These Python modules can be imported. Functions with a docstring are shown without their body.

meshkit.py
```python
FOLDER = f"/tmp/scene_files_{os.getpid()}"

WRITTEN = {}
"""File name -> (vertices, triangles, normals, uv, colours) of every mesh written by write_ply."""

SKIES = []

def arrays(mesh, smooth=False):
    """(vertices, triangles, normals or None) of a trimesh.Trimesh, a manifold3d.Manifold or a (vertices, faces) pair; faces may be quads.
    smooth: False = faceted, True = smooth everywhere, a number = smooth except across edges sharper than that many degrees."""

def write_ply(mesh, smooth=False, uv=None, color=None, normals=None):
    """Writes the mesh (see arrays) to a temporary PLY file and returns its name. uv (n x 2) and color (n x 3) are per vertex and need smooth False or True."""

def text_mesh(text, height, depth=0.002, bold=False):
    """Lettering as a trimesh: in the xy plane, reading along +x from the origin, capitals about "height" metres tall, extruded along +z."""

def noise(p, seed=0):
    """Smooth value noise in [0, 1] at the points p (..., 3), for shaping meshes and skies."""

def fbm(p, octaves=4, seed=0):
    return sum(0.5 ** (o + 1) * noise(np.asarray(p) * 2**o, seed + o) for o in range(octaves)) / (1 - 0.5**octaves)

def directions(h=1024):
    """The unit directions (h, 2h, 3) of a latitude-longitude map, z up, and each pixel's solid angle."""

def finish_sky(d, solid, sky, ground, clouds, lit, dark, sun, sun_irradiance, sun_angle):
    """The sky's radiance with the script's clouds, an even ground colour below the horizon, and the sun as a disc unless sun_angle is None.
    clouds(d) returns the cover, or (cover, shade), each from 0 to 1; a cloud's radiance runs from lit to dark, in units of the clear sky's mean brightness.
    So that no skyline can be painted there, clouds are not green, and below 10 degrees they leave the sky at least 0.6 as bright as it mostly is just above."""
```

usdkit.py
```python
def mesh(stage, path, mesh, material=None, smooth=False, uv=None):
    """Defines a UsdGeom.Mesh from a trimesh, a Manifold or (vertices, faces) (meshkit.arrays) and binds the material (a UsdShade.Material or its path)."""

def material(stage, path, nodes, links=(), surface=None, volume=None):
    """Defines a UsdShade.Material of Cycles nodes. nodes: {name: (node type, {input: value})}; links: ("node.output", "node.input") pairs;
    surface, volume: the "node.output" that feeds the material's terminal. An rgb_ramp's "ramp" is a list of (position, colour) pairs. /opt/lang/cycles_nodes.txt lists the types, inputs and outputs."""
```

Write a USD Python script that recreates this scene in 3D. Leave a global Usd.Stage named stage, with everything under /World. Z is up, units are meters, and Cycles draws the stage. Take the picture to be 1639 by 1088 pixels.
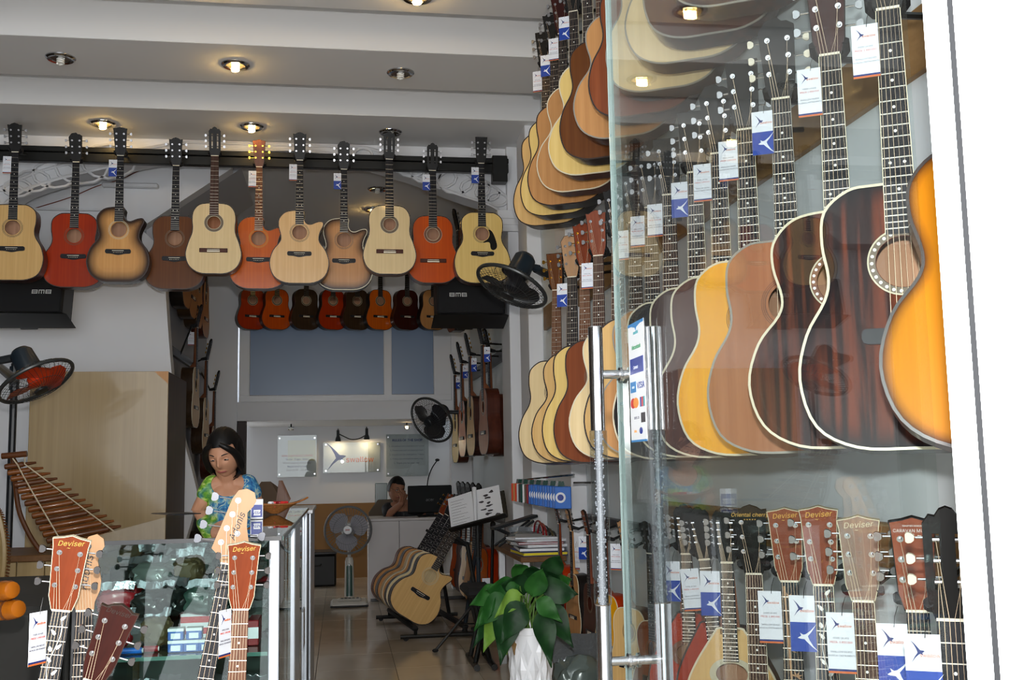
import math, random, functools
import numpy as np, trimesh, usdkit, meshkit
import manifold3d as m3
from shapely.geometry import Polygon, Point, box as sbox, LineString
from shapely.ops import unary_union
from scipy.spatial import Delaunay
from collections import defaultdict
from pxr import Usd, UsdGeom, UsdLux, UsdShade, Gf, Sdf, Vt

stage = Usd.Stage.CreateInMemory()
UsdGeom.SetStageUpAxis(stage, UsdGeom.Tokens.z)
UsdGeom.SetStageMetersPerUnit(stage, 1.0)
UsdGeom.Xform.Define(stage, '/World')
random.seed(7)
rng = np.random.default_rng(7)

# ------------------------------------------------------------------ camera, daylight, flash, exposure
F_PX, CX, CY, EYE = 1700.0, 819.5, 544.0, 1.25
EXPOSURE = 0.32
DAYLIGHT = 0.95
FLASH = 21.0
_d = np.array([548 - CX, CY - 752, -F_PX])
_k = (F_PX * F_PX + 271.5 ** 2) / 208
_v = np.array([550 - CX, _k, -F_PX])
_y = _d / np.linalg.norm(_d)
_z = _v - _y * (_v @ _y)
_z /= np.linalg.norm(_z)
_x = np.cross(_y, _z)
RM = np.array([_x, _y, _z])          # camera axes -> room axes (x right along the shop front, y into the shop, z up)
CAM = np.array([0.0, 0.0, EYE])
cam = UsdGeom.Camera.Define(stage, '/World/camera')
_m = np.eye(4)
_m[:3, :3] = RM.T
_m[3, :3] = CAM
cam.AddTransformOp().Set(Gf.Matrix4d(_m.tolist()))
cam.CreateHorizontalApertureAttr(36.0)
cam.CreateVerticalApertureAttr(36.0 * 1088 / 1639)
cam.CreateFocalLengthAttr(36.0 * F_PX / 1639)
cam.CreateClippingRangeAttr(Gf.Vec2f(0.05, 200))
cam.CreateExposureAttr(EXPOSURE)
dome = UsdLux.DomeLight.Define(stage, '/World/daylight')
dome.CreateIntensityAttr(DAYLIGHT)
dome.CreateColorAttr(Gf.Vec3f(0.93, 0.97, 1.0))
# the camera's own flash, just above the lens
flash = UsdLux.DiskLight.Define(stage, '/World/camera_flash')
flash.CreateRadiusAttr(0.03)
flash.CreateIntensityAttr(FLASH / (math.pi * 0.03 ** 2))
flash.CreateColorAttr(Gf.Vec3f(1.0, 0.985, 0.97))
_mf = np.eye(4)
_mf[:3, :3] = RM.T
_mf[3, :3] = CAM + RM @ np.array([0.0, 0.2, 0.0])
flash.AddTransformOp().Set(Gf.Matrix4d(_mf.tolist()))
flash.CreateNormalizeAttr(False)


def ray(px, py):
    return RM @ np.array([px - CX, CY - py, -F_PX])


def onY(px, py, Y):
    d = ray(px, py)
    return CAM + d * (Y / d[1])


def onX(px, py, X):
    d = ray(px, py)
    return CAM + d * (X / d[0])


def onZ(px, py, Z):
    d = ray(px, py)
    return CAM + d * ((Z - EYE) / d[2])


# ------------------------------------------------------------------ prims
_count = defaultdict(int)


def numbered(parent, name):
    n = _count[(parent, name)]
    _count[(parent, name)] += 1
    return f'{parent}/{name}' + (f'_{n:03d}' if n else '')


def tag(prim, label=None, cat=None, group=None, kind=None):
    for k, v in (('label', label), ('category', cat), ('group', group), ('kind', kind)):
        if v:
            prim.SetCustomDataByKey(k, v)


def mat4(loc=(0, 0, 0), rot=None):
    m = np.eye(4)
    if rot is not None:
        m[:3, :3] = rot
    m[:3, 3] = loc
    return m


def rz(a):
    c, s = math.cos(a), math.sin(a)
    return np.array([[c, -s, 0], [s, c, 0], [0, 0, 1.0]])


def rx(a):
    c, s = math.cos(a), math.sin(a)
    return np.array([[1.0, 0, 0], [0, c, -s], [0, s, c]])


def ry(a):
    c, s = math.cos(a), math.sin(a)
    return np.array([[c, 0, s], [0, 1.0, 0], [-s, 0, c]])


def thing(name, label, cat, loc=(0, 0, 0), rot=None, group=None, kind=None):
    path = numbered('/World', name)
    x = UsdGeom.Xform.Define(stage, path)
    x.AddTransformOp().Set(Gf.Matrix4d(mat4(loc, rot).T.tolist()))
    tag(x.GetPrim(), label, cat, group, kind)
    return path


def put(name, geo, material, parent='/World', label=None, cat=None, group=None, kind=None, attr=None):
    """One Mesh prim from (vertices, faces, normals)."""
    path = numbered(parent, name)
    v, f, n = geo[:3]
    m = UsdGeom.Mesh.Define(stage, path)
    m.CreatePointsAttr(Vt.Vec3fArray.FromNumpy(np.ascontiguousarray(v, np.float32)))
    m.CreateFaceVertexCountsAttr(Vt.IntArray.FromNumpy(np.full(len(f), 3, np.int32)))
    m.CreateFaceVertexIndicesAttr(Vt.IntArray.FromNumpy(np.ascontiguousarray(f, np.int32).ravel()))
    m.CreateSubdivisionSchemeAttr('none')
    if n is not None:
        m.CreateNormalsAttr(Vt.Vec3fArray.FromNumpy(np.ascontiguousarray(n, np.float32)))
        m.SetNormalsInterpolation('vertex')
    if attr is not None:
        UsdGeom.PrimvarsAPI(m).CreatePrimvar('edge', Sdf.ValueTypeNames.FloatArray, 'vertex').Set(Vt.FloatArray.FromNumpy(np.ascontiguousarray(attr, np.float32)))
    UsdShade.MaterialBindingAPI.Apply(m.GetPrim()).Bind(UsdShade.Material.Get(stage, M(material)))
    tag(m.GetPrim(), label, cat, group, kind)
    return path


# ------------------------------------------------------------------ mesh building
class MB:
    def __init__(self):
        self.v, self.f, self.n = [], [], 0

    def add(self, v, f):
        v, f = np.asarray(v, float).reshape(-1, 3), np.asarray(f, int)
        if f.shape[1] == 4:
            f = np.vstack([f[:, [0, 1, 2]], f[:, [0, 2, 3]]])
        self.v.append(v)
        self.f.append(f + self.n)
        self.n += len(v)
        return self

    def tm(self, m, T=None):
        v = np.asarray(m.vertices)
        if T is not None:
            v = v @ T[:3, :3].T + T[:3, 3]
        return self.add(v, m.faces)

    def box(self, x0, x1, y0, y1, z0, z1, T=None):
        v = np.array([[x, y, z] for x in (x0, x1) for y in (y0, y1) for z in (z0, z1)], float)
        if T is not None:
            v = v @ T[:3, :3].T + T[:3, 3]
        return self.add(v, [[0, 1, 3, 2], [4, 6, 7, 5], [0, 4, 5, 1], [2, 3, 7, 6], [0, 2, 6, 4], [1, 5, 7, 3]])

    def rbox(self, x0, x1, y0, y1, z0, z1, r=0.005, T=None):
        """A box with chamfered edges."""
        r = min(r, (x1 - x0) / 2.01, (y1 - y0) / 2.01, (z1 - z0) / 2.01)
        pts = []
        for sx in (0, 1):
            for sy in (0, 1):
                for sz in (0, 1):
                    X, Y, Z = (x0, x1)[sx], (y0, y1)[sy], (z0, z1)[sz]
                    ix, iy, iz = (1 - 2 * sx) * r, (1 - 2 * sy) * r, (1 - 2 * sz) * r
                    pts += [[X, Y + iy, Z + iz], [X + ix, Y, Z + iz], [X + ix, Y + iy, Z]]
        return self.hull(pts, T)

    def hull(self, pts, T=None):
        h = trimesh.convex.convex_hull(np.asarray(pts, float))
        return self.tm(h, T)

    def cyl(self, p0, p1, r0, r1=None, n=12, cap=True):
        return self.tube([p0, p1], [r0, r0 if r1 is None else r1], n, cap)

    def tube(self, pts, r, n=6, cap=True, closed=False):
        P = np.asarray(pts, float)
        k = len(P)
        R = np.broadcast_to(np.asarray(r, float), (k,))
        if closed:
            t = np.roll(P, -1, 0) - np.roll(P, 1, 0)
        else:
            t = np.gradient(P, axis=0) if k > 2 else np.repeat((P[1] - P[0])[None], 2, 0)
        t = t / np.maximum(np.linalg.norm(t, axis=1, keepdims=True), 1e-12)
        a = np.array([0, 0, 1.0]) if abs(t[0, 2]) < 0.9 else np.array([1.0, 0, 0])
        u = np.cross(t[0], a)
        u /= np.linalg.norm(u)
        rings = []
        for i in range(k):
            u = u - t[i] * (u @ t[i])
            u /= np.linalg.norm(u)
            w = np.cross(t[i], u)
            ang = np.arange(n) * 2 * math.pi / n
            rings.append(P[i] + R[i] * (np.cos(ang)[:, None] * u + np.sin(ang)[:, None] * w))
        v = np.vstack(rings)
        f = []
        for i in range(k if closed else k - 1):
            a0, b0 = i * n, ((i + 1) % k) * n
            for j in range(n):
                j2 = (j + 1) % n
                f.append([a0 + j, a0 + j2, b0 + j2, b0 + j])
        f = np.array(f)
        f = np.vstack([f[:, [0, 1, 2]], f[:, [0, 2, 3]]])
        if cap and not closed:
            c0, c1 = len(v), len(v) + 1
            v = np.vstack([v, P[0], P[-1]])
            e = [[c0, (j + 1) % n, j] for j in range(n)] + [[c1, (k - 1) * n + j, (k - 1) * n + (j + 1) % n] for j in range(n)]
            f = np.vstack([f, e])
        return self.add(v, f)

    def lathe(self, prof, n=24, T=None, ang=2 * math.pi):
        """Revolves (r, z) pairs about z."""
        prof = np.asarray(prof, float)
        k = len(prof)
        a = np.arange(n) * 2 * math.pi / n
        v = np.stack([np.outer(np.cos(a), prof[:, 0]), np.outer(np.sin(a), prof[:, 0]), np.broadcast_to(prof[:, 1], (n, k))], -1).reshape(-1, 3)
        if T is not None:
            v = v @ T[:3, :3].T + T[:3, 3]
        f = [[i * k + j, ((i + 1) % n) * k + j, ((i + 1) % n) * k + j + 1, i * k + j + 1] for i in range(n) for j in range(k - 1)]
        return self.add(v, f)

    def sph(self, c, r, s=(1, 1, 1), sub=2, T=None):
        m = trimesh.creation.icosphere(sub, 1.0)
        v = np.asarray(m.vertices) * np.asarray(s) * r
        if T is not None:
            v = v @ T[:3, :3].T
        return self.add(v + np.asarray(c), m.faces)

    def prism(self, poly, y0, y1):
        """A polygon in (x, z) given depth from y0 to y1 (front at y0)."""
        poly = poly if hasattr(poly, 'geom_type') else Polygon(poly)
        for g in getattr(poly, 'geoms', [poly]):
            if g.area > 1e-9:
                m = trimesh.creation.extrude_polygon(g, y1 - y0, engine='earcut')
                v = np.asarray(m.vertices)
                self.add(np.stack([v[:, 0], y1 - v[:, 2], v[:, 1]], 1), m.faces)
        return self

    def xf(self, T):
        self.v = [a @ T[:3, :3].T + T[:3, 3] for a in self.v]
        return self

    def geo(self, smooth=35):
        v, f = np.vstack(self.v), np.vstack(self.f)
        return meshkit.arrays(trimesh.Trimesh(v, f, process=False), smooth)


def smooth_closed(pts, n=72):
    """A closed Catmull-Rom curve through the points."""
    P = np.asarray(pts, float)
    k, out = len(P), []
    per = max(2, n // k)
    for i in range(k):
        a, b, c, d = P[i - 1], P[i], P[(i + 1) % k], P[(i + 2) % k]
        for t in np.arange(per) / per:
            out.append(0.5 * (2 * b + (c - a) * t + (2 * a - 5 * b + 4 * c - d) * t * t + (3 * b - a - 3 * c + d) * t ** 3))
    return np.array(out)


def spline(pts, n=24):
    P = np.asarray(pts, float)
    P = np.vstack([2 * P[0] - P[1], P, 2 * P[-1] - P[-2]])
    out = []
    for i in range(1, len(P) - 2):
        a, b, c, d = P[i - 1:i + 3]
        for t in np.linspace(0, 1, n, endpoint=i == len(P) - 3):
            out.append(0.5 * (2 * b + (c - a) * t + (2 * a - 5 * b + 4 * c - d) * t * t + (3 * b - a - 3 * c + d) * t ** 3))
    return np.array(out)


@functools.lru_cache(None)
def lettering(text, h, depth=0.0006, bold=False, slant=0.0):
    """Lettering standing in the (x, z) plane, centred on x, read from the front (-y)."""
    m = meshkit.text_mesh(text, h, depth, bold)
    v = np.asarray(m.vertices).copy()
    v[:, 0] -= (v[:, 0].min() + v[:, 0].max()) / 2
    v[:, 0] += slant * v[:, 1]
    return np.stack([v[:, 0], -v[:, 2], v[:, 1]], 1), np.asarray(m.faces)


# ------------------------------------------------------------------ materials
def lin(c):
    c = np.asarray(c, float) / 255.0
    return np.where(c < 0.04045, c / 12.92, ((c + 0.055) / 1.055) ** 2.4)


_mats = {}
RECIPES = {}


def M(name):
    if name not in _mats:
        _mats[name] = f'/World/Looks/{name}'
        UsdShade.Material.Define(stage, _mats[name])
    return _mats[name]


def plain(name, c, rough=0.5, metal=0.0, coat=0.0, spec=0.5, bump=0.0, bscale=200.0, vary=0.0, vscale=3.0, emit=None):
    def make(path):
        p = {'base_color': lin(c), 'roughness': rough, 'metallic': metal, 'coat_weight': coat, 'coat_roughness': 0.08, 'specular_ior_level': spec}
        if emit:
            p |= {'emission_color': lin(emit[0]), 'emission_strength': emit[1]}
        nodes, links = {'p': ('principled_bsdf', p)}, []
        if vary or bump:
            nodes['t'] = ('texture_coordinate', {})
        if vary:
            nodes['n'] = ('noise_texture', {'scale': vscale, 'detail': 4.0})
            nodes['r'] = ('rgb_ramp', {'ramp': [(0.3, lin(np.asarray(c) * (1 - vary))), (0.7, lin(np.minimum(np.asarray(c) * (1 + vary), 255)))]})
            links += [('t.object', 'n.vector'), ('n.fac', 'r.fac'), ('r.color', 'p.base_color')]
        if bump:
            nodes['bn'] = ('noise_texture', {'scale': bscale, 'detail': 3.0})
            nodes['b'] = ('bump', {'strength': bump, 'distance': 0.002})
            links += [('t.object', 'bn.vector'), ('bn.fac', 'b.height'), ('b.normal', 'p.normal')]
        usdkit.material(stage, path, nodes, links, surface='p.BSDF')
    RECIPES[name] = make


def wood(name, c1, c2, rough=0.3, coat=0.4, freq=55.0, along=1.2, edge=None, bands=0.0, c3=None, spec=.2):
    """Straight grain along local z; edge: a burst colour that darkens towards the outline (mesh attribute 'edge', metres to the rim)."""
    def make(path):
        nodes = {
            't': ('texture_coordinate', {}),
            'm': ('mapping', {'scale': (freq, freq * 0.5, along)}),
            'n': ('noise_texture', {'scale': 1.0, 'detail': 5.0, 'roughness': 0.6, 'distortion': 0.25}),
            'r': ('rgb_ramp', {'ramp': [(0.3, lin(c1)), (0.5, lin((np.asarray(c1) + np.asarray(c2)) / 2)), (0.72, lin(c2))]}),
            'p': ('principled_bsdf', {'roughness': max(rough, .3), 'coat_weight': coat * (.35 if coat < .9 else .5), 'coat_roughness': 0.06, 'specular_ior_level': spec}),
        }
        links = [('t.object', 'm.vector'), ('m.vector', 'n.vector'), ('n.fac', 'r.fac')]
        last = 'r.color'
        if c3 is not None:       # broad dark figure over the fine grain
            nodes['m2'] = ('mapping', {'scale': (30.0, 14.0, 1.1)})
            nodes['n2'] = ('noise_texture', {'scale': 1.0, 'detail': 3.0, 'distortion': 0.6})
            nodes['r2'] = ('rgb_ramp', {'ramp': [(0.44, (0, 0, 0)), (0.58, (1, 1, 1))]})
            nodes['mx'] = ('mix', {'color2': lin(c3)})
            links += [('t.object', 'm2.vector'), ('m2.vector', 'n2.vector'), ('n2.fac', 'r2.fac'), ('r2.color', 'mx.fac'), (last, 'mx.color1')]
            last = 'mx.color'
        if edge is not None:
            nodes['a'] = ('attribute', {'attribute': 'edge'})
            nodes['er'] = ('rgb_ramp', {'ramp': [(0.0, (1, 1, 1)), (0.12, (0.96, 0.96, 0.96)), (0.38, (0.5, 0.5, 0.5)), (0.7, (0.08, 0.08, 0.08)), (1.0, (0, 0, 0))]})
            nodes['s'] = ('math', {'math_type': 'multiply', 'value2': 1.0 / edge[1]})
            nodes['em'] = ('mix', {'color2': lin(edge[0])})
            links += [('a.fac', 's.value1'), ('s.value', 'er.fac'), ('er.color', 'em.fac'), (last, 'em.color1')]
            last = 'em.color'
        links.append((last, 'p.base_color'))
        usdkit.material(stage, path, nodes, links, surface='p.BSDF')
    RECIPES[name] = make


def glassy(name, tint=(0.93, 0.97, 0.96), ior=1.5, rough=0.0, gloss=(1, 1, 1)):
    """A pane: plain transparency mixed with a mirror by the Fresnel law, right on both faces of the sheet."""
    def make(path):
        nodes = {
            'g': ('geometry', {}),
            'i': ('math', {'math_type': 'multiply_add', 'value2': 1 / ior - ior, 'value3': ior}),
            'f': ('fresnel', {}),
            't': ('transparent_bsdf', {'color': tint}),
            's': ('glossy_bsdf', {'color': gloss, 'roughness': rough}),
            'x': ('mix_closure', {}),
        }
        links = [('g.backfacing', 'i.value1'), ('i.value', 'f.IOR'), ('f.fac', 'x.fac'), ('t.BSDF', 'x.closure1'), ('s.BSDF', 'x.closure2')]
        usdkit.material(stage, path, nodes, links, surface='x.closure')
    RECIPES[name] = make


def lamp(name, c, strength):
    def make(path):
        usdkit.material(stage, path, {'e': ('emission', {'color': lin(c), 'strength': strength})}, surface='e.emission')
    RECIPES[name] = make


# guitar tops and bodies
wood('spruce_pale', (222, 196, 146), (236, 212, 164), 0.35, 0.3)
wood('spruce_honey', (208, 166, 104), (224, 186, 124), 0.35, 0.3)
wood('spruce_yellow', (222, 188, 110), (234, 204, 130), 0.35, 0.3)
wood('cedar_tan', (178, 126, 76), (198, 146, 92), 0.4, 0.2)
wood('cedar_pink', (150, 94, 60), (170, 112, 76), 0.35, 0.3)
wood('amber_yellow', (228, 152, 0), (242, 172, 6), 0.2, 0.6)
wood('orange_stain', (186, 68, 2), (204, 84, 6), 0.25, 0.5)
wood('orange_red_stain', (152, 38, 2), (172, 52, 4), 0.3, 0.4)
wood('orange_gloss', (188, 80, 4), (208, 100, 10), 0.12, 1.0)
wood('mahogany', (112, 54, 24), (134, 70, 36), 0.4, 0.2)
wood('mahogany_dark', (62, 28, 20), (84, 42, 28), 0.3, 0.4)
wood('brown_stain', (90, 48, 16), (108, 62, 24), 0.4, 0.2)
wood('rosewood', (58, 34, 30), (88, 52, 40), 0.2, 0.6, 40.0, 0.8, None, 0, (40, 24, 24))
wood('koa', (78, 36, 22), (116, 58, 34), 0.35, 0.2, 30.0, 0.7, None, 0, (34, 16, 14), spec=.08)
wood('rosewood_plum', (48, 28, 26), (70, 42, 38), 0.25, 0.5, 45.0, 0.8)
wood('black_body', (22, 18, 16), (34, 28, 24), 0.2, 0.5)
wood('dark_walnut', (48, 34, 22), (66, 48, 32), 0.3, 0.4)
wood('sun_tan', (210, 150, 84), (224, 170, 104), 0.3, 0.4, 55, 1.2, ((40, 18, 8), 0.105))
wood('sun_tan_gloss', (190, 134, 84), (206, 152, 100), 0.1, 1.0, 55, 1.2, ((36, 16, 8), 0.085))
wood('sun_koa', (84, 36, 20), (128, 64, 38), 0.35, 0.1, 30, 0.7, ((14, 10, 16), 0.06), 0, (36, 16, 14), .06)
wood('sun_amber', (184, 110, 2), (198, 126, 6), 0.4, 0.1, 40, 1.2, ((60, 26, 10), 0.03), spec=.08)
wood('spruce_gloss', (222, 178, 122), (238, 200, 146), 0.1, 1.0)
wood('rosewood_board', (56, 38, 32), (78, 54, 46), 0.4, 0.1, 80, 2.0)
wood('ebony_board', (26, 26, 30), (42, 42, 46), 0.35, 0.1, 80, 2.0)
wood('brown_board', (92, 58, 40), (116, 78, 56), 0.4, 0.1, 80, 2.0)
wood('maple', (172, 132, 96), (188, 148, 110), 0.35, 0.3, 30, 1.0)
wood('neck_wood', (112, 66, 42), (134, 84, 56), 0.35, 0.2)
wood('head_brown', (122, 62, 42), (142, 78, 54), 0.2, 0.6)
wood('head_red', (112, 46, 18), (132, 58, 26), 0.25, 0.4)
wood('head_black', (18, 17, 17), (26, 25, 25), 0.45, 0.08)
wood('head_darkred', (44, 12, 9), (60, 18, 12), 0.3, 0.3)
wood('head_greybrown', (128, 104, 92), (148, 124, 110), 0.12, 1.0)
wood('inside_wood', (172, 128, 100), (190, 146, 118), 0.7, 0.0)
plain('binding_cream', (214, 204, 176), 0.4)
plain('binding_dark', (40, 26, 20), 0.4)
plain('binding_grey', (142, 138, 128), 0.3)
plain('bone', (232, 224, 204), 0.4)
plain('pearl', (232, 232, 228), 0.2)
plain('fret_metal', (214, 208, 196), 0.25, 0.9)
plain('string_metal', (176, 156, 132), 0.35, 0.8)
plain('chrome', (186, 188, 192), 0.12, 1.0)
plain('chrome_tube', (206, 208, 212), 0.16, 1.0)
plain('gold_metal', (222, 170, 66), 0.15, 1.0)
plain('peg_metal', (150, 150, 152), 0.28, 0.9)
plain('key_metal', (104, 104, 108), 0.22, 0.9)
plain('dark_metal', (70, 70, 74), 0.3, 0.9)
plain('tuner_pearl', (224, 214, 192), 0.25)
plain('pickguard_black', (20, 20, 20), 0.2)
plain('rosette_dark', (104, 88, 68), 0.4)
plain('rosette_wood', (112, 62, 30), 0.4)
plain('rosette_pale', (196, 188, 160), 0.35)
plain('rosette_gold', (190, 140, 30), 0.3)
plain('gold_print', (220, 176, 84), 0.3, 0.3)
plain('silver_print', (220, 220, 216), 0.3, 0.2)
plain('ink', (60, 56, 60), 0.6)
# ------------------------------------------------------------------ guitars
# local frame: tail of the body at z = 0, neck up +z, the top (soundboard) faces -y
HALF = {
    'dread': [(0, 0), (.10, .004), (.172, .045), (.199, .135), (.183, .22), (.147, .285), (.138, .33), (.147, .395), (.140, .46), (.095, .499), (.045, .505)],
    'classical': [(0, 0), (.09, .005), (.157, .05), (.184, .13), (.166, .215), (.144, .275), (.140, .32), (.144, .375), (.135, .43), (.10, .472), (.045, .485)],
    'concert': [(0, 0), (.10, .005), (.172, .05), (.200, .138), (.178, .225), (.133, .285), (.125, .325), (.141, .39), (.138, .445), (.10, .49), (.045, .505)],
    'drop': [(0, 0), (.075, .01), (.122, .06), (.135, .12), (.124, .18), (.098, .235), (.066, .285), (.044, .318), (.03, .33)],
}
HALF['long'] = HALF['concert']
CUT = [(0, 0), (.10, .005), (.172, .05), (.200, .138), (.178, .225), (.137, .285), (.132, .325), (.143, .365), (.158, .396), (.161, .419), (.147, .432), (.115, .427), (.075, .411), (.045, .42), (.030, .455), (.03, .505)]
SCALE = {'dread': (.855, .21, .35, .049, .10), 'classical': (.81, .16, .35, .044, .095), 'concert': (.855, .205, .352, .049, .095), 'cutaway': (.855, .205, .352, .05, .09), 'long': (1.14, .205, .352, .049, .06), 'drop': (.505, .10, .205, .03, .06)}
# nut height, saddle height, sound hole height, hole radius, body depth


@functools.lru_cache(None)
def outline(shape):
    if shape == 'cutaway':
        h = HALF['concert']
        pts = [(x, z) for x, z in CUT] + [(-x, z) for x, z in h[::-1] if x > 0]
    else:
        h = HALF[shape]
        pts = [(x, z) for x, z in h] + [(-x, z) for x, z in h[::-1] if x > 0]
    return Polygon(smooth_closed(pts, 90)).buffer(0)


def disc(x, z, r, n=24):
    return Point(x, z).buffer(r, quad_segs=max(2, n // 4))


@functools.lru_cache(None)
def burst_top(shape):
    """The soundboard as a fine sheet whose vertices carry their distance to the rim."""
    _, _, hz, hr, _ = SCALE[shape]
    P = outline(shape)
    S = P.difference(disc(0, hz, hr, 32))
    rim = P.exterior
    pts = [np.array(rim.coords)[:-1]]
    for k in (.008, .018, .03, .045, .062, .085):
        q = P.buffer(-k)
        if q.geom_type == 'Polygon':
            pts.append(np.array([q.exterior.interpolate(t, normalized=True).coords[0] for t in np.linspace(0, 1, 90, endpoint=False)]))
    pts.append(np.array(disc(0, hz, hr, 32).exterior.coords)[:-1])
    b = P.bounds
    g = np.array([(x, z) for x in np.arange(b[0], b[2], .035) for z in np.arange(b[1], b[3], .035) if P.buffer(-.09).contains(Point(x, z)) and not disc(0, hz, hr + .01).contains(Point(x, z))]).reshape(-1, 2)
    p = np.unique(np.round(np.vstack(pts + [g]), 5), axis=0)
    t = Delaunay(p).simplices
    c = p[t].mean(1)
    t = t[[S.contains(Point(*q)) for q in c]]
    d1, d2 = p[t[:, 1]] - p[t[:, 0]], p[t[:, 2]] - p[t[:, 0]]
    flip = d1[:, 0] * d2[:, 1] - d1[:, 1] * d2[:, 0] < 0
    t[flip] = t[flip][:, ::-1]
    k = len(p)
    v = np.vstack([np.stack([p[:, 0], np.zeros(k), p[:, 1]], 1), np.stack([p[:, 0], np.full(k, .003), p[:, 1]], 1)])
    f = np.vstack([t, t[:, ::-1] + k])
    g = meshkit.arrays(trimesh.Trimesh(v, f, process=False), 35)
    return g, np.array([rim.distance(Point(a, c)) for a, _, c in g[0]])


def wedge(z0, w0, z1, w1, y0, y1):
    return Polygon([(-w0 / 2, z0), (w0 / 2, z0), (w1 / 2, z1), (-w1 / 2, z1)])


HEADS = {
    'crown': [(-.024, 0), (-.033, .03), (-.036, .05), (-.039, .13), (-.044, .178), (-.03, .176), (-.018, .184), (0, .19), (.018, .184), (.03, .176), (.044, .178), (.039, .13), (.036, .05), (.033, .03), (.024, 0)],
    'square': [(-.024, 0), (-.034, .035), (-.036, .06), (-.041, .182), (.041, .182), (.036, .06), (.034, .035), (.024, 0)],
    'notch': [(-.024, 0), (-.034, .035), (-.036, .06), (-.044, .165), (-.026, .19), (.002, .196), (.012, .186), (.024, .186), (.040, .176), (.036, .06), (.034, .035), (.024, 0)],
    'flare': [(-.024, 0), (-.034, .035), (-.035, .06), (-.041, .16), (-.044, .178), (-.02, .182), (0, .188), (.02, .182), (.044, .178), (.041, .16), (.035, .06), (.034, .035), (.024, 0)],
    'slot': [(-.026, 0), (-.035, .03), (-.037, .05), (-.038, .165), (-.028, .18), (-.018, .178), (-.01, .19), (0, .194), (.01, .19), (.018, .178), (.028, .18), (.038, .165), (.037, .05), (.035, .03), (.026, 0)],
    'fender': [(-.021, 0), (-.030, .022), (-.036, .035), (-.012, .165), (.002, .188), (.022, .194), (.038, .182), (.041, .163), (.030, .145), (.026, .125), (.036, .075), (.034, .05), (.022, .02), (.021, 0)],
    'bass': [(-.021, 0), (-.030, .020), (-.056, .040), (-.022, .20), (-.008, .228), (.016, .236), (.040, .228), (.050, .204), (.044, .185), (.030, .165), (.036, .12), (.050, .075), (.046, .05), (.024, .02), (.021, 0)],
}


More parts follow.
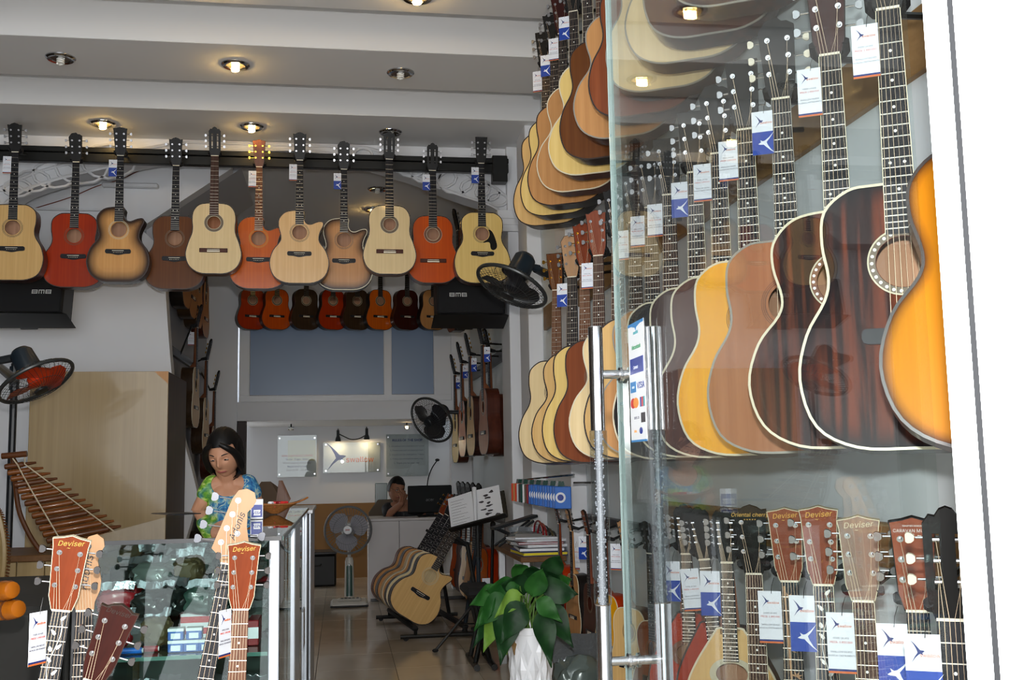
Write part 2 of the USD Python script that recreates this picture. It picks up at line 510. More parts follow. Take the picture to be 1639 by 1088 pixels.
def guitar_geo(shape, head, fine, style, s):
    key = (shape, head, fine, style, s)
    if key in _geo:
        return _geo[key]
    nz, sz, hz, hr, dep = SCALE[shape]
    P = outline(shape)
    hole = disc(0, hz, hr, 32)
    if shape == 'drop':
        from shapely import affinity
        hole = affinity.scale(disc(0, hz, hr, 32), 1.45, 1.0)
    S = mat4(rot=np.eye(3) * s)
    out = []

    def part(name, mb, role, smooth=35, kind=None, sub=None):
        out.append((name, mb.xf(S).geo(smooth), role, kind, sub))
    side = MB().prism(P.difference(P.buffer(-.004)), .003, dep)
    part('side', side, 'side')
    part('back', MB().prism(P, dep, dep + .003), 'side')
    part('soundboard', MB().prism(P.difference(hole), 0, .003), 'top')
    if style.get('binding', True):
        part('binding', MB().prism(P.buffer(.0008).difference(P.buffer(-.0045)), -.0006, .004), 'binding')
    part('inner_back', MB().prism(P.buffer(-.006), dep - .003, dep - .0005), 'inside')
    rs = style.get('ring', 'plain')
    if rs == 'wide':
        part('rosette', MB().prism(disc(0, hz, hr + .018, 40).difference(disc(0, hz, hr + .001, 40)), -.0005, .001), 'rosette')
        part('rosette_rim', MB().prism(disc(0, hz, hr + .020, 40).difference(disc(0, hz, hr + .018, 40)), -.0006, .001), 'rosette_rim')
        part('rosette_rim', MB().prism(disc(0, hz, hr + .003, 40).difference(disc(0, hz, hr, 40)), -.0006, .001), 'rosette_rim')
    elif rs == 'mosaic':
        part('rosette', MB().prism(disc(0, hz, hr + .014, 40).difference(disc(0, hz, hr + .001, 40)), -.0005, .001), 'rosette')
        mb = MB()
        for k in range(26):
            a = k * 2 * math.pi / 26
            mb.prism(disc(math.cos(a) * (hr + .0075), hz + math.sin(a) * (hr + .0075), .0034, 8), -.0009, .001)
        part('rosette_inlay', mb, 'pearl', kind='stuff')
        part('rosette_rim', MB().prism(disc(0, hz, hr + .016, 40).difference(disc(0, hz, hr + .013, 40)), -.0007, .001), 'rosette_rim')
    elif shape == 'drop':
        from shapely import affinity
        o = lambda r: affinity.scale(disc(0, hz, r, 32), 1.4, 1.0)
        part('rosette', MB().prism(o(hr + .014).difference(hole), -.0005, .001), 'rosette')
    else:
        for r0, r1 in ((.006, .0085), (.011, .0125), (.015, .0165)):
            part('rosette_ring', MB().prism(disc(0, hz, hr + r1, 40).difference(disc(0, hz, hr + r0, 40)), -.0005, .001), 'rosette')
    # neck, fretboard
    zb = P.bounds[3]
    fz = hz + hr + .004
    wn, wf = (.050, .060) if head == 'slot' and shape != 'drop' else (.043, .056) if shape != 'drop' else (.034, .042)
    nk = []
    for z, w, d in ((zb - .02, .056, .07), (zb + .012, .052, .05), (zb + .04, .050, .026), (nz, wn - .002, .019)):
        nk.append([(w / 2 * math.sin(a), d * math.cos(a), z) for a in np.linspace(-math.pi / 2, math.pi / 2, 9)])
    mb = MB()
    v = np.array(nk).reshape(-1, 3)
    f = [[i * 9 + j, i * 9 + j + 1, (i + 1) * 9 + j + 1, (i + 1) * 9 + j] for i in range(3) for j in range(8)]
    f += [[i * 9 + 8, i * 9, (i + 1) * 9, (i + 1) * 9 + 8] for i in range(3)]
    mb.add(v, f)
    part('neck', mb, 'neck')
    part('fretboard', MB().prism(wedge(fz, wf, nz, wn, 0, 0), -.006, .001), 'board')
    if style.get('bound_board'):
        for sx in (-1, 1):
            part('fretboard_binding', MB().prism([(sx * wf / 2, fz), (sx * (wf / 2 + .0016), fz), (sx * (wn / 2 + .0016), nz), (sx * wn / 2, nz)], -.0063, .001), 'binding')
    L = nz - sz
    zs = [nz - L * (1 - 2 ** (-k / 12)) for k in range(1, 21)]
    zs = [z for z in zs if z > fz + .003]
    wd = lambda z: wf + (wn - wf) * (z - fz) / (nz - fz)
    mb = MB()
    for z in zs:
        fb = MB().box(-wd(z) / 2, wd(z) / 2, -.0072, -.005, z - .0011, z + .0011)
        if fine > 1:
            part('fret', fb, 'fret', False)
        else:
            mb.add(np.vstack(fb.v), np.vstack(fb.f))
    if fine <= 1:
        part('fret_wire', mb, 'fret', False, 'stuff')
    mid = lambda k: (zs[k - 1] + (zs[k - 2] if k > 1 else nz)) / 2
    ink = style.get('inlay', 'dot')
    if ink == 'dot':
        for k in (3, 5, 7, 9, 12, 15):
            if k <= len(zs):
                for x in ((-.013, .013) if k == 12 else (0,)):
                    part('inlay_dot', MB().prism(disc(x, mid(k), .0032, 10), -.0066, -.005), 'pearl', False)
    elif ink == 'vine':
        zz = np.linspace(nz - .02, fz + .03, 40)
        part('vine_inlay', MB().tube([(.009 * math.sin((nz - z) * 34), -.0062, z) for z in zz], .0012, 4), 'pearl')
        for k in range(1, min(13, len(zs))):
            sx = 1 if k % 2 else -1
            zc = mid(k)
            leaf = smooth_closed([(sx * .002, zc), (sx * .006, zc + .006), (sx * .015, zc + .010), (sx * .012, zc + .001), (sx * .006, zc - .004)], 20)
            part('leaf_inlay', MB().prism(leaf, -.0066, -.005), 'pearl', False)
            if k % 3 == 0:
                part('leaf_inlay', MB().prism(smooth_closed([(-sx * .004, zc - .004), (-sx * .012, zc + .004), (-sx * .014, zc - .006), (-sx * .008, zc - .010)], 16), -.0066, -.005), 'pearl', False)
    elif ink == 'bamboo':
        part('stem_inlay', MB().prism([(-.016, nz - .01), (-.011, nz - .01), (.002, fz + .05), (-.003, fz + .05)], -.0066, -.005), 'bamboo')
        for k, zc in enumerate(np.linspace(nz - .04, fz + .09, 6)):
            for a in (0.3, 1.0, 1.9, 2.7, -0.4):
                dx, dz = math.cos(a), math.sin(a)
                x0, z0 = (.006 if k % 2 else -.004), zc
                part('leaf_inlay', MB().prism([(x0, z0), (x0 + .007 * dx - .0022 * dz, z0 + .007 * dz + .0022 * dx), (x0 + .0155 * dx, z0 + .0155 * dz), (x0 + .007 * dx + .0022 * dz, z0 + .007 * dz - .0022 * dx)], -.0066, -.005), 'bamboo', False)
    part('nut', MB().box(-wn / 2, wn / 2, -.0085, .0, nz - .0005, nz + .0045), 'bone', False)
    # bridge
    if shape == 'drop':
        part('bridge', MB().prism([(-.035, sz - .005), (.035, sz - .005), (.035, sz + .005), (-.035, sz + .005)], -.009, .0), 'bridge')
    elif style.get('bridge') == 'classical':
        part('bridge', MB().rbox(-.092, .092, -.008, 0, sz - .014, sz + .014, .002), 'bridge')
        part('tie_block', MB().box(-.042, .042, -.011, -.007, sz - .012, sz - .002), 'bridge_trim', False)
        part('saddle', MB().box(-.04, .04, -.013, -.006, sz + .003, sz + .0065), 'bone', False)
    else:
        part('bridge', MB().prism(smooth_closed([(-.078, sz + .012), (-.05, sz + .014), (0, sz + .014), (.05, sz + .014), (.078, sz + .012), (.078, sz - .012), (.045, sz - .016), (0, sz - .024), (-.045, sz - .016), (-.078, sz - .012)], 30), -.009, 0), 'bridge')
        part('saddle', MB().box(-.037, .037, -.012, -.008, sz + .002, sz + .0055), 'bone', False)
        mb = MB()
        for k in range(6):
            p1 = MB().sph((-.0275 + .011 * k, -.0105, sz - .008), .0027, (1, .8, 1), 1)
            mb.add(np.vstack(p1.v), np.vstack(p1.f))
        part('bridge_pin', mb, 'bone', kind='stuff')
    if style.get('guard'):
        g = smooth_closed([(.006, hz - hr - .012), (.036, hz - .036), (hr + .003, hz), (.042, hz + .03), (.066, hz + .022), (.088, hz - .02), (.104, hz - .085), (.085, hz - .112), (.06, hz - .105), (.05, hz - .06)], 40)
        part('pickguard', MB().prism(Polygon(g).buffer(0).intersection(P.buffer(-.012)).difference(disc(0, hz, hr + .003, 32)), -.0012, .0005), 'guard')
    # headstock with its machine heads
    hs = HEADS[head]
    hk = 1.0
    T = mat4((0, 0, nz + .003), rx(math.radians(12 if head not in ('fender', 'bass') else 3)))
    if style.get('head_scale'):
        hk = style['head_scale']
    hp = Polygon(np.array(hs) * hk)
    posts = []
    if head == 'slot':
        n = 4 if shape == 'drop' else 3
        sl = unary_union([sbox(sx * .018 - .0065, .05 * hk, sx * .018 + .0065, .15 * hk) for sx in (-1, 1)])
        hp = hp.difference(sl)
        zz = np.linspace(.063, .137, n) * hk
        for sx in (-1, 1):
            for z in zz:
                posts.append((sx, z, sx * .018))
    elif head == 'fender':
        posts = [(-1, .046 + .0235 * k, -.022 + .0051 * k) for k in range(6)]
    elif head == 'bass':
        posts = [(-1, .062 + .045 * k, -.032 + .0092 * k) for k in range(4)] + [(1, .095, .012)]
    else:
        posts = [(sx, z * hk, sx * .024 * hk) for sx in (-1, 1) for z in (.062, .103, .144)]
    part('headstock', MB().prism(hp, -.002, .013).xf(T), 'head')
    part('head_rim', MB().prism(hp.buffer(.0009).difference(hp.buffer(-.0011)), -.0024, .011).xf(T), 'head_rim')
    allp = MB()
    for sx, z, x in posts:
        kx = sx * (max(abs(np.array(hs)[:, 0])) * hk + .013) if head not in ('fender', 'bass') else (x - .034 if sx < 0 else x + .052)
        if head == 'bass':
            kx = x - .058 if sx < 0 else x + .062
        big = 1.45 if head == 'bass' else 1.0
        p1 = MB()
        if head == 'slot':
            p1.cyl((sx * .010, .0045, z), (sx * .0275, .0045, z), .0042, n=8)
            p1.cyl((sx * .0275, .0045, z), (sx * .036, .0045, z), .002, n=6)
        else:
            p1.cyl((x, -.003, z), (x, -.0015, z), .0066 * big, n=12).cyl((x, -.003, z), (x, -.010, z), .0038 * big, .0032 * big, n=10)
            p1.rbox(x - .008 * big, x + .008 * big, .013, .022, z - .010 * big, z + .010 * big, .003)
        p1.cyl((x if head != 'slot' else sx * .036, .017, z), (kx, .017, z), .0022, n=6)
        p1.xf(T)
        kn = MB().hull([(kx + sx * a * big, .017 + b, z + c * w * big) for a, w in ((.002, .45), (.007, .9), (.013, 1.0), (.0165, .7)) for b in (-.0035, .0035) for c in (-.0095, .0095)]).xf(T)
        if fine > 0:
            part('tuning_machine', p1, 'post', sub=None)
            part('tuning_key', kn, 'key')
        else:
            allp.add(np.vstack(p1.v), np.vstack(p1.f)).add(np.vstack(kn.v), np.vstack(kn.f))
    if fine == 0:
        part('tuning_machine', allp, 'post', kind='stuff')
    # strings from the saddle over the nut to the posts
    if fine > 0:
        ns = 4 if head == 'bass' else 8 if shape == 'drop' else 6
        for k in range(ns):
            u = (k / (ns - 1) - .5)
            a = np.array((u * (.056 if shape != 'drop' else .03), -.0125, sz + .004))
            b = np.array((u * (wn - .008), -.0090, nz + .003))
            z0, x0 = posts[k % len(posts)][1], posts[k % len(posts)][2]
            c = (T @ np.array([x0, -.006, z0, 1]))[:3]
            part('string', MB().tube([a, b, c], .00045 + .00025 * (k < ns // 2), 3, False), 'string')
    _geo[key] = out
    return out


_geo = {}
DEFAULT = dict(side='mahogany', inside='inside_wood', binding='binding_cream', rosette='rosette_dark', rosette_rim='rosette_pale', pearl='pearl', neck='neck_wood', board='ebony_board',
               fret='fret_metal', bone='bone', bridge='ebony_board', bridge_trim='bone', guard='pickguard_black', head='head_black', head_rim='head_black', post='chrome', key='chrome', string='string_metal', bamboo='maple')


HOLDER = {**dict.fromkeys(('fret', 'fret_wire', 'inlay_dot', 'fretboard_binding', 'vine_inlay', 'leaf_inlay', 'stem_inlay', 'nut'), 'fretboard'), **dict.fromkeys(('saddle', 'bridge_pin', 'tie_block'), 'bridge'),
          **dict.fromkeys(('rosette', 'rosette_ring', 'rosette_rim', 'rosette_inlay', 'pickguard'), 'soundboard'), **dict.fromkeys(('tuning_machine', 'tuning_key', 'head_rim'), 'headstock')}


def guitar(name, label, cat, nut, yaw=0.0, roll=0.0, tilt=0.0, shape='dread', peghead='crown', fine=1, s=1.0, group=None, style=None, logo=None, **roles):
    """A guitar whose nut stands at the point nut; yaw turns its face, roll leans the neck sideways, tilt leans it back."""
    style = dict(style or {})
    R = rz(yaw) @ ry(roll) @ rx(tilt)
    nz = SCALE[shape][0] * s
    loc = np.asarray(nut, float) - R @ np.array([0, 0, nz])
    p = thing(name, label, cat, loc, R, group)
    key_style = _style(style)
    made = {}
    roles = {**DEFAULT, **(dict(post='peg_metal', key='peg_metal') if fine < 2 else {}), **roles}
    for pn, geo, role, kind, sub in guitar_geo(shape, peghead, fine, key_style, s):
        mat = roles[role]
        under = made.get(HOLDER.get(pn), p)
        if pn == 'soundboard' and mat.startswith('sun_'):
            g, e = burst_top(shape)
            made[pn] = put(pn, (g[0] * s, g[1], g[2]), mat, p, attr=e)
        else:
            q = put(pn, geo, mat, under, kind=kind)
            made.setdefault(pn, q)
    if logo:
        for txt, h, x, z, mat, rot, slant in logo:
            v, f = lettering(txt, h, .0006, False, slant)
            T = mat4((0, 0, nz + .003), rx(math.radians(12 if peghead not in ('fender', 'bass') else 3)))
            T2 = mat4((x, -.0024, z), ry(-rot))
            v = v @ T2[:3, :3].T + T2[:3, 3]
            v = (v @ T[:3, :3].T + [0, 0, SCALE[shape][0] + .003]) * s
            put('logo_lettering', meshkit.arrays(trimesh.Trimesh(v, f, process=False), False), mat, made['headstock'])
    return p, R, loc


class _S(dict):
    def __hash__(self):
        return hash(tuple(sorted(self.items())))


def _style(d):
    return _S(d)


# ------------------------------------------------------------------ price tags
def swallow(w, h):
    """A swallow in flight: two long wings meeting in a body, as printed on the shop's tags and sign."""
    pts = [(-.45, .5), (-.22, .34), (-.02, .16), (.08, .06), (.24, .05), (.34, .02), (.26, -.03), (.2, -.06), (.24, -.17), (.12, -.1), (.02, -.12), (-.18, -.26), (-.42, -.5), (-.22, -.22), (-.06, -.05), (-.12, .1), (-.25, .3)]
    return Polygon([(x * w, z * h) for x, z in pts]).buffer(0)


@functools.lru_cache(None)
def tag_geo(kind):
    out = [('card', MB().box(-.026, .026, 0, .0008, -.115, 0).geo(False), 'tag_white')]
    out.append(('cord', MB().tube([(.004, .0, -.006), (.006, -.001, .012), (.012, .0, .03)], .0006, 4).geo(), 'pickguard_black'))
    if kind == 'blue':
        out.append(('blue_panel', MB().box(-.026, .026, -.0004, .0002, -.115, -.055).geo(False), 'tag_blue'))
        out.append(('swallow_emblem', MB().prism(swallow(.026, .034), -.0005, .0001).xf(mat4((-.006, 0, -.026))).geo(False), 'tag_navy'))
        out.append(('swallow_emblem', MB().prism(swallow(.052, .056), -.0008, .0001).xf(mat4((.006, 0, -.086), ry(math.pi))).geo(False), 'tag_white'))
        v, f = lettering('swallow', .0055)
        out.append(('lettering', meshkit.arrays(trimesh.Trimesh(v + (.010, -.0005, -.034), f, process=False), False), 'tag_orange'))
    else:
        out.append(('swallow_emblem', MB().prism(swallow(.02, .026), -.0005, .0001).xf(mat4((-.008, 0, -.022))).geo(False), 'tag_navy'))
        for t, h, z, m in (('swallow', .005, -.028, 'tag_orange'), ('CODE: LK A02', .0032, -.05, 'tag_grey'), ('PRICE: 1 850 000', .0036, -.058, 'tag_red'), ('SWALLOW MUSIC', .0034, -.076, 'tag_grey'), ('MUSICAL INSTRUMENTS', .003, -.083, 'tag_grey')):
            v, f = lettering(t, h)
            out.append(('lettering', meshkit.arrays(trimesh.Trimesh(v + (.008 if z > -.03 else 0, -.0005, z), f, process=False), False), m))
        out.append(('blue_stripe', MB().box(-.026, .026, -.0004, .0002, -.111, -.107).geo(False), 'tag_navy'))
        out.append(('orange_stripe', MB().box(-.026, .026, -.0004, .0002, -.115, -.111).geo(False), 'tag_orange'))
    return out


plain('tag_white', (226, 230, 238), 0.6)
plain('tag_blue', (22, 62, 158), 0.5)
plain('tag_navy', (30, 44, 110), 0.5)
plain('tag_orange', (206, 104, 48), 0.5)
plain('tag_red', (200, 90, 80), 0.5)
plain('tag_grey', (120, 120, 130), 0.5)


def price_tag(label, R, at, kind, group='price tags on the guitars', s=1.0, turn=0.0):
    p = thing('price_tag', label, 'price tag', at, (R @ rz(turn)) * s, group)
    card = p
    for n, g, m in tag_geo(kind):
        q = put(n, g, m, p if n in ('card', 'cord') else card)
        card = q if n == 'card' else card
    return p
# ------------------------------------------------------------------ the room
SOFFIT, CEIL = 3.608, 3.86
XR, XL, YB = 1.35, -3.2, 12.8
plain('wall_white', (222, 224, 228), 0.75, bump=0.05, bscale=60.0)
plain('wall_blue', (220, 228, 232), 0.75, bump=0.05, bscale=60.0)
plain('ceiling_white', (224, 224, 224), 0.8, bump=0.04, bscale=60.0)
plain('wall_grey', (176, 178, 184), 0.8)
plain('wall_cream', (202, 198, 190), 0.8)
plain('frame_white', (214, 216, 220), 0.4)
plain('plaster', (200, 202, 206), 0.8, bump=0.3, bscale=40.0)
plain('rail_black', (16, 18, 18), 0.35)
plain('foam_black', (18, 18, 20), 0.8)
plain('window_blue', (120, 142, 172), 0.35)
plain('grout', (92, 84, 74), 0.8)
for _i, _c in enumerate(((206, 192, 172), (200, 186, 166), (211, 197, 178))):
    plain(f'tile_{_i}', _c, 0.12, vary=0.05, vscale=2.0, spec=0.6)
wood('board_brown', (128, 98, 62), (150, 118, 78), 0.5, 0.1, 30, 30)
wood('plywood', (150, 126, 84), (166, 142, 98), 0.28, 0.8, 26, 0.7, spec=.5)
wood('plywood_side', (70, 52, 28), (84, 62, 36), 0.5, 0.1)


def struct(name, mb, mat, parent='/World', label=None, smooth=35):
    return put(name, mb.geo(smooth) if isinstance(mb, MB) else mb, mat, parent, label, kind='structure' if parent == '/World' else None)


# floor: a bed with glossy tiles laid on it
fl = struct('floor', MB().box(XL, 1.6, -0.6, YB, -.1, -.006), 'grout', label='glossy beige square floor tiles with thin dark joints')
TX, TY = .497, .574
xs = [-0.163 + TX * k for k in range(-7, 5)]
ys = [6.953 + TY * k for k in range(-13, 11)]
tg = {}
for i, x in enumerate(xs):
    for j, y in enumerate(ys):
        x0, x1, y0, y1 = max(x, XL) + .0015, min(x + TX, 1.6) - .0015, max(y, -.6) + .0015, min(y + TY, YB) - .0015
        if x1 - x0 > .02 and y1 - y0 > .02:
            put('tile', MB().rbox(x0, x1, y0, y1, -.012, (i * 7 + j * 5) % 3 * .0002, .0012).geo(False), f'tile_{(i * 7 + j * 11 + i * j) % 3}', fl)

# ceiling with deep flat beams across the shop
struct('ceiling', MB().box(XL, 1.6, -.8, YB, CEIL, CEIL + .12), 'ceiling_white', label='white plaster ceiling above the dropped beams')
for k in range(6):
    y0 = 5.83 - 1.13 * (k - 1) if k else 6.96
    struct('ceiling_beam', MB().rbox(XL, XR, y0, y0 + (.60 if k else .66), SOFFIT, CEIL, .004), 'ceiling_white', label=None)
struct('ceiling_back', MB().box(XL, XR, 7.66, YB, 3.6, CEIL), 'ceiling_white')
# right wall, stepping out in pilasters
struct('wall_right', MB().box(XR, XR + .12, -.8, YB, 0, CEIL), 'wall_blue', label='pale blue white wall carrying three rows of guitars')
struct('pilaster', MB().rbox(1.2, XR, 7.56, 7.95, 0, SOFFIT, .004), 'wall_white')
struct('pilaster', MB().rbox(1.25, XR, 7.05, 7.40, 0, SOFFIT, .004), 'wall_white')
struct('pilaster', MB().rbox(1.26, XR, 5.85, 6.15, 0, SOFFIT, .004), 'wall_white')
struct('wall_left', MB().box(XL - .12, XL, -.8, YB, 0, CEIL), 'wall_panel', label='dark wood panelled side wall of the shop')
plain('wall_panel', (58, 50, 42), 0.7)
# front arch wall over the black rail
YA = 7.62
arch_top = spline([onY(x, y, YA)[[0, 2]] for x, y in ((-60, 372), (0, 334), (46, 303), (144, 275), (270, 250), (400, 241), (520, 246), (652, 280), (722, 308), (786, 330), (806, 348))], 8)
poly = Polygon([(XL, 3.608), (XL, arch_top[0][1])] + [tuple(p) for p in arch_top] + [(1.2, arch_top[-1][1] - .02), (1.2, 3.608)]).buffer(0)
struct('wall_arch', MB().prism(poly, YA, YA + .22), 'wall_white', label='white arched lintel wall between the front and back of the shop')
# relief band with a rope of scrolls following the arch
edge_hi = spline([onY(x, y, YA)[[0, 2]] for x, y in ((-60, 330), (0, 303), (77, 272), (206, 244), (310, 228), (422, 223), (500, 227), (565, 233), (640, 252), (700, 266), (773, 290), (818, 322))], 8)
band = Polygon([tuple(p) for p in arch_top] + [tuple(p) for p in edge_hi[::-1]]).buffer(0)
rel = thing('arch_relief', 'grey white plaster relief band with rope scrolls curving over the arch', 'plaster relief')
band = band.intersection(sbox(-9, 0, 9, 3.585))
put('band', MB().prism(band, YA - .02, YA - .0005).geo(), 'plaster', rel)
put('edge_moulding', MB().tube([(p[0], YA - .022, p[1]) for p in arch_top], .014, 6).geo(), 'plaster', rel)
put('edge_moulding', MB().tube([(p[0], YA - .022, min(p[1], 3.585)) for p in edge_hi], .012, 6).geo(), 'plaster', rel)
for t in np.linspace(.04, .96, 26):
    i = int(t * (len(arch_top) - 1))
    a, b = arch_top[i], edge_hi[min(len(edge_hi) - 1, int(t * (len(edge_hi) - 1)))]
    c = (a + b) / 2
    r = np.linalg.norm(b - a) * .30
    if c[1] + r > 3.592:
        continue
    put('scroll', MB().tube([(c[0] + r * 1.5 * math.cos(q), YA - .024, c[1] + r * math.sin(q)) for q in np.linspace(0, 2 * math.pi, 13)[:-1]], .012, 5, False, True).geo(), 'plaster', rel)
# capital on the pilaster where the arch lands
cap = onY(806, 340, YA)
for k, (w, h) in enumerate(((.05, .03), (.035, .035), (.02, .04))):
    struct('trim_1' if not k else f'trim_{k + 1}', MB().rbox(1.17 - w, XR, 7.54 - w * .5, 7.97, cap[2] - .04 * (k + 1) - h, cap[2] - .04 * k - .005, .004), 'wall_white')

# left partition with a curved edge under the stairs
YP = 8.15
edge = [onY(x, y, YP)[[0, 2]] for x, y in ((370, 255), (370, 270), (224, 365))]
curve = spline([onY(x, y, YP)[[0, 2]] for x, y in ((256, 395), (264, 430), (266, 480), (270, 540), (276, 610), (285, 670), (297, 715), (309, 760), (322, 815))], 5)
poly = Polygon([(XL, 0), (XL, 3.6), (edge[0][0], 3.6)] + [tuple(e) for e in edge[1:]] + [tuple(c) for c in curve] + [(curve[-1][0] + .1, 0)]).buffer(0)
struct('wall_stair', MB().prism(poly, YP, YP + .14), 'wall_white', label='white partition wall with a curving edge below the stairs')
a, b = onY(370, 270, YP)[[0, 2]], onY(224, 365, YP)[[0, 2]]
d = (a - b) / np.linalg.norm(a - b)
n = np.array([-d[1], d[0]])
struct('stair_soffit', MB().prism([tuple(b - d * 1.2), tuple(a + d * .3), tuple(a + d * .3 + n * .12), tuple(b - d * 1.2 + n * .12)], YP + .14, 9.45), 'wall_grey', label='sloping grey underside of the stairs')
struct('trim_4', MB().rbox(onY(55, 335, YP)[0], onY(167, 335, YP)[0], YP - .03, YP, onY(60, 337, YP)[2], onY(60, 334, YP)[2], .003), 'frame_white')
struct('trim_5', MB().rbox(onY(165, 297, YP)[0], onY(255, 297, YP)[0], YP - .06, YP, onY(200, 302, YP)[2], onY(200, 295, YP)[2], .008), 'frame_white')
pp = [onY(x, y, YP - .012) for x, y in ((57, 333), (112, 316), (155, 298), (190, 288), (225, 272))]
put('wall_cable', MB().tube(spline(pp, 5), .004, 5).geo(), 'cable_red', label='thin reddish cable running up the white partition wall', cat='cable')
plain('cable_red', (120, 70, 58), 0.6)

# back room
YW = 11.2
XWL = onY(330, 600, YW)[0]
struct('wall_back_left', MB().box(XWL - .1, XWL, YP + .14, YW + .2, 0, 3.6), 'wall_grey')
wy = lambda y: onY(550, y, YW)[2]
wx = lambda x: onY(x, 600, YW)[0]
x0, x1 = wx(380), wx(724)
beam0, sill = wy(672), wy(642)
struct('wall_back_left_return', MB().box(XWL, x0, YW, YW + .2, 0, 3.6), 'wall_white')
struct('wall_back_right_return', MB().box(x1 - .02, XR, YW, YW + .2, 0, 3.6), 'wall_white')
struct('wall_back_upper', MB().box(x0, x1, YW, YW + .2, wy(505), 3.6), 'wall_white')
struct('beam_back', MB().rbox(x0, x1, YW - .02, YW + 1.6, beam0, sill, .004), 'wall_white', label='white beam under the frosted windows')
win = thing('window_1', 'white framed window with two frosted blue panes in the back wall', 'window', kind='structure')
zt, zb = wy(500), sill
for (xa, xb) in ((383, 400), (614, 627), (694, 722)):
    put('frame_post', MB().rbox(wx(xa), wx(xb), YW - .02, YW + .05, zb, zt, .004).geo(), 'frame_white', win)
put('frame_bar', MB().rbox(wx(383), wx(722), YW - .022, YW + .05, zb, wy(632), .004).geo(), 'frame_white', win)
for (xa, xb) in ((400, 614), (627, 694)):
    put('pane', MB().box(wx(xa), wx(xb), YW + .02, YW + .03, wy(632), zt).geo(False), 'window_blue', win)
    put('glazing_bead', MB().box(wx(xa), wx(xb), YW + .008, YW + .02, wy(633), wy(631)).geo(False), 'dark_metal', win)
struct('wall_back', MB().box(x0 - .6, XR, YB, YB + .12, 0, 2.4), 'wall_white', label='dim white wall behind the desk, carrying the shop sign')
struct('trim_6', MB().box(x0 + .02, 1.2, YB - .012, YB, 0, onY(520, 806, YB)[2]), 'dado_orange', label='warm orange band along the foot of the back wall')
plain('dado_orange', (140, 98, 44), 0.6)
plain('dark_frame', (52, 40, 40), 0.6)
struct('trim_7', MB().box(x0 + .01, x0 + .09, YW + .0, YW + .12, 0, beam0), 'dark_frame', label='dark vertical post beside the back alcove')

# ------------------------------------------------------------------ ceiling lamps
lamp('bulb_lit', (255, 206, 120), 110.0)
plain('bulb_off', (236, 236, 230), 0.3)
plain('lamp_cup', (96, 92, 88), 0.35, 0.6)


def ceiling_lamp(px, py, lit, label, z=SOFFIT):
    c = onZ(px, py, z)
    p = thing('ceiling_lamp', label, 'lamp', c, group='recessed ceiling lamps')
    put('trim_ring', MB().lathe([(.052, -.002), (.056, -.012), (.072, -.014), (.082, -.006), (.083, .0)], 24).geo(), 'chrome', p)
    put('reflector', MB().lathe([(.0, .0), (.03, -.001), (.054, -.006)], 20).geo(), 'lamp_cup', p)
    t = np.linspace(0, 2.6 * 2 * math.pi, 48)
    put('spiral_bulb', MB().tube([(.017 * math.cos(a), .017 * math.sin(a), -.004 - .0068 * a / math.pi) for a in t], .0062, 7).geo(), 'bulb_lit' if lit else 'bulb_off', p)
    put('bulb_base', MB().cyl((0, 0, 0), (0, 0, -.016), .016, .014).geo(), 'bulb_off', p)


ceiling_lamp(377, 103, True, 'lit ceiling lamp alone on the middle beam between two unlit ones')
ceiling_lamp(165, 197, True, 'lit ceiling lamp above the sunburst cutaway guitar near the shop rail')
ceiling_lamp(403, 202, True, 'lit ceiling lamp above the glossy orange cutaway guitar near the shop rail')
ceiling_lamp(97, 92, False, 'unlit spiral ceiling lamp on the middle beam at the side with the xylophone')
ceiling_lamp(641, 116, False, 'unlit spiral ceiling lamp on the middle beam nearest the wall guitars')
ceiling_lamp(625, 211, False, 'unlit spiral ceiling lamp just above a pale classical guitar on the rail')
ceiling_lamp(604, 302, False, 'unlit ceiling lamp seen under the arch in the back room', 3.6)
ceiling_lamp(597, 335, True, 'lit ceiling lamp seen under the arch in the back room', 3.6)
ceiling_lamp(668, -6, True, 'lit ceiling lamp on the beam next to the entrance, just above the view')
ceiling_lamp(345, -18, True, 'lit ceiling lamp on the entrance beam, mirrored high in the glass door')

# ------------------------------------------------------------------ guitar rails and their hangers
rb = thing('guitar_rail', 'long black guitar rail across the arch with a row of guitars hanging', 'guitar rail')
ra, rc = onY(400, 247, 7.5)[2], onY(400, 268, 7.5)[2]
put('rail_board', MB().rbox(XL, 1.2, 7.47, 7.52, rc, ra - .03, .004).geo(), 'rail_black', rb)
put('rail_lip', MB().rbox(XL, 1.2, 7.46, 7.54, ra - .028, ra + .01, .004).geo(), 'rail_black', rb)
put('rail_end', MB().rbox(1.08, 1.19, 7.455, 7.55, rc - .07, ra + .03, .004).geo(), 'rail_black', rb)
rm = thing('guitar_rail', 'brown wooden guitar rail along the blue white wall at headstock height of the middle row', 'guitar rail')
put('rail_board', MB().rbox(1.325, XR, .9, 6.9, 2.147, 2.30, .003).geo(), 'board_brown', rm)
rl = thing('guitar_rail', 'brown wooden guitar rail along the blue white wall behind the low row of headstocks', 'guitar rail')
put('rail_board', MB().rbox(1.325, XR, .9, 4.4, .985, 1.095, .003).geo(), 'board_brown', rl)
ru = thing('guitar_rail', 'black twin bar guitar rail near the ceiling above the wall guitars', 'guitar rail')
for z in (3.30, 3.47):
    put('rail_bar', MB().rbox(1.31, XR, 1.4, 6.6, z, z + .045, .003).geo(), 'rail_black', ru)
rs = thing('guitar_rail', 'black low guitar rail holding the ukuleles beside the plant', 'guitar rail')
put('rail_bar', MB().rbox(1.31, XR, 4.3, 5.83, .95, .985, .003).geo(), 'rail_black', rs)


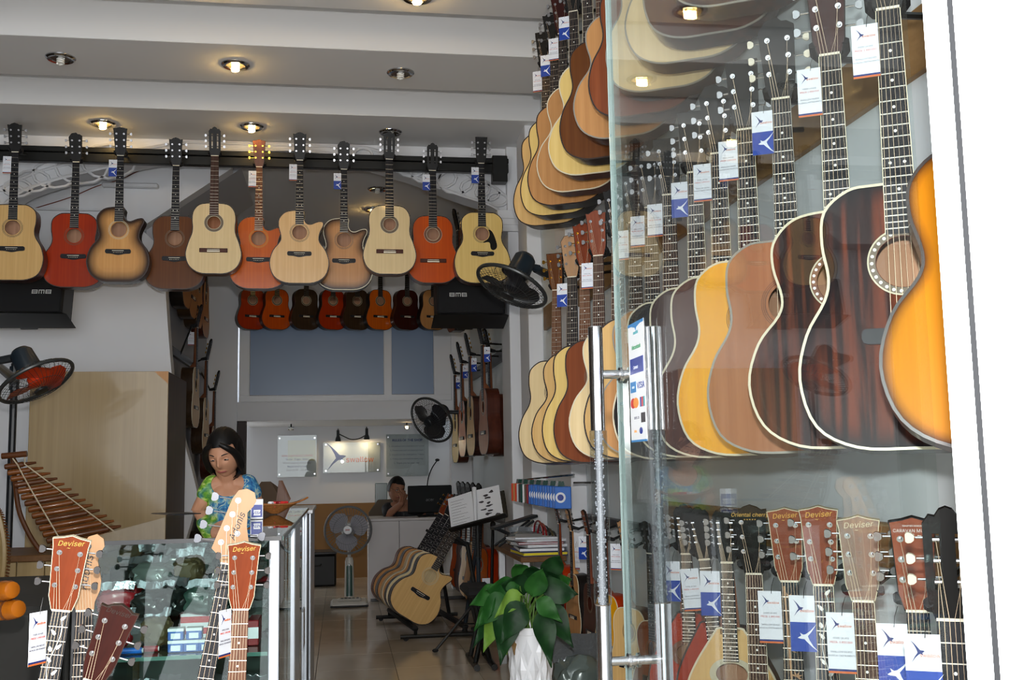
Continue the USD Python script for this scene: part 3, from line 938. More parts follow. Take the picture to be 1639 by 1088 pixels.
def hanger(rail, nut, R, root, s=1.0):
    """A padded yoke under the headstock on an arm from the rail."""
    nut = np.asarray(nut, float)
    c = nut + R @ np.array([0, .012, .018]) * s
    q = lambda *a: c + R @ (np.array(a) * s)
    arm = MB().tube([root, (np.asarray(root) + q(0, .035, -.005)) / 2, q(0, .035, -.005)], .008 * s, 6)
    put('hanger_arm', arm.geo(), 'rail_black', rail)
    yoke = MB().tube([q(-.036, -.018, .012), q(-.036, .012, .002), q(-.026, .032, -.002), q(0, .038, -.004), q(.026, .032, -.002), q(.036, .012, .002), q(.036, -.018, .012)], .0095 * s, 7)
    put('hanger_yoke', yoke.geo(), 'foam_black', rail)


# the row on the black rail
TAGS = []
ROW = [
    (24.5, 244, 'dread', 'crown', dict(top='spruce_honey', side='mahogany_dark', binding='binding_dark'), 'pale spruce acoustic guitar cut by the picture edge above the black speaker', 'text'),
    (122, 260, 'dread', 'notch', dict(top='orange_red_stain', side='mahogany_dark', binding='binding_dark', rosette='rosette_wood'), 'red orange stained acoustic guitar beside the small sunburst cutaway', None),
    (193, 249.6, 'cutaway', 'flare', dict(top='sun_tan', side='black_body', binding='binding_dark', rosette='rosette_pale'), 'sunburst cutaway guitar with a dark rim, between a red orange and a brown guitar', 'blue'),
    (282, 265.6, 'dread', 'crown', dict(top='brown_stain', side='mahogany_dark', binding='binding_dark'), 'matte brown acoustic guitar hanging in the row on the black rail', None),
    (344, 250, 'classical', 'slot', dict(top='spruce_pale', side='brown_stain', binding='binding_dark', board='rosewood_board', bridge='mahogany_dark', inside='cedar_pink'), 'pale classical guitar beside the matte brown guitar, reddish bridge', None),
    (415, 267.6, 'cutaway', 'flare', dict(top='orange_gloss', side='mahogany_dark', binding='binding_dark', rosette='rosette_gold', board='brown_board', post='gold_metal', key='gold_metal', head='brown_stain'), 'glossy orange cutaway guitar with gold ringed sound hole', 'text'),
    (480, 257, 'cutaway', 'crown', dict(top='spruce_gloss', side='black_body', binding='binding_dark'), 'glossy blond cutaway guitar beside the glossy orange one', 'text'),
    (550.5, 271.5, 'cutaway', 'notch', dict(top='sun_tan_gloss', side='black_body', binding='binding_cream', rosette='rosette_dark'), 'glossy sunburst cutaway guitar with a shining bridge, between two blond guitars', 'blue'),
    (623, 255.5, 'classical', 'slot', dict(top='spruce_pale', side='brown_stain', binding='binding_dark', bridge='mahogany_dark'), 'pale classical guitar beside the bright orange classical guitar', None),
    (692, 273.5, 'classical', 'slot', dict(top='orange_stain', side='mahogany_dark', binding='binding_dark', rosette='rosette_wood', bridge='mahogany_dark'), 'bright orange classical guitar on the black rail', 'blue'),
    (770, 262, 'dread', 'square', dict(top='spruce_yellow', side='mahogany_dark', binding='binding_dark'), 'pale yellow acoustic guitar with a black pickguard behind the wall fan', 'blue'),
]
for i, (x, y, sh, hd, roles, lab, tg_) in enumerate(ROW):
    nut = onY(x, y, 7.36 if i % 2 else 7.235)
    st = dict(ring='wide' if sh == 'classical' else 'plain', bridge='classical' if sh == 'classical' else 'steel', inlay='none' if sh == 'classical' else 'dot', guard=i == 10)
    p, R, loc = guitar('guitar', lab, 'guitar', nut, 0, 0, 0, sh, hd, 0, 1.0, 'guitars on the black rail', st, **roles)
    hanger(rb, nut, R, (nut[0], 7.49, (ra + rc) / 2))
    if tg_:
        who = {0: 'pale guitar at the picture edge', 2: 'first sunburst cutaway', 5: 'glossy orange cutaway', 6: 'glossy blond cutaway', 7: 'glossy sunburst cutaway', 9: 'bright orange classical guitar', 10: 'yellow guitar behind the fan'}[i]
        price_tag('small %s tag on the neck of the %s' % ('blue and white' if tg_ == 'blue' else 'white', who), R, nut + R @ np.array([-.045, -.012, -.03]), tg_, 'price tags on the black rail')
# ------------------------------------------------------------------ middle row on the blue white wall, from the far end to the entrance
A30 = math.radians(-30)
MID = [
    (891, 465, 'dread', 'square', dict(top='spruce_pale', side='mahogany_dark', binding='binding_dark', post='gold_metal', key='gold_metal', head='brown_stain', board='brown_board'), 'pale spruce guitar at the far end of the middle wall row', None),
    (916, 444, 'concert', 'notch', dict(top='spruce_honey', side='mahogany_dark', binding='binding_dark', head='maple'), 'honey coloured guitar with a blond headstock, in the middle wall row', 'blue'),
    (936, 426, 'dread', 'crown', dict(top='spruce_yellow', side='mahogany', binding='binding_dark', head='head_red', board='brown_board', post='gold_metal'), 'cream yellow guitar with a red brown headstock beside the chrome door handle', None),
    (958, 410, 'dread', 'crown', dict(top='mahogany', side='mahogany_dark', binding='binding_dark', head='head_brown', board='rosewood_board'), 'all mahogany guitar just outside the glass door edge', 'text'),
    (988, 380, 'concert', 'crown', dict(top='spruce_pale', side='rosewood', binding='binding_cream', board='rosewood_board'), 'pale guitar with dark edge lines behind the chrome door handle', None),
    (1016, 357, 'dread', 'square', dict(top='spruce_honey', side='mahogany_dark', binding='binding_dark'), 'natural spruce guitar seen just behind the glass door edge', 'text'),
    (1042, 333, 'concert', 'crown', dict(top='cedar_tan', side='rosewood', binding='binding_grey'), 'tan cedar guitar behind the white card sticker on the door', 'text'),
    (1071, 313, 'dread', 'square', dict(top='black_body', side='black_body', binding='binding_cream'), 'black topped guitar behind the card sticker, next to the tan cedar one', 'text'),
    (1112, 277, 'dread', 'square', dict(top='rosewood_plum', side='rosewood', binding='binding_cream', rosette='rosette_pale'), 'plum brown guitar beside a darker one and the black topped guitar', 'blue'),
    (1150, 247, 'dread', 'notch', dict(top='mahogany_dark', side='rosewood', binding='binding_cream', rosette='rosette_pale'), 'dark brown guitar between the plum brown and the bright yellow guitars', 'text'),
    (1193, 209, 'dread', 'square', dict(top='amber_yellow', side='mahogany_dark', binding='binding_cream', rosette='brown_stain'), 'bright yellow guitar with white edge lines in the middle wall row', 'text'),
    (1250, 160, 'dread', 'notch', dict(top='cedar_pink', side='rosewood', binding='binding_grey', rosette='rosette_wood', key='tuner_pearl'), 'light reddish brown guitar between the bright yellow and a streaked dark guitar', 'blue'),
    (1328, 90, 'concert', 'flare', dict(top='koa', side='rosewood', binding='binding_cream', rosette='rosette_wood', rosette_rim='rosette_pale', head='head_darkred'), 'streaked red brown guitar with inlaid sound hole ring and cream binding', 'text'),
    (1421, 17, 'dread', 'flare', dict(top='sun_koa', side='black_body', binding='binding_cream', rosette='rosette_dark', rosette_rim='rosette_pale'), 'big dark sunburst guitar with streaked brown top and large sound hole', 'text'),
    (None, 1.63, 'concert', 'crown', dict(top='sun_amber', side='mahogany_dark', binding='binding_dark'), 'amber orange guitar half hidden behind the white door post', None),
]
for i, (x, y, sh, hd, roles, lab, tg_) in enumerate(MID):
    nut = onX(x, y, 1.1) if x else np.array([1.115, y, 2.155])
    st = dict(ring='mosaic' if i in (12, 13) else 'plain', bound_board=i in (1, 8, 9, 10, 11, 12, 13), inlay='vine' if i == 4 else 'dot', bridge='steel')
    p, R, loc = guitar('guitar', lab, 'guitar', nut, A30, 0, math.radians(-4), sh, hd, 2 if i > 7 else 1, 1.045, 'guitars in the middle wall row', st, **{'key': 'peg_metal', **roles})
    hanger(rm, nut, R, (XR - .02, nut[1] + .12, 2.21))
    if tg_:
        who = {1: 'honey guitar with blond headstock', 3: 'all mahogany guitar', 5: 'natural guitar behind the glass edge', 6: 'tan cedar guitar', 7: 'black topped guitar', 8: 'plum brown guitar', 9: 'dark brown guitar', 10: 'bright yellow guitar', 11: 'light reddish brown guitar', 12: 'streaked red brown guitar', 13: 'big dark sunburst guitar'}[i]
        price_tag('%s price tag beside the neck of the %s' % ('blue and white' if tg_ == 'blue' else 'white printed', who), R, nut + R @ np.array([-.047, -.016, -.03]), tg_, 'price tags in the middle wall row')

# ------------------------------------------------------------------ upper row near the ceiling
UP = [
    (5.45, 'dread', 'square', dict(top='spruce_honey', side='black_body', binding='binding_dark', board='ebony_board'), 'honey spruce guitar lowest seen and furthest along the upper wall row', 'text'),
    (5.22, 'dread', 'crown', dict(top='spruce_yellow', side='black_body', binding='binding_dark'), 'yellowish spruce guitar second from the far end of the upper wall row', 'blue'),
    (5.0, 'dread', 'crown', dict(top='cedar_tan', side='black_body', binding='binding_dark', head='head_darkred'), 'tan cedar guitar third from the far end of the upper wall row', 'text'),
    (4.74, 'concert', 'square', dict(top='cedar_tan', side='mahogany_dark', binding='binding_cream'), 'tan guitar with pale edge line, fourth from the far end of the upper row', 'blue'),
    (4.45, 'concert', 'crown', dict(top='spruce_yellow', side='mahogany_dark', binding='binding_cream'), 'cream coloured guitar beside the reddish brown guitar of the upper row', None),
    (4.2, 'dread', 'crown', dict(top='brown_stain', side='black_body', binding='binding_dark', board='rosewood_board'), 'reddish brown mahogany guitar in the upper row beside the glass edge', 'text'),
    (3.92, 'concert', 'crown', dict(top='cedar_tan', side='rosewood', binding='binding_grey', board='rosewood_board'), 'tan guitar with grey binding in the upper row cut by the glass edge', None),
    (3.66, 'dread', 'square', dict(top='mahogany', side='rosewood', binding='binding_dark'), 'brown guitar seen through the top of the glass door, next to the glass edge', None),
    (3.39, 'dread', 'square', dict(top='spruce_pale', side='rosewood', binding='binding_grey'), 'first cream topped guitar seen through the top of the glass door', None),
    (3.13, 'concert', 'square', dict(top='spruce_pale', side='rosewood', binding='binding_grey'), 'second cream topped guitar through the door glass, overlapping the first', None),
    (2.92, 'dread', 'square', dict(top='mahogany_dark', side='rosewood', binding='binding_grey'), 'dark brown guitar with pale rim high behind the door glass', None),
    (2.7, 'dread', 'square', dict(top='rosewood_plum', side='rosewood', binding='binding_grey'), 'plum brown guitar cut by the top of the view behind the door glass', None),
]
for i, (Y, sh, hd, roles, lab, tg_) in enumerate(UP):
    nut = np.array([1.09, Y, 3.40])
    p, R, loc = guitar('guitar', lab, 'guitar', nut, A30, 0, 0, sh, hd, 1 if i < 8 else 0, 1.02, 'guitars in the upper wall row', dict(bound_board=i in (3, 4)), **roles)
    hanger(ru, nut, R, (XR - .03, nut[1] + .12, 3.49))
    if tg_:
        price_tag('%s tag on the %s upper row guitar counted from the far end' % ('blue and white' if tg_ == 'blue' else 'white printed', ('first', 'second', 'third', 'fourth', 'fifth', 'sixth')[i]), R, nut + R @ np.array([-.045, -.012, -.02]), tg_, 'price tags in the upper wall row')

# ------------------------------------------------------------------ low row of headstocks behind the door
DEV = lambda m: (('Deviser', .0125, 0, .163, m, math.radians(4), .25), ('~', .010, -.006, .153, m, 0, .4))
LOW = [
    (1524, 993, 'classical', 'slot', dict(top='spruce_honey', side='rosewood', head='head_black', key='tuner_pearl', board='ebony_board'), 'dark slotted headstock guitar behind the white door post in the low row', 'blue', None, 'dot', 1.0),
    (1469, 979, 'dread', 'flare', dict(top='mahogany', side='mahogany_dark', head='head_brown', board='ebony_board'), 'guitar with red brown headstock and silver crest lettering in the low row', 'blue',
     (('CARAVAN MUSIC', .0062, 0, .158, 'silver_print', 0, 0), ('MASTER GRADE', .0034, 0, .169, 'silver_print', 0, 0), ('~ s ~', .010, 0, .147, 'silver_print', 0, 0)), 'dot', 1.0),
    (1382, 963, 'dread', 'flare', dict(top='mahogany', side='mahogany_dark', head='head_greybrown', board='rosewood_board', head_rim='rosette_pale'), 'guitar with a pale grey brown shining headstock in the low row', 'text', DEV('rosette_pale'), 'dot', 1.0),
    (1318, 937, 'concert', 'flare', dict(top='mahogany', side='mahogany_dark', head='head_brown', head_rim='rosette_pale'), 'guitar with white vine inlay on its neck in the low row behind glass', 'blue', DEV('gold_print'), 'vine', 1.0),
    (1264, 931, 'concert', 'flare', dict(top='mahogany', side='mahogany_dark', head='head_brown', head_rim='rosette_pale', neck='head_brown'), 'guitar with bamboo inlay on its neck in the low row behind glass', 'text', DEV('gold_print'), 'bamboo', 1.0),
    (1207, 919, 'dread', 'crown', dict(top='spruce_honey', side='rosewood', head='head_black', board='rosewood_board'), 'guitar with black headstock and gold curved lettering beside the teardrop mandolins', None,
     (('Oriental cherry', .0105, 0, .160, 'gold_print', 0, .2), ('*****', .008, 0, .146, 'gold_print', 0, 0)), 'dot', 1.0),
    (1164, 901, 'drop', 'slot', dict(top='spruce_honey', side='mahogany_dark', head='head_black', board='ebony_board', rosette='rosette_pale'), 'natural spruce teardrop mandolin with a shining black slotted headstock', 'blue', None, 'dot', 1.06),
    (1128, 896, 'drop', 'slot', dict(top='orange_red_stain', side='mahogany_dark', binding='binding_dark', head='head_black', rosette='rosette_wood'), 'orange teardrop mandolin next to the natural spruce one', 'text', None, 'dot', 1.06),
    (1099, 887, 'drop', 'slot', dict(top='orange_red_stain', side='mahogany_dark', binding='binding_dark', head='head_black', rosette='rosette_wood'), 'orange teardrop mandolin furthest from the door post beside the door handle', 'blue', None, 'dot', 1.06),
]
for i, (x, y, sh, hd, roles, lab, tg_, logo, ink, s) in enumerate(LOW):
    nut = onX(x, y, 1.12 if i else 1.03)
    st = dict(inlay=ink, bound_board=i in (2, 3, 5), head_scale=.8 if sh == 'drop' else 1.0)
    p, R, loc = guitar('mandolin' if sh == 'drop' else 'guitar', lab, 'mandolin' if sh == 'drop' else 'guitar', nut, A30, math.radians(-5) if i == 7 else 0, 0, sh, hd, 2, s, 'instruments in the low wall row', st, logo, **{'key': 'peg_metal', **roles})
    hanger(rl, nut, R, (XR - .02, nut[1] + .12, 1.04))
    if tg_:
        what = ('dark slotted guitar', 'crest lettered guitar', 'pale headstock guitar', 'vine inlaid guitar', 'bamboo inlaid guitar', '', 'natural spruce mandolin', 'inner orange mandolin', 'outer orange mandolin')[i]
        price_tag('%s tag beside the neck of the low row %s' % ('blue and white' if tg_ == 'blue' else 'white printed', what), R, nut + R @ np.array([-.050, -.016, -.022]), tg_, 'price tags in the low wall row', 1.12)

# ------------------------------------------------------------------ ukuleles on the low black rail
UKE = [
    (894, 838, -93, .68, 'classical', dict(top='mahogany_dark', side='orange_red_stain', head='head_red', neck='head_red', binding='binding_dark'), 'red brown ukulele hanging sideways beside the potted plant'),
    (914, 850, -84, .66, 'classical', dict(top='cedar_tan', side='black_body', head='maple', neck='cedar_tan', binding='binding_cream'), 'tan topped ukulele with black side next to the red brown ukulele'),
    (941, 856, -86, .70, 'classical', dict(top='mahogany_dark', side='mahogany_dark', head='head_red', neck='head_brown', binding='binding_dark'), 'dark brown ukulele half behind the chrome door handle'),
    (968, 868, -75, .70, 'classical', dict(top='amber_yellow', side='orange_red_stain', head='head_red', neck='head_brown'), 'yellow topped ukulele with red side between handle and glass edge'),
    (1003, 880, -66, .72, 'classical', dict(top='spruce_honey', side='mahogany_dark', head='maple', neck='mahogany'), 'honey topped ukulele seen through the glass between the two handle bars'),
    (1040, 886, -70, .72, 'concert', dict(top='mahogany', side='mahogany_dark', neck='mahogany'), 'brown small guitar behind the inner handle bar and the glass'),
]
for i, (x, y, a, s, sh, roles, lab) in enumerate(UKE):
    nut = onX(x, y, 1.16)
    p, R, loc = guitar('ukulele', lab, 'ukulele', nut, math.radians(a), 0, 0, sh, 'slot' if i == 9 else 'crown', 0, s, 'ukuleles on the low black rail', dict(inlay='dot', bridge='classical', head_scale=.9), **{'key': 'tuner_pearl', **roles})
    hanger(rs, nut, R, (1.32, nut[1], .965), .8)
for x, y, k, w in ((920, 875, 'text', 'red brown and tan ukuleles'), (933, 858, 'blue', 'tan and dark brown ukuleles'), (985, 870, 'text', 'yellow and honey topped ukuleles')):
    price_tag('%s price tag hanging between the %s' % ('blue and white' if k == 'blue' else 'white', w), rz(math.radians(-40)), onX(x, y, 1.2), k, 'price tags on the ukuleles')

# ------------------------------------------------------------------ guitars seen edge-on in the back room
ra_ = thing('guitar_rail', 'dark guitar rail in the alcove past the white pilaster', 'guitar rail')
put('rail_bar', MB().rbox(1.32, XR, 7.98, 10.9, 2.14, 2.24, .003).geo(), 'rail_black', ra_)
ALC = [
    (8.12, 'cedar_pink', 'mahogany_dark', 'pinkish topped guitar edge on in the alcove, closest to the white pilaster', 0.0),
    (8.95, 'spruce_honey', 'rosewood', 'honey topped guitar edge on in the alcove beside the pinkish one', 0.0),
    (9.6, 'orange_gloss', 'black_body', 'orange topped guitar edge on, third from the pilaster in the alcove', 0.0),
    (10.2, 'spruce_yellow', 'mahogany_dark', 'yellow topped guitar edge on, last and nearest the frosted window', -.05),
]
for Y, top, side, lab, dz in ALC:
    nut = np.array([1.07, Y, 2.19 + dz])
    p, R, loc = guitar('guitar', lab, 'guitar', nut, math.radians(-86), 0, 0, 'classical', 'slot', 0, 1.04, 'guitars in the back alcove', dict(ring='wide', bridge='classical', inlay='none'), top=top, side=side, binding='binding_dark', post='gold_metal')
    hanger(ra_, nut, R, (1.33, Y, 2.19))
    price_tag('blue and white tag on the neck of the %s in the alcove' % ' '.join(lab.split()[:3]), rz(math.radians(-35)), nut + np.array([.03, -.06, -.02]), 'blue', 'price tags in the back alcove')
nut = np.array([1.175, 8.50, 2.17])
p, R, loc = guitar('guitar', 'dark red guitar hanging deepest against the wall of the alcove', 'guitar', nut, math.radians(-84), 0, 0, 'classical', 'slot', 0, 1.03, 'guitars in the back alcove', dict(ring='wide', bridge='classical', inlay='none'), top='head_darkred', side='mahogany_dark', binding='binding_dark', post='gold_metal')
hanger(ra_, nut, R, (1.33, 8.5, 2.19))
for k, Y in enumerate((9.3, 9.9)):
    nut = np.array([1.02, Y, 3.36])
    guitar('guitar', 'dark guitar end hanging high in the alcove under the black speaker, the %s one' % ('larger' if k == 0 else 'lower'), 'guitar', nut, math.radians(-80), 0, 0, 'classical', 'slot', 0, 1.03, 'high guitars in the back alcove', dict(ring='wide', bridge='classical', inlay='none'), top='brown_stain', side='black_body', binding='binding_dark')
ra2 = thing('guitar_rail', 'dark high guitar rail in the alcove above the edge on guitars', 'guitar rail')
put('rail_bar', MB().rbox(1.10, XR, 7.98, 10.9, 3.34, 3.40, .003).geo(), 'rail_black', ra2)
# side wall below the stairs
XF = XWL + .14
rw = thing('guitar_rail', 'dark guitar rail on the grey side wall behind the woman', 'guitar rail')
put('rail_bar', MB().rbox(XWL, XWL + .03, 8.4, 10.9, 2.20, 2.27, .003).geo(), 'rail_black', rw)
rw2 = thing('guitar_rail', 'dark high guitar rail on the grey side wall over the stepped guitar group', 'guitar rail')
put('rail_bar', MB().rbox(XWL, XWL + .03, 8.35, 10.9, 3.30, 3.37, .003).geo(), 'rail_black', rw2)
SIDE = [
    (9.25, 2.47, 'spruce_honey', 'dark_walnut', 'dark sided guitar edge on, upper one of those above the woman'),
    (9.95, 2.26, 'spruce_honey', 'dark_walnut', 'dark sided guitar edge on, middle one just above the woman'),
    (10.6, 2.03, 'cedar_tan', 'mahogany_dark', 'reddish sided guitar edge on, furthest behind the woman'),
    (8.62, 3.39, 'cedar_tan', 'black_body', 'dark guitar end under the matte brown guitar, first of a stepped group'),
    (8.98, 3.36, 'cedar_tan', 'dark_walnut', 'dark guitar end, second of the stepped group below the rail row'),
    (9.36, 3.33, 'cedar_tan', 'dark_walnut', 'dark guitar end, third of the stepped group below the rail row'),
    (9.82, 3.30, 'cedar_tan', 'mahogany_dark', 'dark guitar end, lowest of the stepped group below the rail row'),
]
for k, (Y, z, top, side, lab) in enumerate(SIDE):
    nut = np.array([XF + .02, Y, z])
    p, R, loc = guitar('guitar', lab, 'guitar', nut, math.radians(88), 0, 0, 'classical', 'slot', 0, 1.04, 'guitars on the grey side wall', dict(ring='wide', bridge='classical', inlay='none'), top=top, side=side, binding='binding_cream' if k < 3 else 'binding_dark', post='gold_metal')
    hanger(rw if k < 3 else rw2, nut, R, (XWL + .02, Y, 2.23 if k < 3 else 3.33))
price_tag('white tag on the neck of the edge on guitar above the woman', rz(math.radians(20)), onX(306, 531, XWL + .1), 'text', 'price tags on the side wall')
# row over the frosted windows
rk = thing('guitar_rail', 'dark guitar rail high on the back wall over the frosted windows', 'guitar rail')
put('rail_bar', MB().rbox(x0, x1, YW - .05, YW, 3.33, 3.40, .003).geo(), 'rail_black', rk)
BACK = [(404, 'orange_red_stain', 'dark red stained small guitar at the start of the row over the windows'), (443, 'orange_stain', 'orange small guitar second in the row over the windows'), (490, 'dark_walnut', 'dark olive brown small guitar third in the row over the windows'),
        (533, 'orange_red_stain', 'red orange small guitar fourth in the row over the windows'), (572, 'dark_walnut', 'dark olive brown small guitar fifth in the row over the windows'), (609, 'orange_gloss', 'bright orange small guitar sixth in the row over the windows'),
        (652, 'head_darkred', 'dark wine red small guitar seventh in the row over the windows'), (694, 'cedar_tan', 'tan small guitar last in the row, beside the black speaker')]
for x, top, lab in BACK:
    c = onY(x, 528, 10.95)
    nut = np.array([c[0], 10.95, 2.68 + .81 * .86])
    p, R, loc = guitar('guitar', lab, 'guitar', nut, math.radians(22), 0, 0, 'classical', 'slot', 0, .86, 'small guitars over the windows', dict(ring='wide', bridge='classical', inlay='none'), top=top, side='black_body', binding='binding_dark')
    hanger(rk, nut, R, (nut[0], YW - .04, 3.36))
# ------------------------------------------------------------------ glass door with its pull handles
glassy('door_glass', (0.95, 0.978, 0.972), 1.36)
plain('glass_edge', (150, 168, 166), 0.15, coat=0.6)
glassy('acrylic', (0.80, 0.83, 0.85), 1.65)
plain('bubble_core', (104, 106, 110), 0.4)
plain('bubble_grey', (138, 140, 144), 0.45)
DOOR_D, DOOR_A, DOOR_L = 2.1, 0.0112, 1.17
_r = ray(985, 544)
DE = CAM + _r / _r[1] * DOOR_D
DE[2] = 0
dd = np.array([math.sin(DOOR_A), math.cos(DOOR_A), 0])
# door frame: x runs along the leaf from the free edge to the hinge, y into the wall side, z up
DR = np.stack([-dd, np.array([dd[1], -dd[0], 0]) * 1.0, [0, 0, 1]], 1)
DR[:, 1] = np.cross(DR[:, 2], DR[:, 0])
door = thing('door_1', 'frameless glass door standing open in front of the wall guitars', 'door', DE, DR, kind='structure')
put('glass_leaf', MB().box(0.002, DOOR_L, 0, .012, .02, 3.3).geo(False), 'door_glass', door)
put('glass_rim', MB().box(0, .002, -.0002, .0122, .02, 3.3).geo(False), 'glass_edge', door, 'pale aqua polished edge of the glass')
hz0, hz1 = .55, None
hx = .045
zt = (CAM + ray(953, 527) / ray(953, 527)[1] * DOOR_D)[2]
z_1 = (CAM + ray(955, 690) / ray(955, 690)[1] * DOOR_D)[2]
z_2 = (CAM + ray(963, 962) / ray(963, 962)[1] * DOOR_D)[2]
zc1 = (CAM + ray(990, 602) / ray(990, 602)[1] * DOOR_D)[2]
zc2 = (CAM + ray(1005, 1050) / ray(1005, 1050)[1] * DOOR_D)[2]
for k, ys_ in enumerate((-.052, .068)):
    h = put('pull_handle', MB().lathe([(0, z_1), (.0145, z_1), (.0145, zt - .002), (.0125, zt), (0, zt)], 28, mat4((hx, ys_, 0))).geo(), 'chrome_tube', door)
    put('handle_tube', MB().lathe([(0, z_2 - .55), (.0150, z_2 - .55), (.0150, z_2 - .002), (.0165, z_2), (0, z_2)], 28, mat4((hx, ys_, 0))).geo(), 'chrome_tube', door)
    put('clear_sleeve', MB().lathe([(.0158, z_2), (.0172, z_2 + .001), (.0172, z_1 - .001), (.0158, z_1)], 28, mat4((hx, ys_, 0))).geo(), 'acrylic', door)
    put('core_rod', MB().lathe([(.0075, z_2), (.0075, z_1)], 20, mat4((hx, ys_, 0))).geo(), 'bubble_core', door)
    bb = MB()
    rr = np.random.default_rng(5 + k)
    for q in range(330):
        a, z = rr.uniform(0, 6.283), rr.uniform(z_2 + .004, z_1 - .004)
        bb.sph((hx + .0085 * math.cos(a), ys_ + .0085 * math.sin(a), z), rr.uniform(.0010, .0022), (1, 1, 1.3), 0)
    put('bubble', bb.geo(), 'bubble_grey', door, kind='stuff')
for zc in (zc1, zc2):
    put('handle_spindle', MB().cyl((hx, -.052, zc), (hx, .068, zc), .0088, n=20).geo(), 'chrome', door)
    put('spindle_collar', MB().cyl((hx, -.006, zc), (hx, -.0005, zc), .014, n=24).geo(), 'chrome', door)
    put('spindle_collar', MB().cyl((hx, .0125, zc), (hx, .018, zc), .014, n=24).geo(), 'chrome', door)
# card sticker on the glass
st = thing('card_sticker', 'tall white payment card sticker with a blue edge on the glass door', 'sticker')


def on_door(px, py):
    d = ray(px, py)
    nrm = DR[:, 1]
    return CAM + d * (((DE - CAM) @ nrm - .0006) / (d @ nrm))


a, b = on_door(1008, 610), on_door(1033, 610)
ua, ub = (a - DE) @ DR[:, 0], (b - DE) @ DR[:, 0]
zz0, zz1 = on_door(1021, 707)[2], on_door(1021, 513)[2]
uw, uh, uc, zc = (ub - ua), (zz1 - zz0), (ua + ub) / 2, (zz0 + zz1) / 2
plain('sticker_white', (226, 230, 234), 0.4)
plain('sticker_blue', (60, 130, 190), 0.4)
plain('card_blue', (22, 48, 140), 0.4)
plain('card_green', (30, 130, 80), 0.4)
plain('card_red', (196, 40, 36), 0.4)
plain('card_orange', (228, 140, 40), 0.4)
plain('card_teal', (40, 140, 150), 0.4)


def stick(name, u0, u1, v0, v1, mat, dy=.0):
    put(name, MB().box(uc + u0 * uw, uc + u1 * uw, -.0010 - dy, -.0003, zc + v0 * uh, zc + v1 * uh).xf(mat4(DE, DR)).geo(False), mat, st)


def stick_text(t, h, u, v, mat):
    vv, ff = lettering(t, h, .0002, True)
    w = vv[:, 0].max() - vv[:, 0].min()
    vv = vv * [min(1, .86 * uw / w), 1, 1] + [uc + u * uw, -.0012, zc + v * uh]
    put('lettering', meshkit.arrays(trimesh.Trimesh(vv @ DR.T + DE, ff, process=False), False), mat, st)


stick('sheet', -.5, .5, -.5, .5, 'sticker_white')
stick('edge_band', -.5, .5, -.5, -.483, 'sticker_blue', .0002)
stick('edge_band', -.5, .5, .475, .5, 'sticker_blue', .0002)
put('top_arrow', MB().prism([(uc - .3 * uw, zc + .476 * uh), (uc + .3 * uw, zc + .476 * uh), (uc + .05 * uw, zc + .455 * uh), (uc, zc + .425 * uh), (uc - .05 * uw, zc + .455 * uh)], -.0013, -.0003).xf(mat4(DE, DR)).geo(False), 'sticker_blue', st)
stick_text('smartlink', .006, 0, .40, 'card_teal')
stick_text('Vietcombank', .0075, 0, .275, 'card_green')
stick('card_panel', -.42, .42, .07, .20, 'card_blue', .0003)
stick_text('Connect', .006, -.06, .11, 'sticker_white')
stick('card_panel', -.44, -.08, -.085, .005, 'sticker_blue', .0003)
stick_text('AM EX', .004, -.26, -.05, 'sticker_white')
vv, ff = lettering('VISA', .011, .0002, True)
w = vv[:, 0].max() - vv[:, 0].min()
vv = vv * [.46 * uw / w, 1, 1] + [uc + .22 * uw, -.0012, zc - .06 * uh]
put('lettering', meshkit.arrays(trimesh.Trimesh(vv @ DR.T + DE, ff, process=False), False), 'card_blue', st)
for u, m in ((-.30, 'card_red'), (-.12, 'card_orange')):
    put('card_circle', MB().prism([(uc + uw * (u + .17 * math.cos(q)), zc - .175 * uh + .043 * uh * math.sin(q)) for q in np.arange(20) * math.pi / 10], -.0011 - (m == 'card_orange') * .0003, -.0003).xf(mat4(DE, DR)).geo(False), m, st)
for k, m in enumerate(('card_blue', 'card_red', 'card_teal')):
    stick('card_stripe', .14 + .1 * k, .235 + .1 * k, -.215, -.135, m, .0003)
stick_text('DINERS JCB', .0045, -.1, -.31, 'tag_grey')
stick('card_panel', .18, .44, -.345, -.265, 'ink', .0003)
stick_text('cirrus', .005, -.2, -.42, 'card_orange')
put('card_circle', MB().prism([(uc + uw * (.15 + .11 * math.cos(q)), zc - .41 * uh + .028 * uh * math.sin(q)) for q in np.arange(20) * math.pi / 10], -.0011, -.0003).xf(mat4(DE, DR)).geo(False), 'card_blue', st)
# door post and the white pillar next to it
HP = DE - dd * DOOR_L
plain('aluminium_white', (214, 226, 226), 0.35)
plain('rubber_dark', (9, 10, 14), 0.6)
YD, DP = .86, .022
post = thing('door_post', 'white aluminium door post with a dark rubber joint beside the glass door', 'door post')
pa = onY(1511, 544, YD + DP)[0]
pc, pd = (onY(x, 544, YD)[0] for x in (1556, 1566))
pm = (pa + pc) / 2 + .001
put('post_profile', MB().rbox(pa, pm, YD, YD + DP, 0, CEIL, .0012).geo(), 'aluminium_white', post)
put('post_profile', MB().rbox(pm + .0006, pc, YD + .001, YD + DP, 0, CEIL, .0012).geo(), 'aluminium_white', post)
put('rubber_joint', MB().box(pc, pd + .004, YD + .006, YD + DP, 0, CEIL).geo(False), 'rubber_dark', post)
struct('wall_front', MB().rbox(pd + .002, 1.6, YD - .06, YD + DP, 0, CEIL, .004), 'wall_white', label='white wall of the shop front beside the open door')
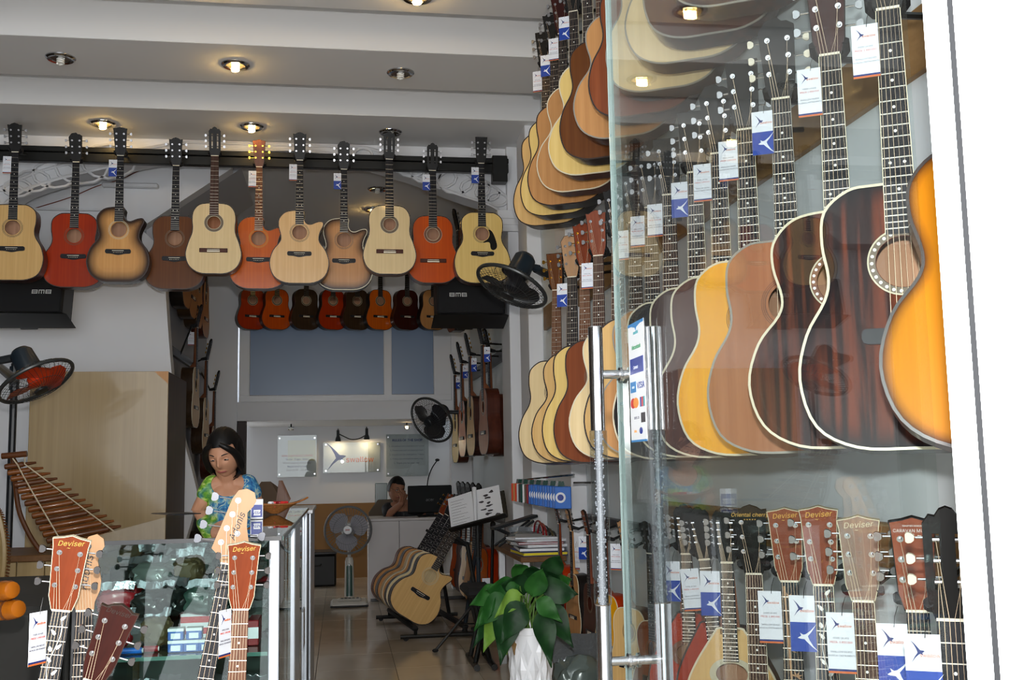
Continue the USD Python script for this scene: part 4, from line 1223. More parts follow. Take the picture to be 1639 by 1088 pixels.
# ------------------------------------------------------------------ glass display counter
glassy('counter_glass', (0.86, 0.93, 0.91), 1.36)
glassy('top_glass', (0.50, 0.52, 0.50))
plain('aluminium', (196, 204, 214), 0.3, 0.2)
plain('counter_dark', (34, 34, 36), 0.4)
plain('counter_base', (88, 92, 92), 0.5)
plain('green_glass_edge', (70, 110, 100), 0.15, coat=0.5)
CZ, CY0, CY1 = 1.08, 2.90, 5.07
cxr = onZ(446, 860, CZ)[0]
cxl = onZ(123, 866, CZ)[0]
ct = thing('display_counter', 'long glass display counter with aluminium corner posts and goods on its shelves', 'display counter')
put('base', MB().rbox(cxl, cxr, CY0, CY1, 0, .12, .004).geo(), 'counter_base', ct)
put('shelf', MB().box(cxl + .01, cxr - .01, CY0 + .01, CY1 - .01, .12, .128).geo(False), 'counter_dark', ct)
SH1, SH2 = .45, .775
for z in (SH1, SH2):
    put('glass_shelf', MB().box(cxl + .012, cxr - .03, CY0 + .012, CY1 - .02, z, z + .008).geo(False), 'counter_glass', ct)
    put('shelf_edge', MB().box(cxl + .012, cxr - .03, CY0 + .0095, CY0 + .012, z - .001, z + .009).geo(False), 'green_glass_edge', ct, 'green polished shelf edge')
put('front_pane', MB().box(cxl + .006, cxr - .02, CY0, CY0 + .006, .12, CZ - .008).geo(False), 'counter_glass', ct)
put('side_pane', MB().box(cxr - .006, cxr, CY0 + .02, CY0 + .62, .12, CZ - .008).geo(False), 'counter_glass', ct)
put('side_pane', MB().box(cxl, cxl + .006, CY0, CY1, .12, CZ - .008).geo(False), 'counter_glass', ct)
put('sliding_pane', MB().box(cxr - .014, cxr - .008, CY0 + .66, CY1 - .03, .12, CZ - .008).geo(False), 'counter_glass', ct)
put('back_board', MB().box(cxl + .006, cxr - .02, CY1 - .012, CY1, .12, CZ - .008).geo(False), 'counter_dark', ct)
put('corner_post', MB().rbox(cxr - .027, cxr - .001, CY0 - .004, CY0 + .016, 0, CZ - .006, .002).geo(), 'aluminium', ct)
put('corner_post', MB().rbox(cxl, cxl + .012, CY0 - .004, CY0 + .016, 0, CZ - .006, .002).geo(), 'counter_dark', ct)
put('sliding_door_stile', MB().rbox(cxr - .012, cxr + .006, CY0 + .80, CY0 + 1.22, .02, CZ - .02, .003).geo(), 'aluminium', ct)
put('sliding_door_stile', MB().rbox(cxr - .010, cxr + .004, CY1 - .06, CY1 - .02, .02, CZ - .01, .003).geo(), 'aluminium', ct)
put('door_handle', MB().rbox(cxr + .004, cxr + .012, CY0 + 1.45, CY0 + 1.62, .55, .70, .003).geo(), 'aluminium', ct)
put('top_pane', MB().rbox(cxl - .004, cxr + .006, CY0 - .008, CY1 + .004, CZ - .006, CZ, .001).geo(False), 'top_glass', ct)
put('top_trim', MB().box(cxl - .006, cxr + .008, CY0 - .012, CY0 - .008, CZ - .010, CZ + .001).geo(False), 'counter_dark', ct)
put('top_trim', MB().box(cxr + .006, cxr + .010, CY0 - .012, CY1 + .004, CZ - .010, CZ + .001).geo(False), 'green_glass_edge', ct)
put('inner_lining', MB().box(cxl + .01, cxr - .04, CY0 + .9, CY0 + .91, SH1 + .01, CZ - .02).geo(False), 'lining_green', ct)
plain('lining_green', (52, 70, 64), 0.5)
bc = thing('back_counter', 'pale topped low counter standing behind the glass display counter', 'counter')
q0, q1 = onY(462, 806, 5.25), onY(500, 806, 5.25)
put('top', MB().rbox(-.52, -.15, 5.62, 6.4, 1.03, 1.05, .003).geo(), 'frame_white', bc)
put('body', MB().rbox(-.50, -.17, 5.64, 6.38, 0, 1.03, .004).geo(), 'counter_dark', bc)
put('side_panel', MB().rbox(-.17, -.16, 5.64, 6.38, .05, 1.03, .002).geo(), 'aluminium', bc)

# goods in the counter
glassy('clear_plastic', (0.80, 0.86, 0.84), 1.5, 0.12)
plain('pack_grey', (92, 104, 100), 0.25, 0.2, bump=0.6, bscale=40.0)
plain('pack_dark', (20, 26, 25), 0.2, bump=0.5, bscale=40.0)
plain('pack_green', (36, 60, 52), 0.25, bump=0.5, bscale=40.0)
plain('pack_red', (130, 18, 28), 0.3, bump=0.3, bscale=40.0)
plain('box_red', (190, 40, 44), 0.35)
plain('box_white', (220, 222, 226), 0.4)
plain('box_blue', (44, 92, 168), 0.4)
plain('box_yellow', (226, 206, 40), 0.45)
plain('box_olive', (78, 68, 42), 0.5)
plain('stick_blue', (30, 100, 190), 0.35)
plain('silver_foil', (140, 146, 150), 0.15, 0.7, bump=0.8, bscale=60.0)


def inY(px, py, Y, z=None):
    c = onY(px, py, Y)
    if z is not None:
        c[2] = z
    return c


def striped_box(px0, px1, py0, py1, Y, d, base, stripe, label, n=2, group=None, name='strings_box', cat='box', z0=None):
    a, b = onY(px0, py1, Y), onY(px1, py0, Y)
    z = a[2] if z0 is None else z0
    p = thing(name, label, cat, ((a[0] + b[0]) / 2, Y, z), None, group)
    w, h = (b[0] - a[0]) / 2, b[2] - a[2]
    put('carton', MB().rbox(-w, w, 0, d, 0, h, .002).geo(), base, p)
    for k in range(n):
        zc = h * (k + .5) / n
        put('printed_band', MB().box(-w * .995, w * .995, -.0006, .0005, zc - h * .16 / n * 1.4, zc + h * .16 / n * 1.4).geo(False), stripe, p)
    return p


S2 = SH2 + .009
striped_box(288, 372, 968, 1026, 3.12, .14, 'box_red', 'box_white', 'stack sized red box with white bands on the counter shelf', 3, z0=S2)
striped_box(332, 368, 1000, 1027, 2.99, .08, 'box_red', 'box_white', 'small red box with white bands in front of the bigger red box', 2, z0=S2)
striped_box(396, 414, 985, 1026, 3.02, .12, 'pack_red', 'box_white', 'dark red box with one white band beside the aluminium post', 1, z0=S2)
striped_box(343, 366, 916, 940, 3.3, .05, 'box_yellow', 'box_olive', 'yellow box standing high among the plastic packets in the counter', 1, z0=S2 + .14)
put('box_riser', MB().rbox(-.35, -.2, 3.29, 3.5, S2, S2 + .138, .003).geo(), 'pack_dark', label='dark carton under the yellow box inside the counter', cat='carton')
for k, (x, y, row) in enumerate(((282, 1027, 0), (307, 1027, 0), (331, 1027, 0), (282, 1010, 1), (311, 1010, 1))):
    a = onY(x, y, 2.97)
    p = thing('jar_box', 'small blue and white box on the counter shelf, %s' % ('first of the lower three', 'middle of the lower three', 'last of the lower three', 'upper one over the first', 'upper one over the middle')[k], 'box', (a[0], 2.96, S2 + .031 * row), None, 'small blue boxes in the counter')
    put('carton', MB().rbox(-.020, .020, 0, .035, 0, .030, .002).geo(), 'box_blue', p)
    put('lid', MB().rbox(-.0205, .0205, -.0005, .0355, .022, .0305, .001).geo(), 'box_white', p)
    put('label_panel', MB().box(-.012, .012, -.0006, .0, .004, .018).geo(False), 'box_white', p)
for k, (xa, xb, y, m, z) in enumerate(((150, 190, 997, 'stick_blue', .02), (182, 226, 1000, 'stick_blue', .01), (226, 250, 1000, 'pack_red', .015))):
    a, b = onY(xa, y, 2.95), onY(xb, y, 2.95)
    a[2] = b[2] = S2 + .008
    a[1] += .02 * k
    b[1] += .02 * k
    p = thing('plastic_tube', ('blue plastic tube at the near corner of the counter shelf', 'second blue plastic tube lying nearer the middle of the shelf', 'short red plastic tube lying on the counter shelf')[k], 'tube', (a + b) / 2)
    put('barrel', MB().cyl(a - (a + b) / 2, b - (a + b) / 2, .008, n=10).geo(), m, p)
    put('end_cap', MB().cyl(b - (a + b) / 2, (b - (a + b) / 2) * 1.12, .006, n=10).geo(), 'box_white', p)
grng = np.random.default_rng(21)


def packet(label, c, size, mat, seed, rot=0.0, group=None, tilt=0.0):
    """A crumpled plastic bag with its contents."""
    g = np.random.default_rng(seed)
    p = thing('plastic_packet', label, 'packet', c, rz(rot) @ rx(tilt), group)
    m = trimesh.creation.icosphere(3, 1.0)
    v = np.asarray(m.vertices)
    v = np.sign(v) * np.abs(v) ** .7
    v = v * (1 + .25 * (meshkit.fbm(v * 2.2 + seed, 3, seed) - .5)[:, None] * 2)
    v = v * np.array(size) / 2
    v[:, 2] -= v[:, 2].min()
    put('bag', meshkit.arrays(trimesh.Trimesh(v, m.faces, process=False), 25), mat, p)
    f = MB()
    t = np.linspace(-1, 1, 9)
    top = v[:, 2].max()
    zz = [top * .9 + .008 * g.random() for _ in t]
    f.add(np.vstack([np.stack([t * size[0] * .45, np.full(9, -.001), zz], 1), np.stack([t * size[0] * .5, np.full(9, .004) * g.uniform(-1, 1, 9), np.array(zz) + size[2] * .3], 1)]), [[i, i + 1, 10 + i, 9 + i] for i in range(8)])
    f.add(np.vstack([np.stack([t * size[0] * .45, np.full(9, .001), zz], 1), np.stack([t * size[0] * .5, np.full(9, .006), np.array(zz) + size[2] * .3], 1)]), [[i + 1, i, 9 + i, 10 + i] for i in range(8)])
    put('sealed_edge', f.geo(25), 'silver_foil', p)
    return p


n = 0
for row, (z, ys_, nx) in enumerate(((S2, (3.06, 3.3, 3.6), 7), (S2 + .075, (3.12, 3.4, 3.7), 6), (S2 + .15, (3.2, 3.5), 5), (SH1 + .009, (3.0, 3.3, 3.6), 6), (SH1 + .10, (3.1, 3.4), 5))):
    for Y in ys_:
        for k in range(nx):
            x = cxl + .05 + (cxr - cxl - .12) * (k + grng.uniform(.2, .8)) / nx
            if row == 0 and x > -.44 and Y < 3.2:
                continue
            if row in (1, 2) and x > -.40 and Y < 3.5 and grng.random() < .6:
                continue
            mat = ('pack_grey', 'pack_dark', 'pack_green', 'pack_red', 'silver_foil', 'pack_dark', 'pack_grey', 'box_olive')[int(grng.integers(0, 8))] if row < 3 else ('box_olive', 'pack_dark', 'dark_walnut', 'board_brown', 'pack_grey')[int(grng.integers(0, 5))]
            where = ('bottom layer of the upper shelf', 'middle layer of the upper shelf', 'top layer of the upper shelf', 'bottom layer of the lower shelf', 'top layer of the lower shelf')[row]
            col = {'pack_grey': 'grey', 'pack_dark': 'blackish', 'pack_green': 'dark green', 'pack_red': 'red', 'silver_foil': 'silver', 'box_olive': 'olive', 'dark_walnut': 'dark brown', 'board_brown': 'brown'}[mat]
            nth = ('first', 'second', 'third', 'fourth', 'fifth', 'sixth', 'seventh')
            packet('%s packet, %s, %s row from the front, %s along' % (col, where, nth[ys_.index(Y)], nth[k]), (x, Y + grng.uniform(-.03, .03), z), (grng.uniform(.07, .12), grng.uniform(.06, .12), grng.uniform(.05, .08)), mat, 100 + n, grng.uniform(-.8, .8), 'plastic packets piled in the counter')
            n += 1
# things on the counter top
card = thing('card_holder', 'white and blue VISA card holder standing on the counter top', 'card holder', inY(411, 820, 3.95, CZ))
put('backing', MB().rbox(-.022, .022, 0, .004, 0, .072, .001).geo(), 'box_white', card)
put('blue_panel', MB().box(-.019, .019, -.0008, 0, .008, .052).geo(False), 'card_blue', card)
put('card_panel', MB().box(-.011, .013, -.0016, -.0008, .014, .034).geo(False), 'box_white', card)
v_, f_ = lettering('VISA', .009, .0003, True)
put('lettering', meshkit.arrays(trimesh.Trimesh(v_ + [.001, -.0018, .019], f_, process=False), False), 'card_blue', card)
put('foot', MB().rbox(-.022, .022, .0, .035, 0, .003, .001).geo(), 'box_white', card)
wood('wicker', (120, 74, 36), (150, 96, 50), 0.5, 0.1, 120, 120)
bk = thing('basket', 'boat shaped woven basket of red wrapped picks on the counter', 'basket', inY(440, 816, 4.35, CZ))
hullp = []
for k in range(7):
    t = k / 6
    r = .014 + .034 * t
    hullp.append([(1.25 * (r + .02 * t) * math.cos(a) + .035 * t * abs(math.cos(a)) ** 6 * np.sign(math.cos(a)) * 1.2, r * .8 * math.sin(a), .004 + .036 * t + .024 * t * abs(math.cos(a)) ** 8) for a in np.arange(24) * math.pi / 12])
hv = np.array(hullp).reshape(-1, 3)
hf = [[i * 24 + j, i * 24 + (j + 1) % 24, (i + 1) * 24 + (j + 1) % 24, (i + 1) * 24 + j] for i in range(6) for j in range(24)]
put('woven_hull', MB().add(np.vstack([hv, hv * [.93, .9, 1] + [0, 0, .003]]), np.vstack([hf, np.array(hf)[:, ::-1] + len(hv)])).geo(), 'wicker', bk)
put('rim', MB().tube(hv[-24:], .0035, 6, False, True).geo(), 'wicker', bk)
for k in range(16):
    a, r = grng.uniform(0, 6.28), .034 * math.sqrt(grng.random())
    q = thing('wrapped_sweet', 'small red wrapped packet lying in the woven basket on the counter', 'packet', np.array(inY(440, 816, 4.35, CZ)) + [r * 1.2 * math.cos(a), r * .7 * math.sin(a), .028 + .012 * (k // 8)], rz(grng.uniform(0, 3)), 'red wrapped packets in the basket')
    put('wrapper', MB().rbox(-.014, .014, -.009, .009, 0, .012, .004).geo(), ('pack_red', 'card_red', 'box_white', 'box_red')[k % 4], q)
tl = onZ(262, 824, CZ)
p = thing('music_book', 'thin black folder corner lying on the far part of the counter top', 'folder', (tl[0] + .02, 4.7, CZ), rz(.5))
put('cover', MB().prism([(-.06, 0), (.09, .0), (.085, .002), (-.05, .004)], -.09, .10).geo(), 'counter_dark', p)

# ------------------------------------------------------------------ plywood cabinet
c0, c1 = onY(49, 595, 7.3), onY(270, 593, 7.3)
cb = thing('plywood_cabinet', 'tall plain plywood cabinet against the white partition wall', 'cabinet')
put('front_panel', MB().rbox(c0[0], c1[0] - .001, 7.30, 7.318, .0, c0[2], .002).geo(), 'plywood', cb)
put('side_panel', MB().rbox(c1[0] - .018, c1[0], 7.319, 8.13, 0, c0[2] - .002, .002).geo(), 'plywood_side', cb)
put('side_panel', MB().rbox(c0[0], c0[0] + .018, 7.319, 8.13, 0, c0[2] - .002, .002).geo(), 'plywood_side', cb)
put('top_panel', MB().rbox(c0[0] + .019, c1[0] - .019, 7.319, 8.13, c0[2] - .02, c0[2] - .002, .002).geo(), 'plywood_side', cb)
put('corner_brace', MB().prism([(c1[0] - .09, c0[2] - .001), (c1[0] - .001, c0[2] - .001), (c1[0] - .001, c0[2] - .085)], 7.296, 7.2995).geo(), 'cedar_tan', cb)

# ------------------------------------------------------------------ bamboo xylophone on a low table
wood('bamboo', (104, 58, 24), (126, 74, 34), 0.35, 0.3, 20, 3)
wood('bamboo_dark', (82, 46, 22), (100, 58, 30), 0.4, 0.2, 20, 3)
wood('bamboo_orange', (140, 74, 10), (158, 90, 20), 0.3, 0.4, 20, 3)
plain('cord_pale', (190, 176, 150), 0.7)
wood('table_wood', (96, 66, 38), (116, 82, 50), 0.5, 0.1, 30, 30)
YX = 6.35
zt_ = onY(55, 886, YX)[2]
tb = thing('low_table', 'pale wooden table under the bamboo xylophone', 'table')
tx0, tx1 = onY(-60, 880, YX)[0], onY(130, 880, YX)[0]
put('tabletop', MB().rbox(tx0, tx1, YX - .12, YX + .6, zt_ - .035, zt_, .004).geo(), 'table_wood', tb)
for k in range(4):
    w = (tx1 - tx0 - .04) / 4
    put('front_board', MB().rbox(tx0 + .02 + w * k + .002, tx0 + .02 + w * (k + 1) - .002, YX - .10, YX - .08, .0, zt_ - .036, .003).geo(), 'plywood', tb)
for xx in (tx0 + .02, tx1 - .07):
    for yy in (YX - .07, YX + .52):
        put('leg', MB().rbox(xx, xx + .05, yy, yy + .05, 0, zt_ - .036, .003).geo(), 'table_wood', tb)
xy = thing('bamboo_xylophone', 'hanging bamboo tube xylophone in front of the plywood cabinet', 'xylophone')
lft, rgt = [], []
for k in range(16):
    t = k / 15
    a = onY(8 + (97 - 8) * t ** 1.05, 747 + (894 - 747) * t, YX)
    b = onY(54 + 171 * t, 740 + 128 * t, YX)
    a[1] -= .05 * t
    b[1] += .05
    r = .0160 + .003 * t
    d_ = (b - a) / np.linalg.norm(b - a)
    put('bamboo_tube', MB().tube([a - d_ * .004, a, a + d_ * .012, a + d_ * .016, b - d_ * .07, b - d_ * .066, b], [r * .55, r * .9, r, r, r, r * .8, r * .35], 14).geo(), 'bamboo' if k % 3 else 'bamboo_dark', xy)
    lft.append(a + d_ * .07 + [0, -r - .003, 0])
    rgt.append(b - d_ * .055 + [0, -r - .003, 0])
a, b = onY(3, 730, YX), onY(43, 726, YX)
put('top_bar', MB().tube([a, b], .017, 12).geo(), 'bamboo_dark', xy)
put('hanging_cord', MB().tube([onY(18, 730, YX)] + lft, .004, 5).geo(), 'cord_pale', xy)
put('hanging_cord', MB().tube([onY(40, 727, YX)] + rgt, .004, 5).geo(), 'cord_pale', xy)
put('bow_frame', MB().tube(spline([onY(x, y, YX + .1) for x, y in ((20, 730), (24, 770), (30, 815), (44, 850), (62, 878), (84, 897))], 6), .014, 8).geo(), 'bamboo_dark', xy)
put('back_strut', MB().tube([onY(22, 735, YX + .1), (onY(70, 800, YX)[0], YX + .42, zt_)], .012, 8).geo(), 'bamboo_dark', xy)
kb = thing('bamboo_rattle', 'curved comb of thin bamboo teeth at the edge of the view', 'bamboo instrument')
pts = [onY(x, y, 6.0) for x, y in ((-30, 800), (-8, 815), (3, 850), (6, 890), (2, 930), (-6, 960))]
sp = spline(pts, 8)
put('bow', MB().tube(sp, .02, 8).geo(), 'plywood', kb)
for k in range(3, len(sp) - 2):
    put('tooth', MB().tube([sp[k] + [.012, 0, 0], sp[k] + [.036, -.01, -.006]], [.006, .003], 6).geo(), 'bamboo_dark', kb)
dk = thing('covered_table', 'dark cloth covered table beside the glass counter', 'table')
zc_ = .86
plain('cloth_dark', (30, 29, 26), 0.85, bump=0.3, bscale=30.0, vary=0.15)
put('tabletop', MB().rbox(-2.2, -.82, 3.45, 4.5, zc_ - .03, zc_, .01).geo(), 'cloth_dark', dk)
put('cloth_drop', MB().rbox(-2.19, -.83, 3.44, 3.455, .05, zc_ - .02, .004).geo(), 'cloth_dark', dk)
put('cloth_drop', MB().rbox(-.835, -.815, 3.46, 4.49, .05, zc_ - .02, .004).geo(), 'cloth_dark', dk)
for xx in (-2.1, -.95):
    for yy in (3.55, 4.35):
        put('leg', MB().rbox(xx, xx + .05, yy, yy + .05, 0, zc_ - .031, .003).geo(), 'counter_dark', dk)
for k, (pa_, pb_, r) in enumerate((((-60, 950), (20, 944), .024), ((-60, 985), (30, 974), .024))):
    a, b = onY(*pa_, 3.0), onY(*pb_, 2.85)
    p = thing('bamboo_pole', ('upper', 'lower')[k] + ' orange bamboo tube poking in beside the dark table', 'bamboo tube', b)
    d_ = (a - b) / np.linalg.norm(a - b)
    put('tube', MB().tube([d_ * -.004, d_ * 0, d_ * .012, d_ * .5], [r * .5, r * .85, r, r], 14).geo(), 'bamboo_orange', p)
    put('end_ring', MB().tube([d_ * .035, d_ * .045], r * 1.06, 14).geo(), 'bamboo_dark', p)

# ------------------------------------------------------------------ fans
plain('fan_black', (28, 32, 36), 0.4)
plain('fan_navy', (28, 38, 46), 0.3)
plain('fan_wire', (60, 62, 62), 0.35, 0.3)
plain('fan_grey_wire', (120, 122, 124), 0.3, 0.3)
plain('fan_orange', (206, 60, 20), 0.35)
plain('fan_blade_grey', (150, 150, 158), 0.25)
plain('fan_blade_dark', (40, 40, 44), 0.3)
plain('fan_green', (16, 62, 52), 0.25)
plain('fan_body', (196, 194, 186), 0.4)


def fan_head(p, c, R, r, wire, blade, motor, hubmat, nw=44):
    """A caged fan: local -y is the blowing side."""
    T = mat4(c, R)
    for nm, s in (('front_grille', -1), ('rear_grille', 1)):
        mb = MB()
        for k in range(nw):
            a = k * 2 * math.pi / nw
            pts = [(q * math.cos(a + .25 * (q / r)), s * (.055 * (1 - (q / r) ** 2.4) + .012), q * math.sin(a + .25 * (q / r))) for q in np.linspace(r * .2, r * .985, 7)]
            mb.tube(pts, .0013, 3, False)
        for q in (r * .2, r * .62):
            mb.tube([(q * math.cos(a), s * (.055 * (1 - (q / r) ** 2.4) + .012), q * math.sin(a)) for a in np.arange(28) * math.pi / 14], .0016, 4, False, True)
        put(nm, mb.xf(T).geo(), wire, p)
    put('guard_ring', MB().tube([(r * math.cos(a), 0, r * math.sin(a)) for a in np.arange(44) * math.pi / 22], .011, 8, False, True).xf(T).geo(), wire, p)
    put('hub_badge', MB().lathe([(0, .072), (r * .17, .070), (r * .19, .064), (r * .19, .058), (0, .058)], 24, mat4(rot=rx(math.pi / 2))).xf(T).geo(), hubmat, p)
    for k in range(3):
        a0 = k * 2 * math.pi / 3 + .4
        rows = []
        for u in np.linspace(0, 1, 6):
            q = r * (.16 + .72 * u)
            w = .92 * math.sin(math.pi * min(1, .25 + u * .6)) * (1 if u < .95 else .7)
            rows.append([(q * math.cos(a0 + w * s), .022 * s, q * math.sin(a0 + w * s)) for s in np.linspace(-1, 1, 6)])
        v = np.array(rows).reshape(-1, 3)
        f = np.array([[i * 6 + j, i * 6 + j + 1, (i + 1) * 6 + j + 1, (i + 1) * 6 + j] for i in range(5) for j in range(5)])
        put('blade', MB().add(np.vstack([v, v + [0, .003, 0]]), np.vstack([f, f[:, ::-1] + len(v)])).xf(T).geo(), blade, p)
    put('blade_hub', MB().lathe([(0, -.03), (r * .2, -.026), (r * .22, .02), (0, .03)], 20, mat4(rot=rx(math.pi / 2))).xf(T).geo(), blade, p)
    put('motor', MB().lathe([(0, -.215), (.045, -.21), (.062, -.19), (.068, -.09), (.055, -.06), (0, -.06)], 24, mat4(rot=rx(math.pi / 2))).xf(T).geo(), motor, p)
    return T


def facing(n, up=(0, 0, 1)):
    """Rotation whose -y axis points along n."""
    y = -np.asarray(n, float) / np.linalg.norm(n)
    x = np.cross(y, up)
    x /= np.linalg.norm(x)
    return np.stack([x, y, np.cross(x, y)], 1)


f1 = thing('bracket_fan', 'black caged wall fan tilted down beside the white pilaster, over the mid row', 'fan', group='bracket fans')
c = onY(819, 458, 5.75)
T = fan_head(f1, c, facing((-.45, -.20, -.87)), .205, 'fan_wire', 'fan_blade_dark', 'fan_navy', 'fan_black')
bp = (T @ np.array([0, .2, 0.0, 1]))[:3]
put('neck_joint', MB().tube([bp, bp + [.03, .02, -.05], bp + [.08, .03, -.06]], .022, 10).geo(), 'fan_navy', f1)
put('wall_arm', MB().tube([bp + [.06, .03, -.06], np.array([1.24, 5.95, bp[2] - .10])], [.024, .03], 10).geo(), 'fan_black', f1)
put('wall_plate', MB().rbox(1.225, 1.262, 5.90, 6.02, bp[2] - .2, bp[2] - .03, .006).geo(), 'fan_black', f1)
f2 = thing('bracket_fan', 'black caged wall fan with orange blades above the plywood cabinet', 'fan', group='bracket fans')
c = onY(58, 610, 6.2)
T = fan_head(f2, c, facing((.50, -.20, -.84)), .205, 'fan_wire', 'fan_orange', 'fan_navy', 'fan_black')
bp = (T @ np.array([0, .17, 0.0, 1]))[:3]
put('wall_arm', MB().tube([bp, bp + [-.16, .02, -.03], (bp[0] - .30, 7.14, bp[2] - .05)], [.024, .022, .03], 10).geo(), 'fan_black', f2)
put('wall_pole', MB().tube([(bp[0] - .30, 7.14, bp[2] + .05), (bp[0] - .30, 7.14, 0.02)], .022, 10).geo(), 'fan_black', f2)
put('pole_joint', MB().tube([(bp[0] - .30, 7.14, bp[2] + .03), (bp[0] - .30, 7.14, bp[2] - .12)], .03, 10).geo(), 'fan_navy', f2)
put('pole_foot', MB().lathe([(0, .03), (.12, .02), (.14, .0), (0, 0)], 24, mat4((bp[0] - .30, 7.14, 0))).geo(), 'fan_black', f2)
f3 = thing('bracket_fan', 'dark caged wall fan in the back room beside the alcove guitars', 'fan', group='bracket fans')
c = onY(691, 672, 9.4)
T = fan_head(f3, c, facing((-.62, -.62, -.48)), .215, 'fan_wire', 'fan_blade_dark', 'fan_black', 'fan_black')
bp = (T @ np.array([0, .2, 0.0, 1]))[:3]
put('wall_arm', MB().tube([bp, (bp[0] + .02, 9.84, bp[2]), (bp[0] + .06, 9.9, bp[2]), np.array([XR, 9.9, bp[2] - .02])], [.022, .018, .018, .018], 10).geo(), 'fan_black', f3)
f4 = thing('pedestal_fan', 'grey pedestal fan with green column standing on the tiled floor', 'fan')
c = onY(557, 848, 10.1)
T = fan_head(f4, c, facing((-.06, -1, .06)), .213, 'fan_grey_wire', 'fan_blade_grey', 'fan_body', 'box_white')
fx, fy = c[0] + .012, c[1] + .10
put('brand_mark', MB().box(-.02, .02, -.0745, -.072, -.008, .008).xf(T).geo(False), 'pack_red', f4)
put('neck', MB().cyl((fx, fy, c[2] - .06), (fx, fy, .38), .016, n=12).geo(), 'fan_body', f4)
put('column', MB().lathe([(0, .08), (.044, .08), (.040, .40), (.030, .44), (0, .44)], 16, mat4((fx, fy, 0))).geo(), 'fan_body', f4)
put('column_inlay', MB().hull([(fx + x * k, fy - .047 + abs(x) * .2, z) for k, z in ((1, .09), (.9, .36)) for x in (-.028, 0, .028)] + [(fx, fy - .040, .39)]).geo(), 'fan_green', f4, 'dark green glossy inlay')
put('base', MB().rbox(fx - .17, fx + .17, fy - .16, fy + .16, 0.0, .05, .02).geo(), 'fan_body', f4)
put('base_skirt', MB().rbox(fx - .175, fx + .175, fy - .165, fy + .165, .002, .02, .008).geo(), 'fan_black', f4)
put('control_panel', MB().rbox(fx - .11, fx + .11, fy - .13, fy - .02, .05, .075, .012).geo(), 'fan_body', f4)
for k in range(5):
    put('speed_button', MB().rbox(fx - .08 + .036 * k, fx - .058 + .036 * k, fy - .10, fy - .07, .074, .082, .002).geo(), 'fan_black', f4)

# ------------------------------------------------------------------ hanging loudspeakers
plain('speaker_black', (16, 17, 18), 0.55)
plain('speaker_grille', (22, 22, 24), 0.9, bump=0.6, bscale=500.0)


for k, (xa, xb, yt, ybm, lx, ly) in enumerate(((-60, 104, 448, 512, 67, 468), (699, 806, 452, 514, 733, 473))):
    Y = 7.62
    sp_ = thing('loudspeaker', ('black loudspeaker with BMB lettering hanging under the guitars over the white partition', 'black loudspeaker with BMB lettering hanging beside the white pilaster')[k], 'loudspeaker', group='hanging loudspeakers')
    a, b = onY(xa, ybm, Y), onY(xb, yt, Y)
    tilt = mat4(((a[0] + b[0]) / 2, Y, b[2]), rx(math.radians(-14)))
    w, h = (b[0] - a[0]) / 2, (b[2] - a[2])
    put('cabinet', MB().rbox(-w, w, .005, .27, -h * .86, .06, .012).xf(tilt).geo(), 'speaker_black', sp_)
    put('grille', MB().rbox(-w * .96, w * .96, -.006, .006, -h * .84, .05, .008).xf(tilt).geo(), 'speaker_grille', sp_)
    put('base_flange', MB().hull([(x, y, z) for x, y, z in ((-w * 1.1, .0, -h * .90), (w * 1.1, .0, -h * .90), (0, -.08, -h * 1.0), (-w * 1.1, .28, -h * .88), (w * 1.1, .28, -h * .88), (-w * .9, .02, -h * .80), (w * .9, .02, -h * .80), (0, -.05, -h * .93))]).xf(tilt).geo(), 'speaker_black', sp_)
    put('mount_bracket', MB().rbox(-.06, .06, .26, .44, -h * .7, -h * .5, .004).xf(tilt).geo(), 'rail_black', sp_)
    lc = onY(lx, ly, Y - .02)
    # lettering lies on the grille
    lx_l, lz_l = lc[0] - (a[0] + b[0]) / 2, lc[2] - b[2]
    hh = .030
    for gi, kind in enumerate('BMB'):
        t_ = hh * .2
        ox = lx_l - hh * 2.1 + gi * hh * 1.48
        wd_ = hh * 1.25
        o = sbox(ox, lz_l - hh / 2, ox + wd_, lz_l + hh / 2)
        if kind == 'B':
            o = o.difference(sbox(ox + t_, lz_l - hh / 2 + t_, ox + wd_ - t_, lz_l - t_ * .5)).difference(sbox(ox + t_, lz_l + t_ * .5, ox + wd_ - t_, lz_l + hh / 2 - t_))
        else:
            o = o.difference(sbox(ox + t_, lz_l - hh, ox + wd_ / 2 - t_ / 2, lz_l + hh / 2 - t_)).difference(sbox(ox + wd_ / 2 + t_ / 2, lz_l - hh, ox + wd_ - t_, lz_l + hh / 2 - t_))
        put('logo_lettering', MB().prism(o, -.0085, -.0055).xf(tilt).geo(False), 'silver_print', sp_)
# ------------------------------------------------------------------ people
plain('skin', (190, 138, 108), 0.55, spec=0.3)
plain('skin_man', (150, 104, 80), 0.6, spec=0.3)
plain('hair_black', (13, 11, 11), 0.5, spec=.3)
plain('eye_white', (224, 218, 210), 0.4)
plain('eye_dark', (24, 18, 16), 0.3)
plain('lip', (150, 76, 70), 0.5)
plain('brow', (30, 22, 20), 0.7)
plain('shirt_black', (26, 27, 30), 0.8)
plain('trousers_dark', (40, 42, 50), 0.8)
plain('shoe_dark', (30, 28, 28), 0.5)


